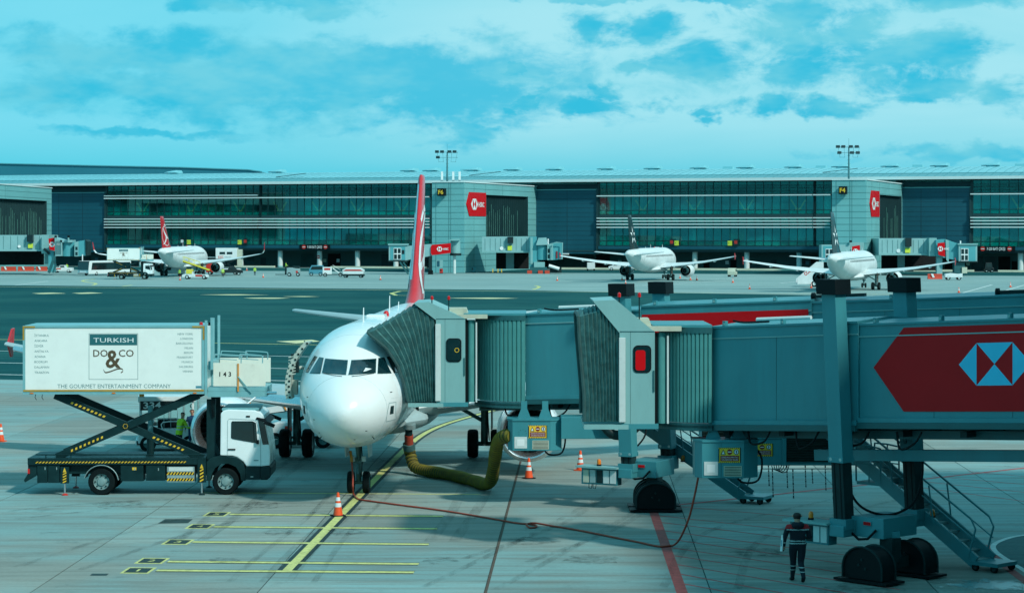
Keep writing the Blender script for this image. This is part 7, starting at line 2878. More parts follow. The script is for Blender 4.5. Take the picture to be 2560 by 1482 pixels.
MB().path([p + Vector((0.0, 0, 0)) for p in cc[:10]], 0.05, 'orange_paint', 8).move(-cb_.location).build('plug', cb_, smooth=50)

# ------------------------------------------------------------------ loading equipment behind the catering truck
D0 = 95.5
x0, y0 = plan(345, D0)
ld = thing('cargo_tractor', 'white baggage tractor numbered 334 behind the black scissor lift', 'tractor', (x0, y0, 0), R(8))
m = MB().box(0, 2.5, 0, 1.6, 0.35, 0.95, 'vehicle_white').box(-0.1, 2.6, 0.05, 1.55, 0.25, 0.5, 'vehicle_black')
m.build('body', ld, bevel=0.04)
m = MB()
for a in (0.05, 2.2):
    for b in (0.05, 1.5):
        m.box(a, a + 0.09, b, b + 0.09, 0.95, 2.05, 'vehicle_white')
m.box(0, 2.35, 0, 1.64, 2.05, 2.28, 'vehicle_white')
m.build('canopy_frame', ld, bevel=0.02)
m = MB().box(0.1, 1.6, -0.015, 0.0, 1.72, 2.1, 'vehicle_black')
m.text('334', 'sign_white', (0.22, -0.02, 1.80), 0.26, 0.72, bold=0.02)
m.build('number_board', ld)
m = MB()
for k in range(6):
    m.tube((0.5 + 0.28 * k, 0.02, 1.0), (0.5 + 0.28 * k, 0.02, 1.7), 0.012, 'galvanised', 5)
m.tube((0.45, 0.02, 1.35), (2.0, 0.02, 1.35), 0.012, 'galvanised', 5)
m.build('guard_mesh', ld)['kind'] = 'stuff'
MB().path(curve_pts([(1.0, -0.03, 0.95), (1.02, -0.03, 1.22), (1.9, -0.03, 1.24), (2.05, -0.03, 1.1), (2.1, -0.03, 0.95)], 3), 0.025, 'vehicle_white', 6).build('guard_rail', ld, smooth=40)
MB().box(0.8, 1.6, 0.4, 1.2, 0.96, 1.3, 'black').build('seat', ld, bevel=0.03)
wm = wheel_mesh(0.34, 0.22, 'gear_grey')
for a in (0.4, 2.1):
    for b in (0.1, 1.5):
        link('wheel', wm, ld, (a, b, 0.34), (0, 0, R(90)))
MB().box(0.05, 0.25, -0.02, 0.2, 2.29, 2.42, 'orange_paint').build('roof_beacon', ld)
m = MB()
m.text('BAGAJ', 'sign_white', (0.6, -0.02, 0.42), 0.10, 1.2)
m.build('lettering', ld)
x0, y0 = plan(384, 99.5)
ct = thing('cargo_container', 'grey air cargo container with chamfered corner behind the tractor numbered 334', 'container', (x0, y0, 0), R(6))
MB().prism([(0, 0.9), (0.0, 2.35), (0.15, 2.55), (1.95, 2.55), (1.95, 0.9)], 'bridge_light', 'xz', 0, 1.5).build('shell', ct, bevel=0.02)
for k in range(4):
    MB().box(0.02 + 0.62 * k, 0.08 + 0.62 * k, -0.02, -0.002, 0.92, 2.45, 'galvanised').build('rib', ct)
m = MB()
m.text('BRAKE', 'print_grey', (0.55, -0.015, 1.55), 0.16, 0.6)
m.text('G', 'black', (1.55, -0.015, 1.5), 0.2)
m.build('lettering', ct)
MB().box(-0.1, 2.3, -0.1, 1.6, 0.55, 0.88, 'dark_metal').build('dolly_deck', ct, bevel=0.02)
for a in (0.2, 2.0):
    for b in (0.1, 1.4):
        link('wheel', wm, ct, (a, b, 0.34), (0, 0, R(90)))

# belt loader on the far side of the nose
x0, y0 = plan(640, 97.0)
bl = thing('belt_loader', 'low white belt loader with orange rails beside the forward fuselage', 'belt loader', (x0, y0, 0), R(3))
MB().prism([(0.3, 0.35), (0.35, 0.95), (0.9, 1.10), (3.1, 1.10), (3.3, 0.8), (3.3, 0.35)], 'vehicle_white', 'xz', 0, 1.7).build('body', bl, bevel=0.05)
MB().box(0.45, 3.1, -0.012, -0.002, 0.42, 0.52, 'vehicle_black').build('sill', bl)
MB().box(1.2, 1.5, -0.02, -0.002, 0.72, 0.95, 'vehicle_red').build('badge', bl)
for a in (0.8, 2.8):
    for b in (0.08, 1.6):
        link('wheel', wm, bl, (a, b, 0.34), (0, 0, R(90)))
m = MB().beam((-1.2, 0.6, 1.25), (4.2, 0.6, 2.0), 0.7, 0.12, 'dark_metal')
m.build('belt', bl)
for yy in (0.2, 1.0):
    MB().beam((-1.2, yy, 1.33), (4.2, yy, 2.08), 0.06, 0.2, 'vehicle_white', up=(0, 0, 1)).build('belt_side', bl)
MB().beam((-0.2, 0.15, 2.1), (2.2, 0.15, 2.55), 0.07, 0.10, 'orange_paint').build('folding_rail', bl)
MB().beam((0.9, 0.15, 2.28), (1.25, 0.15, 1.6), 0.05, 0.06, 'orange_paint').build('rail_post', bl)
MB().beam((-0.4, 0.15, 1.45), (-0.2, 0.15, 2.1), 0.05, 0.06, 'orange_paint').build('rail_post', bl)
# ------------------------------------------------------------------ distant jet bridges, vehicles and clutter
def pbox(m, x0, y0, x1, y1, D, depth, mat):
    """box whose front face has these corners when seen from the window, at distance D"""
    a, b = W(x0, y1, D), W(x1, y0, D)
    m.box(a.x, b.x, D, D + depth, a.z, b.z, mat)
    return m


def pprism(m, pts, D, depth, mat):
    P = [W(a, b, D) for a, b in pts]
    m.prism([(p.x, p.z) for p in P], mat, 'xz', D, D + depth)
    return m


def part(root, name, fn, **kw):
    m = MB()
    fn(m)
    return m.build(name, root, world=True, **kw)


def far_thing(name, label, cat, px, py, group=None, D=None):
    x, y = G(px, py) if D is None else plan(px, D)
    return thing(name, label, cat, (x, y, 0), 0, group)


def red_sign(root, pts, D, logo):
    m = MB()
    pprism(m, pts, D, 0.12, 'sign_red')
    o = W(logo[0], logo[1], D - 0.05)
    h = logo[2] / F * D
    hexagon_logo(m, o, (0.6, 0, 0), (0, 0, 1), h, (0, 0, 0))
    m.text('HSBC', 'sign_white', o + Vector((h * 0.75, 0, -h * 0.2)), h * 0.4, h * 1.1, bold=0.02)
    m.build('sign_panel', root, world=True)


def cab_window(root, x0, y0, x1, y1, D, nx=2, ny=2):
    m = MB()
    pbox(m, x0, y0, x1, y1, D, 0.08, 'sign_white')
    o = m.build('window_frame', root, world=True)
    for i in range(nx):
        for j in range(ny):
            w, h = (x1 - x0) / nx, (y1 - y0) / ny
            mm = MB()
            pbox(mm, x0 + i * w + w * 0.12, y0 + j * h + h * 0.1, x0 + (i + 1) * w - w * 0.12, y0 + (j + 1) * h - h * 0.1, D - 0.03, 0.028, 'glass_dark')
            mm.build('pane', root, world=True)


# leftmost bridge: fixed link, red sign, slatted cab, lift and tug
D = 470
r = far_thing('jet_bridge', 'distant jet bridge at the left edge with teal round cab and red sign', 'jet bridge', 150, 0, D=D)
part(r, 'fixed_link', lambda m: pbox(m, -40, 588, 112, 626, D + 6, 14, 'far_bridge'))
part(r, 'link_sill', lambda m: pbox(m, -40, 624, 112, 628, D + 5.5, 1, 'far_bridge'))
for k in range(6):
    part(r, 'link_seam', lambda m: pbox(m, 8 + 18 * k, 590, 9 + 18 * k, 623, D + 5.96, 0.03, 'clad_joint'))
part(r, 'rotunda', lambda m: pbox(m, 104, 587, 122, 634, D + 4, 6, 'bridge_light'))
red_sign(r, [(121, 597), (136, 594), (137, 627), (124, 624)], D + 2, (130, 611, 12))
part(r, 'tunnel', lambda m: pprism(m, [(136, 594), (155, 600), (155, 640), (138, 640)], D + 2, 5, 'far_bridge'))
for k in range(5):
    part(r, 'tunnel_rib', lambda m: pbox(m, 139 + 3 * k, 602, 140 + 3 * k, 636, D + 1.9, 0.08, 'bridge_beam'))
c = W(170, 600, D + 4)
part(r, 'cab_drum', lambda m: m.tube((c.x, c.y, W(0, 641, D).z), (c.x, c.y, W(0, 605, D).z), 1.45, 'far_bridge_teal', 20), smooth=40)
part(r, 'cab_wall', lambda m: pprism(m, [(186, 606), (196, 603), (196, 641), (186, 641)], D + 1.5, 4, 'bridge_light'))
for y in (617, 630):
    part(r, 'window', lambda m: pbox(m, 188.5, y, 194, y + 8, D + 1.45, 0.03, 'glass_dark'))
part(r, 'canopy', lambda m: pprism(m, [(196, 603), (214, 600), (217, 606), (216, 638), (196, 641)], D + 1.6, 4, 'far_bridge_teal'))
part(r, 'canopy_edge', lambda m: pprism(m, [(213, 599), (219, 604), (217, 638), (214, 638)], D + 1.3, 4.6, 'dark_metal'))
part(r, 'roof_unit', lambda m: pbox(m, 150, 600, 180, 606, D + 2, 4, 'far_bridge'))
for x in (138.5, 171):
    part(r, 'lift_cap', lambda m: pbox(m, x - 2.5, 589, x + 2.5, 594, D + 1, 0.6, 'black'))
    part(r, 'lift_column', lambda m: pbox(m, x - 1.5, 594, x + 1.5, 604, D + 1, 0.5, 'bridge_light'))
part(r, 'pier', lambda m: pbox(m, 121, 628, 134, 680, D + 3, 2.5, 'far_bridge_teal'))
part(r, 'stair_frame', lambda m: m.beam(W(122, 682, D), W(137, 640, D), 0.5, 0.5, 'bridge_beam').beam(W(132, 682, D), W(140, 660, D), 0.3, 0.3, 'bridge_beam'))
part(r, 'lift_post', lambda m: pbox(m, 205, 636, 207, 676, D + 1, 0.3, 'sign_white'))
part(r, 'brace', lambda m: m.beam(W(110, 622, D + 3), W(124, 634, D + 3), 0.5, 0.5, 'dark_metal'))
part(r, 'wall', lambda m: pbox(m, 112, 626, 121, 660, D + 8, 2, 'bridge_light'))
part(r, 'gate_plate', lambda m: pbox(m, 70, 609, 82, 620, D + 5.5, 0.2, 'sign_lime'))
part(r, 'docking_display', lambda m: pbox(m, 67, 587, 82, 605, D + 5, 1, 'vehicle_black'))
part(r, 'no_entry_disc', lambda m: m.tube(W(48, 616, D + 5.8), W(48, 616, D + 5.9), 0.3, 'sign_white', 14))
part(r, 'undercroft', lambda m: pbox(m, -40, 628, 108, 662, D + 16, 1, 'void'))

# bridge left of the F6 tower, partly behind the tail fin
D = 480
r = far_thing('jet_bridge', 'distant jet bridge with white window and red sign behind the red tail fin', 'jet bridge', 1040, 0, D=D)
part(r, 'cab', lambda m: pbox(m, 972, 613, 1018, 652, D, 4, 'far_bridge'))
part(r, 'cab_recess', lambda m: pbox(m, 976, 617, 1013, 650, D - 0.05, 0.04, 'far_bridge_teal'))
part(r, 'cab_roof', lambda m: pbox(m, 970, 609.5, 1020, 613, D - 0.3, 4.6, 'bridge_light'))
cab_window(r, 984, 620, 1003, 649, D - 0.15)
part(r, 'side_window', lambda m: pbox(m, 1004.5, 625, 1011, 635, D - 0.1, 0.04, 'vehicle_black'))
part(r, 'cab_floor', lambda m: pbox(m, 970, 651, 1020, 654, D - 0.3, 4.6, 'dark_metal'))
part(r, 'tunnel', lambda m: pprism(m, [(1018, 615), (1078, 610), (1078, 640), (1018, 650)], D + 0.5, 3, 'far_bridge'))
red_sign(r, [(1077, 617), (1080, 612), (1127, 608), (1127, 632.5), (1080, 638), (1077, 633)], D + 0.2, (1099, 622.5, 12))
part(r, 'rotunda', lambda m: m.tube(W(1139, 634, D + 2.5), W(1139, 602, D + 2.5), 1.0, 'bridge_light', 18), smooth=40)
part(r, 'rotunda_roof', lambda m: pprism(m, [(1118, 602), (1130, 598), (1152, 597), (1150, 600)], D + 0.5, 4, 'bridge_light'))
part(r, 'rotunda_base', lambda m: m.tube(W(1139, 639, D + 2.5), W(1139, 633, D + 2.5), 1.2, 'dark_metal', 18))
part(r, 'pier', lambda m: m.tube(W(1136, 684, D + 2.5), W(1136, 638, D + 2.5), 0.32, 'column_white', 14), smooth=40)
part(r, 'lift_frame', lambda m: pbox(m, 1072, 640, 1080, 690, D, 1.2, 'dark_metal'))
part(r, 'service_stair', lambda m: m.beam(W(1000, 655, D), W(1026, 693, D), 0.5, 0.35, 'bridge_beam').beam(W(1008, 655, D), W(1032, 690, D), 0.4, 0.3, 'bridge_beam'))
part(r, 'utility_frame', lambda m: pbox(m, 1091, 650, 1107, 668, D + 1, 0.3, 'bridge_light'))
part(r, 'utility_panel', lambda m: pbox(m, 1093, 652, 1099, 666, D + 0.9, 0.05, 'clad_navy'))
part(r, 'wheel_base', lambda m: pbox(m, 1070, 676, 1082, 692, D - 0.3, 1.6, 'rubber'))

# bridge right of the F6 tower
D = 488
r = far_thing('jet_bridge', 'distant jet bridge with teal drum cab right of the F6 tower', 'jet bridge', 1370, 0, D=D)
part(r, 'fixed_link', lambda m: pbox(m, 1205, 592, 1330, 628, D + 4, 10, 'far_bridge'))
part(r, 'link_sill', lambda m: pbox(m, 1205, 627, 1330, 631, D + 3.5, 11, 'bridge_light'))
for k in range(9):
    part(r, 'link_seam', lambda m: pbox(m, 1212 + 13 * k, 596, 1213 + 13 * k, 626, D + 3.96, 0.03, 'clad_joint'))
part(r, 'gate_plate', lambda m: pbox(m, 1269, 614, 1280, 626, D + 3.6, 0.2, 'sign_lime'))
part(r, 'docking_display', lambda m: pbox(m, 1269, 592, 1283, 608, D + 3, 0.9, 'vehicle_black'))
part(r, 'no_entry_disc', lambda m: m.tube(W(1254, 621, D + 3.8), W(1254, 621, D + 3.9), 0.4, 'sign_white', 14))
part(r, 'rotunda', lambda m: pbox(m, 1324, 592, 1342, 668, D + 2, 5, 'far_bridge_teal'))
part(r, 'rotunda_side', lambda m: pbox(m, 1326, 594, 1332, 660, D + 1.9, 0.08, 'bridge_light'))
c = W(1356, 600, D + 3)
part(r, 'cab_drum', lambda m: m.tube((c.x, c.y, W(0, 650, D).z), (c.x, c.y, W(0, 613, D).z), 1.45, 'far_bridge_teal', 20), smooth=40)
part(r, 'drum_hood', lambda m: pprism(m, [(1340, 613), (1346, 595), (1366, 594), (1370, 612)], D + 1, 4, 'far_bridge'))
part(r, 'cab_wall', lambda m: pprism(m, [(1368, 612), (1380, 608), (1380, 650), (1368, 650)], D + 0.6, 4, 'bridge_light'))
for y in (622, 636):
    part(r, 'window', lambda m: pbox(m, 1369.5, y, 1374.5, y + 10, D + 0.55, 0.03, 'glass_dark'))
part(r, 'canopy', lambda m: pprism(m, [(1380, 608), (1405, 607), (1405, 648), (1380, 650)], D + 0.8, 4, 'far_bridge_teal'))
part(r, 'canopy_frame', lambda m: m.path([W(1381, 650, D), W(1381, 609, D), W(1390, 606.5, D), W(1406, 607, D), W(1405, 648, D)], 0.14, 'bridge_light', 6))
part(r, 'canopy_mark', lambda m: pbox(m, 1390, 628, 1394, 646, D + 0.6, 0.05, 'sign_maroon'))
part(r, 'lift_post', lambda m: pbox(m, 1369, 597, 1372, 611, D + 1, 0.3, 'sign_white'))
part(r, 'bogie', lambda m: pbox(m, 1325, 668, 1368, 683, D, 2.5, 'bridge_beam'))
part(r, 'bogie_box', lambda m: pbox(m, 1335, 655, 1362, 668, D + 0.3, 2, 'bridge_light'))
for x in (1318, 1345, 1362):
    part(r, 'warning_board', lambda m: pbox(m, x, 676, x + 12, 687, D - 0.3, 0.1, 'barrier_red'))
part(r, 'boom', lambda m: m.tube(W(1372, 664, D), W(1398, 672, D), 0.35, 'sign_white', 12))
part(r, 'carriage', lambda m: pbox(m, 1375, 668, 1404, 682, D + 0.4, 2, 'dark_metal'))
for x in (1232, 1245, 1254):
    part(r, 'bollard', lambda m: pbox(m, x - 1, 672, x + 1.2, 681, D + 6, 0.2, 'hazard_yellow'))
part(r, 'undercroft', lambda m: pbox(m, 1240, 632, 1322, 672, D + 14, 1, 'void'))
part(r, 'undercroft_pillar', lambda m: pbox(m, 1265, 632, 1285, 672, D + 13, 0.5, 'far_bridge'))

# bridge right of the F4 tower
D = 465
r = far_thing('jet_bridge', 'distant jet bridge with white cab window right of the F4 tower', 'jet bridge', 2380, 0, D=D)
part(r, 'fixed_link', lambda m: pbox(m, 2197, 596, 2324, 634, D + 4, 10, 'far_bridge'))
part(r, 'link_sill', lambda m: pbox(m, 2197, 634, 2330, 638, D + 3.5, 11, 'bridge_light'))
for k in range(9):
    part(r, 'link_seam', lambda m: pbox(m, 2205 + 13 * k, 600, 2206 + 13 * k, 632, D + 3.96, 0.03, 'clad_joint'))
part(r, 'gate_plate', lambda m: pbox(m, 2263, 620, 2276, 632, D + 3.6, 0.2, 'sign_lime'))
part(r, 'docking_display', lambda m: pbox(m, 2264, 595, 2279, 616, D + 3, 0.9, 'vehicle_black'))
part(r, 'no_entry_disc', lambda m: m.tube(W(2246, 627, D + 3.8), W(2246, 627, D + 3.9), 0.4, 'sign_white', 14))
part(r, 'rotunda', lambda m: pbox(m, 2323, 595, 2342, 640, D + 2, 5, 'bridge_light'))
red_sign(r, [(2344, 608), (2362, 606), (2363, 642), (2346, 637)], D + 0.5, (2351, 622, 12))
part(r, 'tunnel', lambda m: pprism(m, [(2340, 600), (2364, 598), (2398, 610), (2398, 652), (2340, 640)], D + 1, 4, 'far_bridge_teal'))
part(r, 'tunnel_roof', lambda m: pprism(m, [(2364, 598), (2372, 601), (2372, 656), (2366, 650)], D + 0.7, 0.25, 'bridge_light'))
part(r, 'cab', lambda m: pbox(m, 2397, 612, 2443, 655, D, 4, 'far_bridge'))
part(r, 'cab_recess', lambda m: pbox(m, 2401, 616, 2439, 653, D - 0.05, 0.04, 'far_bridge_teal'))
cab_window(r, 2402, 621, 2421, 652, D - 0.15)
part(r, 'cab_roof', lambda m: pbox(m, 2395, 609, 2445, 612, D - 0.3, 4.6, 'bridge_light'))
part(r, 'cab_floor', lambda m: pbox(m, 2395, 653, 2445, 656, D - 0.3, 4.6, 'dark_metal'))
part(r, 'lift_post', lambda m: pbox(m, 2400, 602, 2403, 612, D + 1, 0.3, 'sign_white'))
part(r, 'pier', lambda m: pbox(m, 2342, 642, 2356, 690, D + 2, 1.2, 'far_bridge'))
part(r, 'carriage', lambda m: pbox(m, 2386, 656, 2412, 682, D + 0.3, 2, 'bridge_beam'))
part(r, 'control_box', lambda m: pbox(m, 2405, 668, 2418, 683, D, 0.5, 'beige'))
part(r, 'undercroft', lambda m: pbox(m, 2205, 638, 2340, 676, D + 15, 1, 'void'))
part(r, 'undercroft_pillar', lambda m: pbox(m, 2244, 638, 2262, 680, D + 13, 0.5, 'far_bridge'))
# bridge behind the rightmost airliner's fin
D = 470
r = far_thing('jet_bridge', 'distant jet bridge half hidden behind the black fin of the rightmost airliner', 'jet bridge', 2090, 0, D=D)
part(r, 'cab', lambda m: pbox(m, 2054, 612, 2104, 655, D, 4, 'far_bridge'))
part(r, 'cab_recess', lambda m: pbox(m, 2058, 615, 2100, 653, D - 0.05, 0.04, 'far_bridge_teal'))
cab_window(r, 2064, 622, 2082, 650, D - 0.15)
part(r, 'tunnel', lambda m: pbox(m, 2104, 612, 2125, 650, D + 0.8, 3, 'far_bridge'))
red_sign(r, [(2130, 616), (2150, 613), (2150, 636), (2131, 642)], D + 0.5, (2139, 628, 12))
part(r, 'rotunda', lambda m: pbox(m, 2124, 606, 2160, 642, D + 1.2, 3.5, 'bridge_light'))
part(r, 'lift_cap', lambda m: pbox(m, 2124, 601, 2130, 606, D, 0.6, 'black'))
part(r, 'lift_cap', lambda m: pbox(m, 2091, 602, 2096, 607, D, 0.6, 'black'))
part(r, 'pier', lambda m: pbox(m, 2136, 642, 2142, 690, D + 2, 0.8, 'column_white'))

# ---- vehicles
FW_ = wheel_mesh(0.40, 0.24, 'galvanised')


def vehicle(name, label, cat, px, py, rz, prof, width, mat, wheels, windows=(), group=None, z=-0.045):
    """prof: side outline (x,z) in metres, front towards +x; windows: outlines laid on both flanks"""
    x, y = G(px, py)
    v = thing(name, label, cat, (x, y, z), rz, group)
    MB().prism(prof, mat, 'xz', -width / 2, width / 2).build('body', v, bevel=0.06)
    for w in windows:
        for s in (-1, 1):
            MB().prism(w, 'glass_dark', 'xz', *sorted((s * (width / 2 + 0.002), s * (width / 2 + 0.02)))).build('window', v)
    for wx in wheels:
        for s in (-1, 1):
            link('wheel', FW_, v, (wx, s * (width / 2 - 0.12), 0.40), (0, 0, R(90)))
    return v


# airport bus, seen three-quarter from the front left
bus = vehicle('airport_bus', 'white apron bus with large dark windows behind the small catering truck', 'bus', 262, 687, R(240),
              [(-6.6, 0.35), (-6.6, 2.75), (-6.3, 2.95), (6.2, 2.95), (6.5, 2.7), (6.7, 1.2), (6.7, 0.35)], 2.9, 'vehicle_white', (-4.6, 4.2),
              [[(-6.3, 1.15), (-6.3, 2.6), (5.6, 2.6), (5.9, 1.15)]])
MB().prism([(6.60, 1.15), (6.40, 2.72), (6.58, 2.74), (6.78, 1.15)], 'glass_dark', 'xz', -1.38, 1.38).build('windscreen', bus)
MB().box(6.60, 6.75, -1.4, 1.4, 0.36, 0.52, 'vehicle_black').build('bumper', bus)
MB().box(6.2, 6.62, -1.40, 1.40, 2.76, 2.9, 'vehicle_black').build('destination_band', bus)
for s in (-1, 1):
    MB().box(6.68, 6.74, s * 1.1 - 0.2, s * 1.1 + 0.2, 0.7, 0.95, 'bare_metal').build('headlamp', bus)

# yellow belt loader
x, y = G(487, 697)
v = thing('belt_loader', 'yellow belt loader in front of the engine of the red-tailed airliner', 'belt loader', (x, y, -0.045), R(-4))
MB().prism([(-2.2, 0.35), (-2.3, 0.8), (-1.5, 1.0), (-1.4, 1.9), (-0.4, 1.9), (-0.3, 0.95), (2.4, 0.85), (2.6, 0.35)], 'vehicle_white', 'xz', -0.9, 0.9).build('body', v, bevel=0.05)
MB().box(-1.45, -0.35, -0.95, 0.95, 1.0, 1.85, 'vehicle_yellow').build('cab', v)
MB().box(-1.4, -0.4, -0.97, -0.951, 1.9, 2.3, 'glass_dark').build('window', v)
MB().beam((-2.2, 0, 3.2), (2.6, 0, 1.6), 0.9, 0.15, 'dark_metal').build('belt', v)
for s in (-0.5, 0.5):
    MB().beam((-2.2, s, 3.4), (2.8, s, 1.7), 0.07, 0.22, 'vehicle_yellow').build('side_rail', v)
    MB().beam((-2.2, s, 4.2), (1.0, s, 3.2), 0.06, 0.06, 'vehicle_yellow').build('handrail', v)
    for k in range(4):
        MB().beam((-2.1 + k, s, 3.3 - 0.33 * k), (-2.1 + k, s, 4.15 - 0.32 * k), 0.06, 0.06, 'vehicle_yellow').build('rail_post', v)
MB().box(0.3, 1.6, -0.93, -0.905, 0.5, 0.85, 'vehicle_red').build('side_marking', v)
for wx in (-1.3, 1.9):
    for s in (-1, 1):
        link('wheel', FW_, v, (wx, s * 0.8, 0.40), (0, 0, R(90)))

# high-lift cabin vehicle with red letters
x, y = G(570, 686)
v = thing('lift_vehicle', 'white high-lift cabin with two dark windows beyond the winglet wing', 'truck', (x, y, -0.045), R(0))
MB().box(-2.4, 2.0, -1.2, 1.2, 3.25, 5.5, 'vehicle_white').build('cabin', v, bevel=0.05)
for a in (-1.6, -0.1):
    MB().box(a, a + 1.15, -1.225, -1.202, 4.2, 4.7, 'glass_dark').build('window', v)
m = MB()
m.text('CCC', 'vehicle_red', (-1.9, -1.21, 3.42), 0.45, 1.1, bold=0.04)
m.text('AMBULIFT', 'vehicle_blue', (-0.6, -1.21, 3.5), 0.24, 1.4)
m.build('lettering', v)
MB().box(2.0, 2.9, -1.0, 1.0, 1.6, 5.2, 'beige').build('lift_tower', v, bevel=0.05)
for a, b in (((-2.2, 1.3), (1.8, 3.2)), ((-2.2, 3.2), (1.8, 1.3))):
    MB().beam((a[0], -0.9, a[1]), (b[0], -0.9, b[1]), 0.1, 0.22, 'vehicle_black').build('scissor_arm', v)
MB().box(-2.6, 2.6, -1.1, 1.1, 0.6, 1.3, 'vehicle_white').build('chassis', v, bevel=0.04)
MB().box(-4.4, -2.6, -1.1, 1.1, 0.5, 2.4, 'vehicle_red').build('cab', v, bevel=0.1)
MB().box(-4.9, -2.4, -0.9, 0.9, 3.5, 3.65, 'galvanised').build('gangway', v)
for wx in (-3.6, 1.6):
    for s in (-1, 1):
        link('wheel', FW_, v, (wx, s, 0.40), (0, 0, R(90)))

vehicle('pickup_truck', 'black pickup parked under the right wing of the red-tailed airliner', 'pickup', 577, 687, R(8),
        [(-2.3, 0.45), (-2.3, 1.1), (-0.6, 1.15), (-0.3, 1.75), (0.8, 1.75), (1.3, 1.15), (2.4, 1.0), (2.5, 0.45)], 1.8, 'vehicle_black', (-1.5, 1.6), [[(-0.2, 1.2), (-0.1, 1.65), (0.7, 1.65), (1.05, 1.2)]])
vehicle('van', 'white van behind the main gear of the red-tailed airliner', 'van', 432, 689, R(180),
        [(-2.3, 0.4), (-2.3, 1.9), (1.0, 1.9), (1.9, 1.2), (2.3, 1.0), (2.3, 0.4)], 1.8, 'vehicle_white', (-1.5, 1.5), [[(0.2, 1.15), (0.2, 1.7), (0.9, 1.7), (1.5, 1.15)]])
vehicle('van', 'pale blue van with dark windows in front of the no-entry column', 'van', 790, 689, R(185),
        [(-1.5, 0.4), (-1.5, 2.1), (0.9, 2.1), (1.4, 1.3), (1.5, 0.4)], 1.9, 'vehicle_blue', (-0.9, 0.95), [[(-1.3, 1.25), (-1.3, 1.9), (0.8, 1.9), (1.1, 1.25)]])
x, y = G(832, 691)
v = thing('stair_dolly', 'white equipment dolly with folded steps right of the pale blue van', 'dolly', (x, y, -0.045), R(5))
MB().box(-2.0, -0.2, -0.7, 0.7, 0.5, 1.9, 'vehicle_white').build('cabinet', v, bevel=0.04)
MB().box(-1.7, -0.5, -0.72, -0.701, 1.3, 1.7, 'vehicle_red').build('side_marking', v)
MB().box(-2.1, 2.0, -0.7, 0.7, 0.35, 0.5, 'dark_metal').build('deck', v)
for k in range(5):
    MB().box(0.0 + 0.32 * k, 0.3 + 0.32 * k, -0.6, 0.6, 1.6 - 0.25 * k, 1.66 - 0.25 * k, 'galvanised').build('tread', v)
for s in (-0.6, 0.6):
    MB().beam((0, s, 1.65), (1.6, s, 0.5), 0.06, 0.16, 'vehicle_white').build('stringer', v)
    MB().beam((0, s, 2.3), (1.5, s, 1.3), 0.05, 0.05, 'vehicle_white').build('handrail', v)
for wx in (-1.5, 1.5):
    for s in (-1, 1):
        link('wheel', FW_, v, (wx, s * 0.6, 0.40), (0, 0, R(90)))
x, y = G(884, 693.5)
v = thing('baggage_cart', 'covered baggage cart with a red band right of the equipment dolly', 'cart', (x, y, -0.045), R(-5))
MB().prism([(-1.9, 0.7), (-2.1, 1.5), (-1.3, 1.9), (1.3, 1.9), (2.1, 1.5), (1.9, 0.7)], 'vehicle_white', 'xz', -0.8, 0.8).build('cover', v, bevel=0.05)
MB().prism([(-1.98, 1.3), (-1.4, 1.6), (1.4, 1.6), (1.98, 1.3)], 'vehicle_red', 'xz', -0.83, -0.805).build('side_band', v)
MB().box(-2.1, 2.1, -0.8, 0.8, 0.35, 0.65, 'dark_metal').build('deck', v)
for wx in (-1.5, 1.5):
    for s in (-1, 1):
        link('wheel', FW_, v, (wx, s * 0.65, 0.40), (0, 0, R(90)))
x, y = G(725, 690)
v = thing('cargo_tractor', 'grey tow tractor with a driver post and low drawbar left of the pale blue van', 'tractor', (x, y, -0.045), R(2))
MB().prism([(-0.6, 0.35), (-0.6, 1.6), (0.3, 1.7), (2.0, 1.5), (2.1, 0.35)], 'galvanised', 'xz', -0.8, 0.8).build('body', v, bevel=0.05)
MB().box(-2.9, -0.5, -0.3, 0.3, 0.3, 0.42, 'dark_metal').build('drawbar', v)
MB().box(-1.0, -0.7, -0.4, 0.4, 0.4, 1.9, 'dark_metal').build('backrest', v)
MB().box(0.6, 1.9, -0.7, 0.7, 1.55, 2.0, 'dark_metal').build('cargo', v)
MB().box(1.2, 1.6, -0.83, -0.805, 0.7, 1.1, 'vehicle_red').build('badge', v)
for wx in (-0.1, 1.6):
    for s in (-1, 1):
        link('wheel', FW_, v, (wx, s * 0.7, 0.40), (0, 0, R(90)))
x, y = G(700, 688)
J = base_pose(stride=0.0, armL=(0.1, 0.3), armR=(0.1, 0.3))
person('distant person in lime vest riding on the back of the grey tow tractor', (x + 1.1, y + 0.9, 0.9), R(-90), J, uniform_zones(True), 1.0, faced=False, group='distant ground crew')
vehicle('van', 'small white van facing away left of the middle airliner', 'van', 1477, 676, R(90),
        [(-1.9, 0.4), (-1.9, 1.85), (0.8, 1.85), (1.5, 1.2), (1.9, 1.0), (1.9, 0.4)], 1.75, 'vehicle_white', (-1.2, 1.2), [[(-0.9, 1.15), (-0.9, 1.65), (0.7, 1.65), (1.15, 1.15)]])
vehicle('van', 'small white panel van facing left behind the left engine of the middle airliner', 'van', 1542, 676, R(180),
        [(-1.9, 0.4), (-1.9, 1.75), (0.5, 1.75), (1.1, 1.15), (1.9, 0.95), (1.9, 0.4)], 1.75, 'vehicle_white', (-1.2, 1.25), [[(-0.1, 1.15), (-0.1, 1.6), (0.4, 1.6), (0.85, 1.15)]])
v = vehicle('tow_tractor', 'small cream tow tractor right of the middle airliner', 'tractor', 1831, 691, R(75),
            [(-1.3, 0.35), (-1.3, 1.0), (-0.9, 1.7), (0.3, 1.7), (0.4, 1.0), (1.4, 0.95), (1.4, 0.35)], 1.5, 'beige', (-0.8, 0.9), [[(-0.75, 1.05), (-0.65, 1.55), (0.2, 1.55), (0.25, 1.05)]])
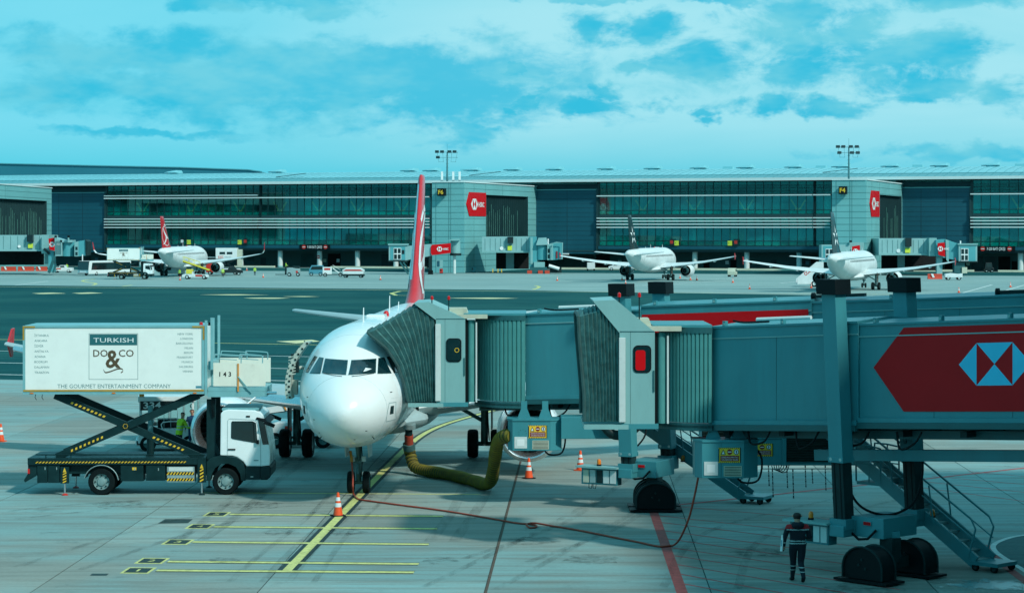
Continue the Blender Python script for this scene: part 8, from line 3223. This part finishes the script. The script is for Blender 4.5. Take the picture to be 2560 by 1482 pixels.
# passenger stairs truck left of the rightmost airliner
x, y = G(2026, 716)
v = ps = thing('passenger_stairs', 'white passenger stairs with red letters left of the rightmost airliner', 'stairs', (x, y, -0.045), R(0))
MB().prism([(-1.8, 0.35), (-1.75, 1.0), (0.9, 3.1), (1.6, 3.1), (1.6, 2.0), (0.4, 1.0), (0.4, 0.35)], 'vehicle_white', 'xz', -0.9, -0.78).build('side_wall', v)
MB().prism([(-1.8, 0.35), (-1.75, 1.0), (0.9, 3.1), (1.6, 3.1), (1.6, 2.0), (0.4, 1.0), (0.4, 0.35)], 'vehicle_white', 'xz', 0.78, 0.9).build('side_wall', v)
for k in range(9):
    MB().box(-1.5 + 0.3 * k, -1.2 + 0.3 * k, -0.77, 0.77, 0.5 + 0.22 * k, 0.55 + 0.22 * k, 'galvanised').build('tread', v)
m = MB()
m.text('CCC', 'vehicle_red', (-0.75, -0.91, 1.35), 0.42, 0.95, right=(0.78, 0, 0.62), up=(-0.62, 0, 0.78), bold=0.04)
m.build('lettering', v)
MB().prism([(0.2, 0.3), (0.2, 0.9), (1.6, 1.0), (2.5, 0.75), (2.6, 0.3)], 'vehicle_white', 'xz', -0.85, 0.85).build('chassis', v, bevel=0.05)
for wx in (0.4, 2.0):
    for s in (-1, 1):
        link('wheel', FW_, v, (wx, s * 0.8, 0.40), (0, 0, R(90)))
ps.scale = (1.25, 1.2, 1.3)
# tug under the leftmost bridge
v = vehicle('tow_tractor', 'low white pushback tug under the leftmost jet bridge', 'tractor', 157, 681, R(0),
            [(-1.9, 0.35), (-1.9, 1.1), (-0.6, 1.2), (-0.5, 1.6), (0.6, 1.6), (0.7, 1.1), (2.2, 1.05), (2.2, 0.35)], 2.0, 'vehicle_white', (-1.3, 1.4), [[(-0.4, 1.15), (-0.35, 1.5), (0.5, 1.5), (0.55, 1.15)]])
MB().box(-1.2, -0.2, -1.03, -1.005, 0.75, 1.0, 'barrier_red').build('side_marking', v)
# forklift far right
v = vehicle('forklift', 'dark forklift in the passage under the terminal at the right edge', 'forklift', 2472, 680, R(0),
            [(-1.0, 0.3), (-1.0, 1.0), (-0.8, 2.1), (0.5, 2.1), (0.7, 1.0), (1.0, 0.9), (1.0, 0.3)], 1.4, 'vehicle_black', (-0.6, 0.6), [[(-0.7, 1.1), (-0.6, 1.95), (0.4, 1.95), (0.5, 1.1)]])
# wheeled ground unit under the right bridge, with red barriers
v = vehicle('ground_power_unit', 'white generator trailer in front of the jet bridge right of F4', 'generator', 2383, 699, R(0),
            [(-1.6, 0.45), (-1.6, 1.1), (-0.4, 1.25), (0.9, 1.1), (1.6, 1.2), (1.6, 0.45)], 1.4, 'vehicle_white', (-1.0, 1.0))
for px, py, w, lb in ((2337, 697, 36, 'red and white road barrier beside the generator trailer'), (20, 677, 40, 'long red barrier at the left edge, outer length'), (65, 677, 40, 'long red barrier at the left edge, middle length'), (104, 677, 28, 'long red barrier at the left edge, inner length')):
    x, y = G(px, py)
    hw = w / 2 / F * y
    b = thing('road_barrier', lb, 'barrier', (x, y, -0.045), 0, 'red and white barriers')
    MB().prism([(-0.35, 0), (-0.3, 0.25), (-0.14, 0.4), (-0.1, 1.0), (0.1, 1.0), (0.14, 0.4), (0.3, 0.25), (0.35, 0)], 'barrier_red', 'yz', -hw, hw).build('block', b)
    MB().prism([(-hw * 0.2 - 0.2, 0.3), (-hw * 0.2 + 0.2, 0.3), (-hw * 0.2 - 0.1, 1.0), (-hw * 0.2 - 0.5, 1.0)], 'sign_white', 'xz', -0.36, -0.31).build('white_band', b)
# small ground cabinets at the tower foot
for px, py, w, h, mat, lb in ((1181, 681, 1.5, 1.2, 'far_bridge_teal', 'teal equipment cabinet at the foot of the F6 tower'), (1103, 683, 0.7, 1.0, 'vehicle_red', 'red fire extinguisher trolley left of the white bridge pier')):
    x, y = G(px, py)
    b = thing('equipment_cabinet', lb, 'cabinet', (x, y, -0.045))
    MB().box(-w / 2, w / 2, 0, 0.8, 0.1, h, mat).build('shell', b, bevel=0.05)
    MB().box(-w * 0.35, w * 0.1, -0.02, -0.002, h * 0.5, h * 0.85, 'vehicle_black').build('panel', b)
    MB().box(-w / 2, w / 2, 0.05, 0.75, 0.0, 0.1, 'dark_metal').build('plinth', b)
